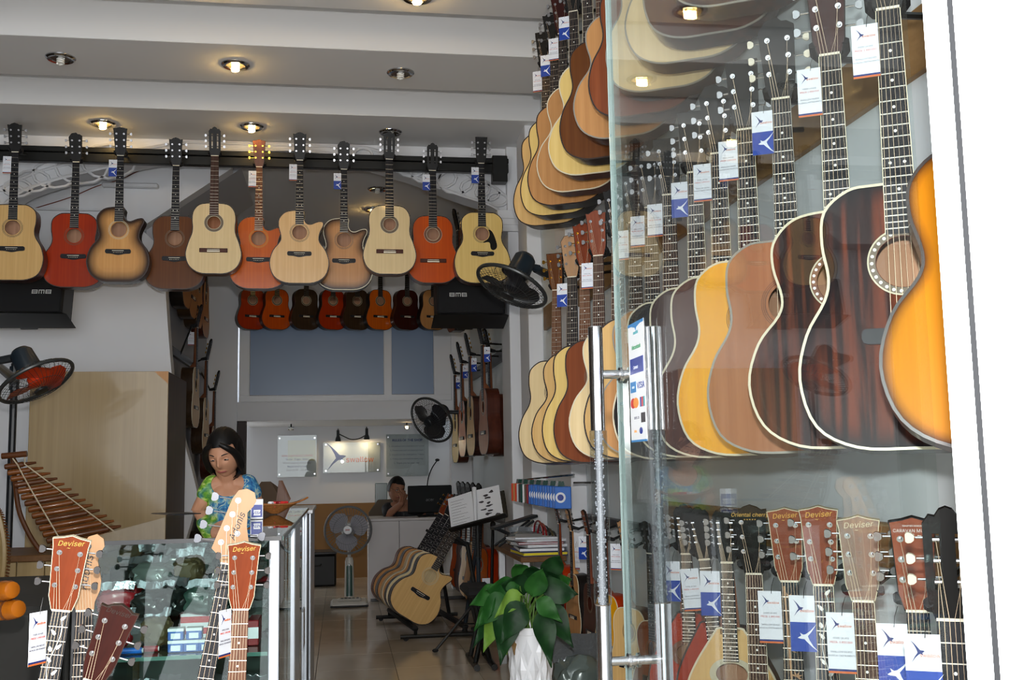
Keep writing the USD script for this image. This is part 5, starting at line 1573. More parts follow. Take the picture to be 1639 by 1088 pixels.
def _blouse(path):
    nodes = {'t': ('texture_coordinate', {}), 'n': ('noise_texture', {'scale': 26.0, 'detail': 4.0, 'distortion': 1.2}), 'r': ('rgb_ramp', {'ramp': [(.30, lin((24, 70, 130))), (.46, lin((44, 116, 168))), (.53, lin((96, 158, 186))), (.58, lin((196, 204, 170))), (.63, lin((40, 108, 160)))]}),
             'n2': ('noise_texture', {'scale': 7.0, 'detail': 2.0}), 'r2': ('rgb_ramp', {'ramp': [(.53, (0, 0, 0)), (.6, (1, 1, 1))]}),
             'g': ('rgb_ramp', {'ramp': [(.35, lin((62, 130, 30))), (.5, lin((130, 176, 44))), (.62, lin((200, 214, 130)))]}),
             'm': ('mix', {}), 'p': ('principled_bsdf', {'roughness': .8})}
    links = [('t.object', 'n.vector'), ('t.object', 'n2.vector'), ('n.fac', 'r.fac'), ('n.fac', 'g.fac'), ('n2.fac', 'r2.fac'), ('r2.color', 'm.fac'), ('r.color', 'm.color1'), ('g.color', 'm.color2'), ('m.color', 'p.base_color')]
    usdkit.material(stage, path, nodes, links, surface='p.BSDF')


RECIPES['blouse_print'] = _blouse


def bones(chain, grow=0.0, edge=.012, smooth=6):
    """Hulls of the spheres at each pair of joints, joined and smoothed into one surface."""
    parts = []
    for a, ra, b, rb_ in chain:
        sph = [m3.Manifold.sphere(r + grow, 20).translate([float(x) for x in c]) for c, r in ((a, ra), (b, rb_))]
        parts.append(m3.Manifold.batch_hull(sph))
    m = m3.Manifold.batch_boolean(parts, m3.OpType.Add).refine_to_length(edge).to_mesh()
    t = trimesh.Trimesh(m.vert_properties[:, :3], m.tri_verts, process=True)
    trimesh.smoothing.filter_taubin(t, .5, .53, smooth)
    return t


def hand(wrist, d, side, palm, curl=.5, s=1.0):
    """Bones of a hand: wrist point, finger direction, direction towards the thumb, palm normal; fingers curl towards the palm normal."""
    d, side, palm = (np.asarray(v, float) / np.linalg.norm(v) for v in (d, side, palm))
    out = []
    base = wrist + d * .075 * s
    for k, (off, ln) in enumerate(((.030, .068), (.011, .076), (-.009, .071), (-.028, .056))):
        k0 = base + side * off * s
        out.append((wrist + side * off * .5 * s, .012 * s, k0, .0105 * s))
        q, dr = k0, d
        for f_, r_ in ((.45, .0088), (.32, .0082), (.23, .0074)):
            c, sn = math.cos(curl * .8), math.sin(curl * .8)
            dr = dr * c + palm * sn
            dr /= np.linalg.norm(dr)
            e = q + dr * ln * f_ * s
            out.append((q, (r_ + .0007) * s, e, r_ * s))
            q = e
    t0, t1 = wrist + d * .02 * s + side * .02 * s, wrist + d * .048 * s + side * .05 * s + palm * .012 * s
    out += [(t0, .012 * s, t1, .010 * s), (t1, .010 * s, t1 + (d * .8 + side * .35 + palm * .3) * .028 * s, .009 * s)]
    return out


def head_mesh(skin_extra=0.0):
    """A head about the origin: face to -y, chin down; unit height about .225 m."""
    m = trimesh.creation.icosphere(5, 1.0)
    v = np.asarray(m.vertices).copy()
    x, y, z = v.T
    v = np.stack([x * .074, y * .092, z * .112], 1)
    low = np.clip(-z, 0, 1)
    v[:, 0] *= 1 - .30 * low ** 1.6
    v[:, 1] = v[:, 1] * (1 - .18 * low) - .012 * low
    face = np.clip(-y, 0, 1)

    def bump(cx_, cz_, sx, sz, amt, axis=1):
        g = np.exp(-((v[:, 0] - cx_) / sx) ** 2 - ((v[:, 2] - cz_) / sz) ** 2) * face
        v[:, axis] += amt * g
    bump(0, -.022, .011, .016, -.020)      # nose tip
    bump(0, .0, .008, .022, -.010)         # bridge
    for s in (-1, 1):
        bump(s * .030, .004, .015, .011, .010)     # eye sockets
        bump(s * .030, .022, .02, .008, -.004)     # brow ridge
        bump(s * .042, -.028, .02, .02, -.005)     # cheeks
    bump(0, -.058, .022, .007, -.006)      # lips
    bump(0, -.070, .02, .005, .003)
    bump(0, -.092, .018, .014, -.007)      # chin
    return v, np.asarray(m.faces)


def person_head(p, at, R, skin, hair_parts, s=1.0, glasses=False, down=False):
    T = mat4(at, R * s)
    feats = []
    for sx in (-1, 1):
        feats.append(('ear', MB().sph((sx * .072, .008, -.008), .02, (.35, .7, 1.25), 2), skin))
        feats.append(('eye', MB().sph((sx * .030, -.0755, .004), .0115, (1.1, .5, .62), 2), 'eye_white'))
        feats.append(('iris', MB().sph((sx * .030, -.0805, .002), .0052, (1, .4, 1), 1), 'eye_dark'))
        if down:
            feats.append(('upper_lid', MB().sph((sx * .030, -.0752, .0062), .0125, (1.15, .52, .50), 2), skin))
        feats.append(('eyelash' if down else 'eyelid', MB().tube([(sx * .030 + .015 * c, -.0820 + .004 * abs(c), (.0005 if down else .0095) - (.002 if down else .004) * c * c) for c in np.linspace(-1, 1, 7)], .0018, 5), 'brow'))
        feats.append(('eyebrow', MB().tube([(sx * (.014 + .034 * u), -.0875 + .018 * u * u, .023 + .006 * math.sin(2.4 * u)) for u in np.linspace(0, 1, 7)], [.002, .003, .003, .003, .0026, .002, .001], 5), 'brow'))
    feats.append(('mouth', MB().tube([(.024 * c, -.0835 + .006 * c * c, -.059 + .002 * c * c) for c in np.linspace(-1, 1, 9)], [.001, .003, .004, .0045, .004, .0045, .004, .003, .001], 6), 'lip'))
    if glasses:
        for sx in (-1, 1):
            feats.append(('spectacle_rim', MB().tube([(sx * .031 + .023 * math.cos(a), -.096, .001 + .015 * math.sin(a)) for a in np.arange(20) * math.pi / 10], .0015, 5, False, True), 'eye_dark'))
            feats.append(('spectacle_arm', MB().tube([(sx * .054, -.096, .004), (sx * .074, -.02, .006)], .0014, 5), 'eye_dark'))
        feats.append(('spectacle_bridge', MB().tube([(-.008, -.097, .003), (.008, -.097, .003)], .0014, 5), 'eye_dark'))
    for n_, mb, m in feats + hair_parts:
        put(n_, mb.xf(T).geo(60), m, p)


# the woman behind the counter, standing with her head bent over the glass
W = thing('person', 'woman with black bobbed hair in a blue and green printed blouse behind the counter', 'person')
YWm = 5.32
P = lambda x, y, dy=0.0: onY(x, y, YWm + dy)
hc = P(360, 726, -.03)
neck, chest, waist, hip = P(366, 770, .03), P(368, 800, .04), P(368, 850, .04), P(368, 880, .05)
sl_, sr_ = P(341, 777, .03), P(395, 776, .03)
el_, er_ = P(321, 809, .02), P(411, 806, .04)
wl_, wr_ = P(305, 838, -.07), P(417, 838, -.06)
hipl, hipr = hip + [-.085, 0, -.03], hip + [.085, 0, -.03]
feet = [np.array([hip[0] + sx * .09, YWm + .06, .08]) for sx in (-1, 1)]
kn = [np.array([hip[0] + sx * .09, YWm + .04, .46]) for sx in (-1, 1)]
body = [(hc + [0, .02, -.07], .048, neck, .046), (neck, .046, chest, .075), (neck + [0, .01, -.01], .05, sl_, .045), (neck + [0, .01, -.01], .05, sr_, .045),
        (sl_, .045, el_, .034), (el_, .034, wl_, .023), (sr_, .045, er_, .034), (er_, .034, wr_, .023),
        (sl_ + [.045, 0, -.05], .065, waist + [-.04, 0, 0], .068), (sr_ + [-.045, 0, -.05], .065, waist + [.04, 0, 0], .068), (chest, .085, waist, .085), (waist, .085, hip, .10), (hip, .10, hipl, .09), (hip, .10, hipr, .09)]
for sx, k_, f_ in ((hipl, kn[0], feet[0]), (hipr, kn[1], feet[1])):
    body += [(sx, .085, k_, .055), (k_, .052, f_, .034), (f_, .034, f_ + [0, -.14, -.045], .028)]
body += hand(wl_, wl_ - el_ + np.array([0, -.06, -.02]), (1, -.2, 0), (0, -.3, -1), .35, .92)
body += hand(wr_, wr_ - er_ + np.array([0, -.06, -.02]), (-1, -.2, 0), (0, -.3, -1), .35, .92)
Rh = rz(math.radians(-14)) @ rx(math.radians(24)) @ ry(math.radians(-4))
hv_, hf_ = head_mesh()
bm = bones(body, edge=.011, smooth=8)
hm = trimesh.Trimesh(hv_ @ Rh.T + hc, hf_, process=False)
both = m3.Manifold.batch_boolean([m3.Manifold(m3.Mesh(np.asarray(bm.vertices, np.float32), np.asarray(bm.faces, np.uint32))), m3.Manifold(m3.Mesh(np.asarray(hm.vertices, np.float32), np.asarray(hm.faces, np.uint32)))], m3.OpType.Add)
if both.num_tri() > 0:
    q = both.to_mesh()
    put('body', meshkit.arrays(trimesh.Trimesh(q.vert_properties[:, :3], q.tri_verts, process=False), 60), 'skin', W)
else:
    put('body', meshkit.arrays(trimesh.util.concatenate([bm, hm]), 60), 'skin', W)
# bobbed hair: a cap over the skull, side locks to the jaw
m = trimesh.creation.icosphere(4, 1.0)
v = np.asarray(m.vertices)
keep = lambda p: (p[:, 1] > -.46) | (p[:, 2] > .44)
hv2 = v * [.086, .104, .120] + [0, .010, .010]
fm = keep(v)[np.asarray(m.faces)].all(1)
ff_ = np.asarray(m.faces)[fm]
drop = np.clip(-v[:, 2], 0, 1)
hv2[:, 2] -= .035 * drop
hv2[:, 0] *= 1 + .04 * drop
hv2[:, :] *= (1 + .012 * np.sin(v[:, 0:1] * 60))
cap_in = hv2 * [.92, .92, .95]
cap = MB().add(np.vstack([hv2, cap_in]), np.vstack([ff_, ff_[:, ::-1] + len(hv2)]))
hair = [('hair', cap, 'hair_black')]
for sx in (-1, 1):
    hair.append(('hair_lock', MB().tube(spline([(sx * .02, -.088, .085), (sx * .052, -.082, .06), (sx * .074, -.056, .02), (sx * .080, -.034, -.03), (sx * .076, -.02, -.085)], 5), np.interp(np.linspace(0, 1, len(spline([(0, 0, i) for i in range(5)], 5))), [0, .15, .6, .9, 1], [.010, .014, .019, .019, .008]), 8), 'hair_black'))
person_head(W, hc, Rh, 'skin', hair, down=True)
# blouse: follows the torso and the upper arms, open at a wide round neck
m_sl, m_sr = sl_ + (el_ - sl_) * .42, sr_ + (er_ - sr_) * .42
bl = [(neck + [-.045, .01, -.045], .05, sl_, .05), (neck + [.045, .01, -.045], .05, sr_, .05), (sl_, .05, m_sl, .049), (sr_, .05, m_sr, .049), (sl_ + [.045, 0, -.05], .072, waist + [-.04, 0, 0], .075), (sr_ + [-.045, 0, -.05], .072, waist + [.04, 0, 0], .075),
      (chest + [0, 0, -.02], .093, waist, .092), (waist, .092, hip + [0, 0, -.05], .112)]
bt = bones(bl, .003, .012, 8)
bmn = m3.Manifold(m3.Mesh(np.asarray(bt.vertices, np.float32), np.asarray(bt.faces, np.uint32)))
nk_ = neck + np.array([0, -.09, -.02])
cut = m3.Manifold.sphere(1.0, 40).scale([.078, .16, .062]).translate([float(c) for c in nk_ + [0, .03, .01]])
bmn = bmn - cut
q = bmn.to_mesh()
put('blouse', meshkit.arrays(trimesh.Trimesh(q.vert_properties[:, :3], q.tri_verts, process=False), 40), 'blouse_print', W)
tr = bones([(hipl, .094, kn[0], .066), (kn[0], .066, feet[0] + [0, 0, .02], .05), (hipr, .094, kn[1], .066), (kn[1], .066, feet[1] + [0, 0, .02], .05), (hipl, .094, hipr, .094)], .002, .03, 4)
put('trousers', meshkit.arrays(tr, 40), 'trousers_dark', W)
for f_ in feet:
    put('shoe', MB().hull([f_ + np.array([x, y, z]) for x in (-.042, .042) for y, z in ((-.19, -.078), (-.18, -.05), (.06, -.08), (.05, -.02), (-.08, -.02))]).geo(), 'shoe_dark', W)

# the man at the desk, leaning his chin on his hand
YMn = 10.85
D = thing('person', 'man with glasses in a dark shirt leaning his chin on one hand at the desk', 'person')
P = lambda x, y, dy=0.0: onY(x, y, YMn + dy)
hc = P(634, 783)
neck, chest, hip = P(644, 806, .03), P(648, 822, .05), np.array([P(650, 850)[0], YMn + .18, .50])
sl_, sr_ = P(622, 815, .06), P(676, 816, .04)
el_ = np.array([P(622, 836)[0], YMn - .02, .80])
wl_ = P(642, 806, -.14)
er_ = np.array([P(690, 840)[0], YMn - .05, .80])
wr_ = P(668, 834, -.17)
kn = [hip + [sx * .13, -.36, -.02] for sx in (-1, 1)]
ft = [np.array([k[0], k[1] + .05, .08]) for k in kn]
body = [(hc + [0, .02, -.07], .054, neck, .055), (neck, .055, chest, .09), (neck, .055, sl_, .055), (neck, .055, sr_, .055), (sl_, .055, el_, .042), (el_, .042, wl_, .028), (sr_, .055, er_, .042), (er_, .042, wr_, .028),
        (chest, .12, hip, .125), (sl_, .06, hip + [-.06, 0, .1], .10), (sr_, .06, hip + [.06, 0, .1], .10)]
for k_, f_, sx in ((kn[0], ft[0], -1), (kn[1], ft[1], 1)):
    body += [(hip + [sx * .09, 0, 0], .10, k_, .065), (k_, .06, f_, .042), (f_, .042, f_ + [0, -.15, -.045], .032)]
body += hand(wl_, (.10, -.25, .35), (.75, -.3, .3), (-.5, .5, .35), .75)
body += hand(wr_, (-.8, -.4, 0), (0, -1, 0), (0, 0, -1), .4)
Rh = rz(math.radians(24)) @ rx(math.radians(12)) @ ry(math.radians(10))
bm = bones(body, edge=.014, smooth=8)
hm = trimesh.Trimesh(hv_ @ (Rh * 1.06).T + hc, hf_, process=False)
both = m3.Manifold.batch_boolean([m3.Manifold(m3.Mesh(np.asarray(x.vertices, np.float32), np.asarray(x.faces, np.uint32))) for x in (bm, hm)], m3.OpType.Add)
if both.num_tri() > 0:
    q = both.to_mesh()
    put('body', meshkit.arrays(trimesh.Trimesh(q.vert_properties[:, :3], q.tri_verts, process=False), 60), 'skin_man', D)
else:
    put('body', meshkit.arrays(trimesh.util.concatenate([bm, hm]), 60), 'skin_man', D)
keep_m = ((v[:, 1] > -.30) & (v[:, 2] > -.35)) | (v[:, 2] > .40)
ff_m = np.asarray(m.faces)[keep_m[np.asarray(m.faces)].all(1)]
hv3 = v * [.081, .100, .120] + [0, .008, .008]
hv3 *= 1 + .02 * (meshkit.fbm(v * 9, 2, 3)[:, None] - .5) * 2
person_head(D, hc, Rh, 'skin_man', [('hair', MB().add(np.vstack([hv3, hv3 * [.92, .92, .94]]), np.vstack([ff_m, ff_m[:, ::-1] + len(hv3)])), 'hair_black')], 1.06, True)
sh = bones([(neck + [-.03, .02, -.05], .06, sl_, .064), (neck + [.03, .02, -.05], .06, sr_, .064), (sl_, .064, sl_ + (el_ - sl_) * .75, .058), (sr_, .064, sr_ + (er_ - sr_) * .75, .058), (chest + [0, 0, -.03], .128, hip + [0, 0, .02], .135), (sl_, .068, hip + [-.06, 0, .1], .108), (sr_, .068, hip + [.06, 0, .1], .108)], .003, .016, 6)
put('shirt', meshkit.arrays(sh, 40), 'shirt_black', D)
tr = bones([(hip + [-.09, 0, 0], .108, kn[0], .073), (kn[0], .07, ft[0] + [0, 0, .02], .055), (hip + [.09, 0, 0], .108, kn[1], .073), (kn[1], .07, ft[1] + [0, 0, .02], .055), (hip + [-.09, 0, 0], .108, hip + [.09, 0, 0], .108)], .002, .03, 4)
put('trousers', meshkit.arrays(tr, 40), 'trousers_dark', D)
for f_ in ft:
    put('shoe', MB().hull([f_ + np.array([x, y, z]) for x in (-.045, .045) for y, z in ((-.2, -.078), (-.19, -.045), (.07, -.08), (.06, -.01), (-.08, -.01))]).geo(), 'shoe_dark', D)
ch = thing('office_chair', 'brown padded chair behind the man at the desk', 'chair', (hip[0] - .10, YMn + .2, 0))
plain('chair_brown', (92, 80, 66), 0.8, bump=0.2, bscale=40)
put('seat', MB().rbox(-.24, .26, -.22, .24, .30, .40, .03).geo(), 'chair_brown', ch)
put('backrest', MB().hull([(x, .26 + (z - .4) * .12 + dy, z) for x, z in ((-.24, .42), (.24, .42), (-.26, .80), (.22, .84), (-.16, .93), (.12, .94)) for dy in (0, .07)]).geo(), 'chair_brown', ch)
put('column', MB().cyl((0, 0, .05), (0, 0, .30), .03, n=12).geo(), 'dark_metal', ch)
for k in range(5):
    a = k * 1.2566
    put('leg', MB().tube([(0, 0, .08), (.26 * math.cos(a), .26 * math.sin(a), .03)], [.025, .016], 8).geo(), 'dark_metal', ch)
# ------------------------------------------------------------------ desk, screen and what stands there
plain('desk_white', (196, 192, 192), 0.5)
plain('screen_black', (12, 15, 16), 0.6, spec=0.2)
YD_ = 10.4
dx0, dx1 = onY(590, 830, YD_)[0], onY(715, 830, YD_)[0]
dzt = onY(640, 829, YD_)[2]
dk2 = thing('desk', 'white fronted office desk with two panels at the back of the shop', 'desk')
put('desktop', MB().rbox(dx0 - .01, dx1, YD_ - .01, YD_ + .62, dzt - .025, dzt, .004).geo(), 'desk_white', dk2)
for a_, b_ in ((dx0, dx0 + .29), (dx0 + .294, dx1 - .01)):
    put('front_panel', MB().rbox(a_, b_, YD_, YD_ + .018, .03, dzt - .027, .002).geo(), 'desk_white', dk2)
put('side_panel', MB().rbox(dx0, dx0 + .018, YD_ + .02, YD_ + .60, 0, dzt - .027, .002).geo(), 'desk_white', dk2)
put('side_panel', MB().rbox(dx1 - .03, dx1 - .012, YD_ + .02, YD_ + .60, 0, dzt - .027, .002).geo(), 'desk_white', dk2)
put('plinth', MB().rbox(dx0 + .02, dx1 - .03, YD_ + .02, YD_ + .05, 0, .03, .002).geo(), 'counter_dark', dk2)
mo = thing('computer_monitor', 'large dark monitor on the white desk, its back to the shop', 'monitor')
a, b = onY(653, 829, YD_ + .2), onY(723, 776, YD_ + .2)
put('housing', MB().rbox(a[0], b[0], YD_ + .2, YD_ + .24, dzt + .035, b[2], .008).geo(), 'screen_black', mo)
put('display', MB().box(a[0] + .015, b[0] - .015, YD_ + .241, YD_ + .243, dzt + .055, b[2] - .015).geo(False), 'window_blue', mo)
put('stand', MB().rbox((a[0] + b[0]) / 2 - .04, (a[0] + b[0]) / 2 + .04, YD_ + .21, YD_ + .23, dzt + .012, dzt + .1, .004).geo(), 'screen_black', mo)
put('foot', MB().rbox((a[0] + b[0]) / 2 - .12, (a[0] + b[0]) / 2 + .12, YD_ + .12, YD_ + .32, dzt, dzt + .014, .004).geo(), 'screen_black', mo)
v_, f_ = lettering('acer', .028, .001)
put('logo_lettering', meshkit.arrays(trimesh.Trimesh(v_ + [(a[0] + b[0]) / 2, YD_ + .1995, (dzt + b[2]) / 2], f_, process=False), False), 'fan_wire', mo)
lp = thing('desk_lamp', 'thin curved black lamp rising behind the dark monitor', 'lamp')
pp = spline([np.array([onY(683, 829, YD_ + .45)[0], YD_ + .45, dzt]), onY(684, 775, YD_ + .45), onY(690, 752, YD_ + .45), onY(700, 736, YD_ + .45)], 6)
put('stem', MB().tube(pp, .006, 6).geo(), 'fan_black', lp)
put('lamp_head', MB().sph(pp[-1], .018, (1.3, 1, .8), 2).geo(), 'fan_black', lp)
put('foot', MB().cyl(pp[0], pp[0] + [0, 0, .015], .06, n=18).geo(), 'fan_black', lp)
gn = thing('green_folder', 'dark green folder standing behind the man', 'folder', (onY(610, 785, 11.4)[0], 11.5, 0))
put('cover', MB().rbox(-.06, .07, 0, .03, .0, onY(610, 773, 11.5)[2], .004).geo(), 'fan_green', gn)

# signs on the back wall
glassy('sign_panel', (0.93, 0.95, 0.94))
plain('paper_cream', (196, 192, 160), 0.7)
plain('paper_grey', (186, 190, 196), 0.7)
lamp('spot_glow', (255, 214, 150), 18.0)
YS = YB - .03


def panel(name, label, px0, px1, py0, py1):
    a, b = onY(px0, py1, YS), onY(px1, py0, YS)
    p = thing(name, label, 'sign', ((a[0] + b[0]) / 2, YS, (a[2] + b[2]) / 2))
    w, h = (b[0] - a[0]) / 2, (b[2] - a[2]) / 2
    put('acrylic_panel', MB().rbox(-w, w, -.012, -.006, -h, h, .002).geo(), 'sign_panel', p)
    put('backing', MB().rbox(-w * .985, w * .985, -.004, .0, -h * .98, h * .98, .001).geo(), 'paper_grey', p)
    for sx in (-1, 1):
        for sz in (-1, 1):
            put('standoff', MB().cyl((sx * w * .9, -.018, sz * h * .86), (sx * w * .9, .03, sz * h * .86), .01, n=10).geo(), 'chrome', p)
    return p, w, h


def sign_text(p, t, h, x, z, m, slant=0.0, bold=False, dy=-.0055):
    v_, f_ = lettering(t, h, .0012, bold, slant)
    put('lettering', meshkit.arrays(trimesh.Trimesh(v_ + [x, dy, z], f_, process=False), False), m, p)


p, w, h = panel('shop_sign', 'clear acrylic sign with a blue swallow and orange swallow lettering under two lamps', 517, 609, 707, 757)
put('swallow_emblem', MB().prism(swallow(.30, .34), -.0065, -.004).xf(mat4((-w * .5, 0, .01))).geo(False), 'tag_navy', p)
sign_text(p, 'swallow', .062, w * .28, -.055, 'tag_orange')
p, w, h = panel('notice_panel', 'acrylic notice panel with a cream sheet beside the swallow sign', 444, 507, 696, 764)
put('cream_sheet', MB().box(-w * .48, w * .95, -.0055, -.0042, -h * .22, h * .76).geo(False), 'paper_cream', p)
for k, (t, m) in enumerate((('SWALLOW MUSIC CENTRE', 'tag_red'), ('Guitar  Organ  Violin', 'tag_navy'), ('Music lessons every day', 'tag_grey'), ('Repair and tuning', 'tag_navy'), ('Open 8.00 - 21.00', 'tag_grey'))):
    sign_text(p, t, .020, 0, h * (-.02 - .17 * k), m, dy=-.0065)
p, w, h = panel('notice_panel', 'acrylic notice panel full of printed lines beside the man', 618, 686, 694, 763)
sign_text(p, 'RULES OF THE SHOP', .026, 0, h * .66, 'tag_navy', bold=True)
for k, t in enumerate(('1. All guitars are checked and tuned', '2. Please ask before playing them', '3. Goods can be changed in 7 days', '4. Prices are marked on every tag', '5. Thank you for your visit')):
    sign_text(p, t, .018, -.01, h * (.40 - .20 * k), 'tag_grey')
for k, (x, y) in enumerate(((541, 698), (587, 695))):
    c = onY(x, y, YB - .14)
    q = thing('picture_light', ('small black spotlight over the swallow on the sign', 'small black spotlight over the sign lettering')[k], 'lamp', c)
    put('spot_body', MB().lathe([(0, .075), (.016, .07), (.018, .0), (.030, -.03), (.034, -.06), (.026, -.06)], 16).geo(), 'fan_black', q)
    put('spot_bulb', MB().sph((0, 0, -.048), .018, (1, 1, .6), 2).geo(), 'spot_glow', q)
    put('wall_arm', MB().tube([(0, 0, .06), (0, .06, .085), (0, .14, .08)], .008, 6).geo(), 'fan_black', q)
    sl = UsdLux.DiskLight.Define(stage, q + '/spot_beam')
    sl.CreateRadiusAttr(.024)
    sl.CreateIntensityAttr(120.0)
    sl.CreateColorAttr(Gf.Vec3f(1.0, .74, .40))
    sl.AddTransformOp().Set(Gf.Matrix4d(mat4((0, 0, -.062), rx(math.radians(14))).T.tolist()))
q = thing('lamp_cable', 'drooping dark cable between the two small sign spotlights', 'cable')
put('cable', MB().tube(spline([onY(x, y, YB - .07) for x, y in ((542, 694), (552, 699), (562, 703), (574, 702), (586, 696))], 5), .006, 5).geo(), 'fan_black', q)
for k, (x, y, on) in enumerate(((466, 680, False), (651, 679, True))):
    c = onY(x, y, 12.0)
    c[2] = beam0
    q = thing('beam_spotlight', ('small dark unlit spotlight under the white beam', 'small lit spotlight under the white beam beside the back room fan')[k], 'lamp', c)
    put('stem', MB().cyl((0, 0, 0), (0, 0, -.04), .008, n=8).geo(), 'fan_black', q)
    put('spot_body', MB().cyl((-.03, 0, -.05), (.03, 0, -.05), .02, n=12).geo(), 'chrome', q)
    put('spot_bulb', MB().sph((0, -.02, -.055), .018, (1, 1, 1), 2).geo(), 'spot_glow' if on else 'bulb_off', q)

# bag and chair back behind the woman
bg = thing('shoulder_bag', 'brown cloth bag hanging on the back counter behind the woman', 'bag', (onY(433, 800, 6.0)[0], 6.0, 1.05))
plain('bag_brown', (74, 56, 40), 0.8, bump=0.3, bscale=30)
bt = MB().hull([(x, y, z) for x, y, z in ((-.085, -.03, 0), (.085, -.03, 0), (.09, .04, 0), (-.09, .04, 0), (-.08, -.02, .10), (.02, -.02, .11), (-.05, .0, .145), (.0, .0, .145), (.07, .02, .09))])
put('bag_body', bt.geo(), 'bag_brown', bg)
put('flap', MB().hull([(.03, -.035, .02), (.10, -.035, .03), (.045, -.03, .15), (.065, -.025, .15), (.11, -.03, .05), (.03, -.02, .02)]).geo(), 'brown_board', bg)

# ------------------------------------------------------------------ guitars leaning in the floor rack
rk5 = thing('guitar_rack', 'black floor rack holding a row of leaning acoustic guitars', 'guitar rack')
ROLL = math.radians(33)
base = onY(650, 1012, 8.1)
base[2] = .15
dirv = np.array([-.13, 1.0, 0])
RKS = [
    (0.0, 'cutaway', dict(top='spruce_honey', side='black_body', binding='binding_dark', inside='spruce_pale', rosette='rosette_pale'), 'natural cutaway guitar at the front of the leaning row in the floor rack'),
    (.17, 'cutaway', dict(top='spruce_pale', side='black_body', binding='binding_cream'), 'pale guitar with dark glossy side just behind the front rack guitar'),
    (.36, 'cutaway', dict(top='cedar_tan', side='spruce_pale', binding='binding_cream'), 'tan guitar with pale glossy side, third in the floor rack'),
    (.58, 'concert', dict(top='cedar_tan', side='black_body', binding='binding_dark'), 'tan guitar with black side, fourth in the floor rack'),
    (.80, 'concert', dict(top='cedar_tan', side='mahogany', binding='binding_dark', head='head_red', post='gold_metal'), 'reddish tan guitar at the far end of the floor rack'),
]
for t, sh, roles, lab in RKS:
    R = rz(math.radians(7)) @ ry(ROLL) @ rx(math.radians(-4))
    tail = base + dirv * t
    nut = tail + R @ np.array([0, 0, SCALE[sh][0]])
    guitar('guitar', lab, 'guitar', nut, math.radians(7), ROLL, math.radians(-4), sh, 'crown', 1 if t < .2 else 0, 1.0, 'guitars in the floor rack', {}, **roles)
u_ = R @ np.array([0, 0, 1.0])
x_ = R @ np.array([1.0, 0, 0])
e0, e1 = base - dirv * .10, base + dirv * 1.0
for off, z in ((.05, .085), (.42, .085)):
    put('base_rail', MB().tube([e0 + [off, 0, z - base[2]], e1 + [off, 0, z - base[2]]], .022, 8).geo(), 'foam_black', rk5)
up0 = e0 + u_ * .66 + np.array([.06, 0, 0])
up1 = e1 + u_ * .66 + np.array([.06, 0, 0])
put('neck_rail', MB().tube([up0 + x_ * .05, up1 + x_ * .05], .02, 8).geo(), 'foam_black', rk5)
for k in range(6):
    q = up0 + (up1 - up0) * (k / 5) + x_ * .05
    put('divider', MB().tube([q, q - x_ * .10], .012, 6).geo(), 'foam_black', rk5)
for e, w_ in ((e0, up0), (e1, up1)):
    put('end_foot', MB().tube([(e[0] - .06, e[1], .03), (e[0] + .62, e[1], .03)], .016, 8).geo(), 'rail_black', rk5)
    put('end_post', MB().tube([(e[0] + .55, e[1], .03), w_ + x_ * .05], .016, 8).geo(), 'rail_black', rk5)
    for xx in (.05, .42):
        put('rail_support', MB().tube([(e[0] + xx, e[1], .03), (e[0] + xx, e[1], .085)], .014, 6).geo(), 'rail_black', rk5)
    put('caster', MB().cyl((e[0] - .02, e[1] - .012, .02), (e[0] - .02, e[1] + .012, .02), .02, n=12).geo(), 'foam_black', rk5)

# ------------------------------------------------------------------ music stand with an open book
YM_ = 7.55
ms = thing('music_stand', 'black folding music stand on a tripod near the floor rack', 'music stand')
mc = onY(770, 838, YM_)
ft0 = onZ(752, 1000, 0)
Rm = rz(math.radians(-20)) @ ry(math.radians(-14)) @ rx(math.radians(-28))
dt = mat4((mc[0] - .03, YM_, mc[2] + .005), Rm)
put('desk_tray', MB().rbox(-.20, .23, -.0, .012, -.01, .20, .003).xf(dt).geo(), 'rail_black', ms)
put('tray_lip', MB().rbox(-.20, .23, -.06, .0, -.02, -.008, .003).xf(dt).geo(), 'rail_black', ms)
jx = np.array([mc[0] - .02, YM_ + .03, 0])
put('upright', MB().cyl(jx + [0, 0, .32], jx + [0, 0, mc[2]], .012, n=10).geo(), 'rail_black', ms)
put('upright_sleeve', MB().cyl(jx + [0, 0, .12], jx + [0, 0, .62], .016, n=10).geo(), 'fan_navy', ms)
for a in (200, 320, 80):
    e = jx + np.array([.34 * math.cos(math.radians(a)), .34 * math.sin(math.radians(a)), .012])
    put('tripod_leg', MB().tube([jx + [0, 0, .34], e], .010, 6).geo(), 'rail_black', ms)
    put('tripod_brace', MB().tube([jx + [0, 0, .16], (jx + [0, 0, .34] + e) / 2], .006, 5).geo(), 'rail_black', ms)
    put('rubber_foot', MB().sph(e, .016, (1.4, 1, .8), 1).geo(), 'foam_black', ms)
bo = thing('sheet_music_book', 'open white music book with a rolled page on the music stand', 'book', dt[:3, 3], Rm)
put('page', MB().hull([(-.19, -.004, .0), (-.005, -.012, .0), (-.19, -.010, .245), (-.005, -.018, .25), (-.19, -.001, .0), (-.19, -.005, .245), (-.005, -.001, .0), (-.005, -.005, .25)]).geo(), 'box_white', bo)
put('page', MB().hull([(.005, -.012, .0), (.20, -.004, .0), (.005, -.018, .25), (.20, -.010, .245), (.005, -.001, .0), (.20, -.001, .0), (.005, -.005, .25), (.20, -.005, .245)]).geo(), 'box_white', bo)
put('rolled_page', MB().tube([(0, -.026, -.004), (.012, -.032, .12), (.022, -.034, .262)], [.013, .015, .017], 12).geo(), 'box_white', bo)
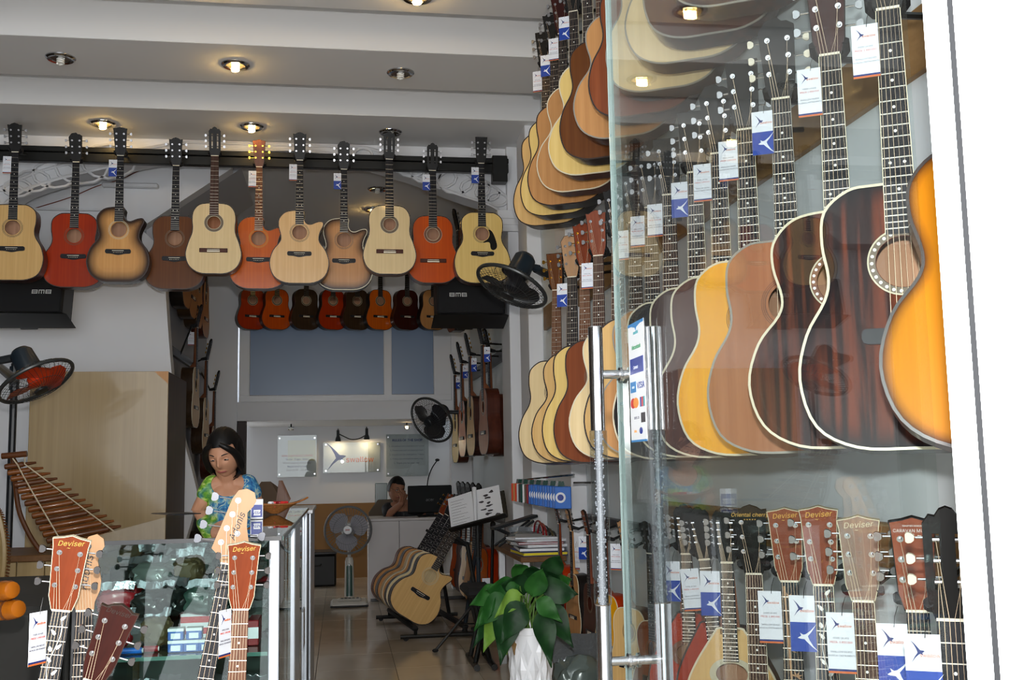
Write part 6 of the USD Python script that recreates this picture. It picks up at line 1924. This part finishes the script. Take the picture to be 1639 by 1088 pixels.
for k in range(9):
    wl = (.10, .13, .09, .12, .07, .11, .12, .08, .10)[k]
    put('text_line', MB().box(-.17, -.17 + wl, -.0012, .0, 0, .0012).xf(mat4((0, -.0105 - .00025 * k * 2.4, .03 + .022 * k))).geo(False), 'ink', bo)
bl_ = np.random.default_rng(4)
for k in range(10):
    cx_, cz_ = bl_.uniform(.05, .17), .02 + .021 * k
    put('printed_figure', MB().prism(smooth_closed([(cx_ + bl_.uniform(.008, .03) * math.cos(q), cz_ + bl_.uniform(.003, .011) * math.sin(q)) for q in np.arange(7) * .8976], 21), -.0155, -.0125).geo(False), 'ink', bo)
# black cello-like upright sticks and a second stand behind it
for k, (x, yb, yt_, Y) in enumerate(((743, 1010, 845, 8.2), (785, 960, 840, 8.15))):
    b0 = onY(x, yb, Y)
    b0[2] = 0
    tp = onY(x + (24 if k == 0 else 4), yt_, Y)
    q = thing('microphone_stand', ('slanting black stand pole beside the floor rack guitars', 'upright black stand pole under the music stand')[k], 'stand')
    put('pole', MB().tube([b0 + [0, 0, .02], tp], .016 if k == 0 else .012, 8).geo(), 'fan_navy' if k == 0 else 'rail_black', q)
    put('foot', MB().lathe([(0, .025), (.10, .018), (.12, 0), (0, 0)], 20, mat4(b0)).geo(), 'rail_black', q)
    put('top_clamp', MB().sph(tp, .022, (1, 1, 1.4), 2).geo(), 'foam_black', q)

# guitars standing low behind the stands, in the alcove
lr = thing('guitar_rack', 'dark low rack of instruments below the edge on alcove guitars', 'guitar rack')
for z in (.10, .80):
    put('rack_bar', MB().rbox(1.25, 1.28, 8.3, 10.4, z, z + .03, .004).geo(), 'rail_black', lr)
for yy in (8.32, 10.36):
    put('rack_post', MB().rbox(1.255, 1.275, yy, yy + .03, 0, .85, .004).geo(), 'rail_black', lr)
    put('rack_foot', MB().rbox(.98, 1.30, yy, yy + .03, 0, .03, .004).geo(), 'rail_black', lr)
for k, (Y, top, side, lab) in enumerate(((8.55, 'orange_gloss', 'orange_red_stain', 'first'), (8.93, 'cedar_tan', 'mahogany_dark', 'second'), (9.31, 'spruce_honey', 'black_body', 'third'), (9.69, 'mahogany_dark', 'black_body', 'fourth'), (10.07, 'orange_stain', 'dark_walnut', 'fifth'))):
    nut = np.array([1.10, Y, .14 + .81 * .98])
    guitar('guitar', 'upright dark guitar with gold tuners in the low alcove rack, %s from the pilaster' % lab, 'guitar', nut, math.radians(-70), 0, math.radians(-3), 'classical', 'slot', 0, .98, 'guitars in the low alcove rack', dict(ring='wide', bridge='classical', inlay='none'), top=top, side=side, binding='binding_dark', post='gold_metal')

# ------------------------------------------------------------------ table with books by the wall
tz = .75
wt = thing('side_table', 'brown wooden side table with books beside the white pilaster', 'table')
ty0, ty1, txa = 5.93, 7.0, .98
put('tabletop', MB().rbox(txa, 1.24, ty0, ty1, tz - .03, tz, .003).geo(), 'table_wood', wt)
for xx in (txa + .02, 1.18):
    for yy in (ty0 + .05, ty1 - .09):
        put('leg', MB().rbox(xx, xx + .04, yy, yy + .04, 0, tz - .031, .003).geo(), 'frame_white', wt)
bkr = np.random.default_rng(3)
z = tz
for k, (m, lab) in enumerate((('card_blue', 'blue covered book at the bottom of the pile on the side table'), ('counter_dark', 'thick dark book second from the bottom of the pile'), ('box_white', 'white music book in the middle of the pile on the side table'), ('pack_red', 'red edged music book in the pile on the side table'), ('box_white', 'white paperback near the top of the pile'), ('paper_grey', 'grey magazine on top of the pile of books'))):
    t = (.022, .022, .016, .012, .014, .012)[k]
    p = thing('music_book', lab, 'book', (txa + .145 + bkr.uniform(-.01, .01), ty0 + .20 + .012 * k, z), rz(math.radians((4, -3, 8, -6, 12, -10)[k])))
    put('cover', MB().rbox(-.13, .13, -.17, .17, 0, .003, .001).geo(), m, p)
    put('page_block', MB().rbox(-.127, .126, -.167, .167, .0035, t - .0035, .001).geo(), 'box_white' if k else 'box_yellow', p)
    put('cover', MB().rbox(-.13, .13, -.17, .17, t - .003, t, .001).geo(), m, p)
    z += t + .0005
packet('silver plastic wrapped packet on the side table behind the books', (txa + .14, ty0 + .58, tz), (.24, .16, .10), 'silver_foil', 71)
fs = thing('foot_rest', 'black folding foot rest standing on the side table', 'foot rest', (txa + .10, ty0 + .84, tz), rz(math.radians(10)))
put('tread', MB().rbox(-.15, .15, -.05, .05, -.009, .009, .003).xf(mat4((.0, 0, .15), ry(math.radians(-14)))).geo(), 'fan_black', fs)
for s in (-1, 1):
    put('cross_leg', MB().tube([(-.12, s * .04, .005), (.12, s * .04, .155)], .008, 6).geo(), 'fan_black', fs)
    put('cross_leg', MB().tube([(.12, s * .045, .005), (-.12, s * .045, .115)], .008, 6).geo(), 'fan_black', fs)
cc = thing('cable_coil', 'coils of red and black cable leaning on the wall behind the ukuleles', 'cable', (1.18, 6.35, tz + .001))
for k, m in enumerate(('pack_red', 'pack_red', 'fan_black', 'box_olive', 'fan_black')):
    r = .14 - .012 * k
    put('cable_loop', MB().tube([(.012 * k - .02, r * 1.1 * math.cos(a) - .05 * k, r * .55 + .02 + r * .55 * math.sin(a)) for a in np.arange(28) * math.pi / 14], .006, 6, False, True).geo(), m, cc)
# string packets hung in a row
pk = thing('packet_rail', 'thin metal rail carrying the row of string packets', 'rail')
c0, c1 = onX(838, 771, 1.20), onX(912, 763, 1.20)
put('rod', MB().tube([(1.2, c0[1] + .1, c0[2] + .012), (1.2, c1[1] - .1, c1[2] + .012)], .006, 6).geo(), 'chrome', pk)
for e in (c0[1] + .09, c1[1] - .09):
    put('bracket', MB().tube([(1.2, e, c0[2] + .012), (1.35, e, c0[2] + .012)], .006, 6).geo(), 'chrome', pk)
kinds = ['fan_orange', 'cedar_tan', 'fan_orange', 'paper_grey', 'counter_dark', 'fan_green', 'box_white', 'chair_brown', 'pack_red'] + ['box_blue', 'stick_blue'] * 6
for k, m in enumerate(kinds):
    t = k / (len(kinds) - 1)
    Y = c0[1] + (c1[1] - c0[1]) * t
    z = c0[2] + .0
    who = ('orange', 'tan', 'orange', 'grey', 'black', 'green', 'white', 'brown', 'red')[k] if k < 9 else 'blue'
    q = thing('string_packet', ('blue string packet on the thin rail, %s of the blue ones from the mixed packets' % ('first', 'second', 'third', 'fourth', 'fifth', 'sixth', 'seventh', 'eighth', 'ninth', 'tenth', 'eleventh', 'last')[k - 9]) if k >= 9 else '%s string packet, number %s from the far end of the thin rail' % (who, ('one', 'two', 'three', 'four', 'five', 'six', 'seven', 'eight', 'nine')[k]), 'packet', (1.16, Y, z), rz(math.radians(-24)), 'blue string packets on the thin rail' if k >= 9 else 'mixed string packets on the thin rail')
    put('envelope', MB().rbox(-.045, .045, -.004, .004, -.125, -.008, .003).geo(), m, q)
    put('hang_tab', MB().prism([(-.012, -.01), (.012, -.01), (.006, .02), (-.006, .02)], -.001, .001).geo(), 'fan_green' if k % 3 else 'chrome', q)
    if k >= 9:
        put('round_label', MB().prism(disc(-.012, -.066, .028, 24), -.0052, -.0042).geo(False), 'box_white', q)
        put('round_print', MB().prism(disc(-.012, -.066, .017, 18), -.0060, -.0050).geo(False), 'card_blue', q)
# dark keyboard amplifier behind the plant and a low stand
am = thing('amplifier', 'black amplifier cabinet standing behind the potted plant', 'amplifier', (1.10, 6.09, 0))
put('cabinet', MB().hull([(-.10, 0, 0), (.08, 0, 0), (-.10, .28, 0), (.08, .28, 0), (-.09, .03, .60), (.07, .03, .60), (-.09, .26, .62), (.07, .26, .62)]).geo(), 'speaker_black', am)
put('grille', MB().hull([(-.09, -.006, .05), (.07, -.006, .05), (-.08, .018, .52), (.06, .018, .52), (-.09, .0, .05), (.07, .0, .05), (-.08, .024, .52), (.06, .024, .52)]).geo(), 'speaker_grille', am)
put('handle', MB().tube([(-.06, .14, .60), (-.05, .14, .645), (.03, .14, .645), (.04, .14, .60)], .008, 6).geo(), 'rail_black', am)
ks = thing('keyboard_stand', 'black crossed leg keyboard bench whose feet show beside the plant', 'keyboard bench')
bz = .44
c = onZ(772, 1064, 0)
put('bench_seat', MB().rbox(c[0] - .12, .95, c[1] - .18, c[1] + .2, bz, bz + .06, .02).geo(), 'foam_black', ks)
for s, yy in ((-1, c[1] - .12), (1, c[1] + .14)):
    put('cross_leg', MB().tube([(c[0] - .06, yy, .03), (.92, yy, bz)], .016, 8).geo(), 'rail_black', ks)
    put('cross_leg', MB().tube([(.92, yy + .03, .03), (c[0] - .06, yy + .03, bz)], .016, 8).geo(), 'rail_black', ks)
for xx in (c[0] - .06, .93):
    put('foot_bar', MB().tube([(xx, c[1] - .22, .022), (xx, c[1] + .26, .022)], .02, 8).geo(), 'rail_black', ks)
tg0 = thing('price_tag', 'white swallow tag hanging on the slanting stand beside the plant', 'price tag', onY(778, 925, 8.13), None, 'price tags near the plant')
put('card', MB().box(-.03, .03, 0, .0008, -.05, 0).geo(False), 'tag_white', tg0)
put('swallow_emblem', MB().prism(swallow(.018, .022), -.0006, .0001).xf(mat4((-.012, 0, -.025))).geo(False), 'tag_navy', tg0)

# ------------------------------------------------------------------ potted plant
plain('pot_white', (226, 228, 232), 0.3, coat=0.3)
plain('soil', (54, 40, 30), 0.9)
plain('stalk_green', (84, 120, 50), 0.5)


def _leafmat(name, c1, c2):
    def make(path):
        nodes = {'t': ('texture_coordinate', {}), 'n': ('noise_texture', {'scale': 14.0, 'detail': 3.0}), 'r': ('rgb_ramp', {'ramp': [(.35, lin(c1)), (.65, lin(c2))]}), 'p': ('principled_bsdf', {'roughness': .5, 'specular_ior_level': .3}), 'tr': ('translucent_bsdf', {}), 'x': ('mix_closure', {'fac': .15})}
        usdkit.material(stage, path, nodes, [('t.object', 'n.vector'), ('n.fac', 'r.fac'), ('r.color', 'p.base_color'), ('r.color', 'tr.color'), ('p.BSDF', 'x.closure1'), ('tr.BSDF', 'x.closure2')], surface='x.closure')
    RECIPES[name] = make


_leafmat('leaf_dark', (14, 46, 20), (26, 66, 28))
_leafmat('leaf_mid', (26, 74, 26), (44, 98, 36))
_leafmat('leaf_light', (84, 124, 42), (120, 156, 62))
_leafmat('leaf_brown', (130, 100, 60), (150, 118, 74))
pc = onY(848, 1000, 4.4)
pc_z = pc[2]
pl = thing('potted_plant', 'leafy green plant in a tall white pot with a diamond relief', 'potted plant', (pc[0], 4.4, 0))
put('pot', MB().lathe([(0, 0), (.062, 0), (.066, .01), (.080, pc_z * .6), (.089, pc_z - .03), (.092, pc_z - .028), (.092, pc_z), (.084, pc_z), (.080, pc_z - .05), (0, pc_z - .05)], 40).geo(), 'pot_white', pl)
put('soil', MB().lathe([(0, pc_z - .035), (.081, pc_z - .045)], 20).geo(), 'soil', pl)
nz_ = 7
for i in range(nz_):
    for k in range(10):
        a = (k + .5 * (i % 2)) * math.pi / 5
        zc = .05 + (pc_z - .11) * (i + .5) / nz_
        r0 = .068 + .021 * zc / pc_z
        hw, hh_ = math.pi / 5 * .92 / 2, (pc_z - .11) / nz_ * .92
        P_ = lambda da, dz_, rr_: ((r0 + .0212 * dz_ / pc_z + rr_) * math.cos(a + da), (r0 + .0212 * dz_ / pc_z + rr_) * math.sin(a + da), zc + dz_)
        pts = [P_(-hw, 0, -.001), P_(0, -hh_, -.001), P_(hw, 0, -.001), P_(0, hh_, -.001), P_(0, 0, .0085)]
        put('diamond_relief', MB().add(pts, [[0, 1, 4], [1, 2, 4], [2, 3, 4], [3, 0, 4]]).geo(False), 'pot_white', pl)


def leaf(px, py, L, w, ang, droop, mat, dy=0.0, base_=None):
    """A pointed heart leaf whose stalk end hangs at a pixel's direction, tip pointing along ang in the (x, z) plane."""
    b = onY(px, py, 4.4 + dy) - [pc[0], 4.4, 0]
    d1 = np.array([math.cos(ang), -.25 - droop * .2, math.sin(ang)])
    d1 /= np.linalg.norm(d1)
    s1 = np.cross(d1, (0.15, -1, .25))
    s1 /= np.linalg.norm(s1)
    nn = np.cross(s1, d1)
    rows = []
    prof = [0, .32, .46, .5, .48, .41, .31, .2, .09, 0]
    for i, q in enumerate(prof):
        t = i / 9
        cpt = b + d1 * L * t + np.array([0, 0, -droop * L * t * t * .5]) + nn * (-.05 * L * math.sin(t * 3.1))
        for u in (-1, -.5, 0, .5, 1):
            rows.append(cpt + s1 * q * w * u + nn * abs(u) * .18 * q * w + nn * .006 * math.sin(9 * t + u * 2))
    f = [[i * 5 + j, i * 5 + j + 1, (i + 1) * 5 + j + 1, (i + 1) * 5 + j] for i in range(9) for j in range(4)]
    v_ = np.array(rows)
    put('leaf', MB().add(np.vstack([v_, v_ - nn * .0012]), np.vstack([f, np.array(f)[:, ::-1] + len(v_)])).geo(70), mat, pl)
    root = np.array([.02 * math.cos(px), .02 * math.sin(py), pc_z - .04])
    put('stalk', MB().tube(spline([root, (root + b) / 2 + [0, 0, .04], b], 5), .004, 5).geo(), 'stalk_green', pl)


D2 = math.radians
for px, py, L, w, a, dr, m, dy in (
        (806, 968, .17, .10, 235, .5, 'leaf_light', -.05), (812, 955, .16, .10, 205, .6, 'leaf_mid', -.08), (818, 958, .23, .12, 255, .3, 'leaf_dark', -.08), (876, 925, .15, .10, 70, .5, 'leaf_dark', .0), (832, 938, .17, .09, 200, .8, 'leaf_mid', -.05), (806, 960, .20, .08, 225, .4, 'leaf_dark', -.03), (800, 948, .14, .09, 180, .6, 'leaf_mid', .02),
        (845, 948, .17, .11, 140, .7, 'leaf_dark', -.02), (852, 940, .16, .11, 95, .7, 'leaf_dark', .03), (862, 945, .17, .12, 60, .8, 'leaf_dark', .02), (870, 950, .16, .12, 25, .8, 'leaf_dark', -.04),
        (866, 975, .20, .095, 278, .3, 'leaf_dark', -.10), (872, 968, .17, .11, 310, .5, 'leaf_dark', -.05), (820, 975, .18, .10, 250, .4, 'leaf_dark', -.12), (838, 930, .14, .09, 110, .7, 'leaf_mid', .06),
        (858, 960, .12, .08, 330, .5, 'leaf_mid', -.12), (815, 985, .14, .07, 262, .2, 'leaf_light', -.06), (822, 990, .13, .05, 268, .2, 'leaf_brown', -.04), (880, 940, .12, .09, 40, .6, 'leaf_mid', .04),
        (795, 965, .13, .08, 215, .5, 'leaf_mid', .05), (826, 945, .15, .10, 160, .5, 'leaf_mid', -.04), (840, 965, .16, .11, 225, .5, 'leaf_dark', -.14), 
        (852, 955, .15, .10, 75, .3, 'leaf_mid', -.08), (835, 952, .13, .08, 190, .9, 'leaf_light', -.12)):
    leaf(px, py, L, w, D2(a), dr, m, dy)

# clear wrapped bag on the floor by the door handle
packet('silvery clear plastic wrapped bundle on the floor between the pot and the door handle', (onY(925, 1075, 4.6)[0] + .03, 4.75, 0), (.24, .22, .40), 'pack_grey', 88)

# ------------------------------------------------------------------ instruments standing nearest the camera
NEAR = [
    (98, 978, 2.46, 8.0, 'flare', 'concert', dict(top='mahogany', head='head_red', head_rim='rosette_pale', board='ebony_board'), 'guitar with red headstock and white vine inlay leaning at the counter corner', 'vine', DEV('gold_print'), 0.0),
    (136, 978, 2.58, 1.0, 'fender', 'concert', dict(top='spruce_honey', head='maple', head_rim='maple', neck='maple', board='ebony_board'), 'blond six in line headstock of an electric guitar behind the vine inlaid one', 'dot',
     (('Adonis', .020, .008, .095, 'ink', math.radians(80), .2),), 0.0),
    (148, 1091, 2.34, 20.0, 'crown', 'concert', dict(top='mahogany_dark', head='head_darkred', head_rim='binding_dark', board='rosewood_board'), 'guitar with dark wine red headstock tilting in front of the counter glass', 'dot', (('Deviser', .012, 0, .166, 'binding_dark', 0, .25),), 0.0),
    (364, 903, 2.785, 10.0, 'bass', 'long', dict(top='spruce_honey', head='maple', head_rim='maple', neck='maple', board='ebony_board'), 'large blond bass headstock in front of the woman', 'dot', (('Adonis', .020, .016, .115, 'ink', math.radians(78), .2),), 0.0),
    (385, 976, 2.67, 2.5, 'flare', 'concert', dict(top='mahogany', head='head_red', head_rim='rosette_pale', board='brown_board', neck='head_brown'), 'guitar with red brown headstock and gold lettering in front of the bass', 'dot', DEV('gold_print'), 0.0),
]
NR = []
for x, y, Y, roll, hd, sh, roles, lab, ink, logo, dz in NEAR:
    nut = onY(x, y, Y)
    R_ = math.radians(roll)
    p, R, loc = guitar('bass_guitar' if hd == 'bass' else 'guitar', lab, 'bass guitar' if hd == 'bass' else 'guitar', nut, math.radians(6), R_, 0, sh, hd, 2, .87 if hd != 'bass' else .80, 'instruments standing before the counter', dict(inlay=ink, head_scale=1.0), logo, **{'key': 'key_metal', 'post': 'peg_metal', **roles})
    NR.append((nut, R))
    q = thing('instrument_stand', 'black stand under the %s' % ' '.join(lab.split()[:6]), 'stand', (loc[0], loc[1], 0))
    for s in (-1, 1):
        put('cradle_arm', MB().tube([(s * .03, .12, max(.02, loc[2] - .03)), (s * .12, .12, max(.02, loc[2] - .03)), (s * .12, -.05, max(.02, loc[2] - .03))], .009, 6).geo(), 'rail_black', q)
    for a in (60, 180 + 70, 300):
        put('leg', MB().tube([(0, .12, max(.03, loc[2])), (.15 * math.cos(D2(a)), .14 + .13 * math.sin(D2(a)), .012)], .009, 6).geo(), 'rail_black', q)
price_tag('white printed tag on the vine inlaid guitar at the counter corner', rz(math.radians(62)), NR[0][0] + np.array([-.038, -.03, .004]), 'text', 'price tags before the counter', .95)
price_tag('white printed tag on the red brown headed guitar before the counter', rz(math.radians(62)), NR[4][0] + np.array([-.032, -.03, .006]), 'text', 'price tags before the counter', .95)

bx_ = thing('storage_box', 'low black storage box on the floor in the dim alcove behind the pedestal fan', 'box', (onY(520, 915, 11.9)[0], 11.9, 0))
put('body', MB().rbox(-.28, .12, 0, .4, 0, .34, .02).geo(), 'speaker_black', bx_)
put('lid', MB().rbox(-.29, .13, -.01, .41, .341, .37, .01).geo(), 'counter_dark', bx_)
put('handle', MB().tube([(-.12, -.012, .24), (-.11, -.035, .23), (-.05, -.035, .23), (-.04, -.012, .24)], .008, 6).geo(), 'rail_black', bx_)

# ------------------------------------------------------------------ the materials that were used
for _n, _p in _mats.items():
    RECIPES[_n](_p)
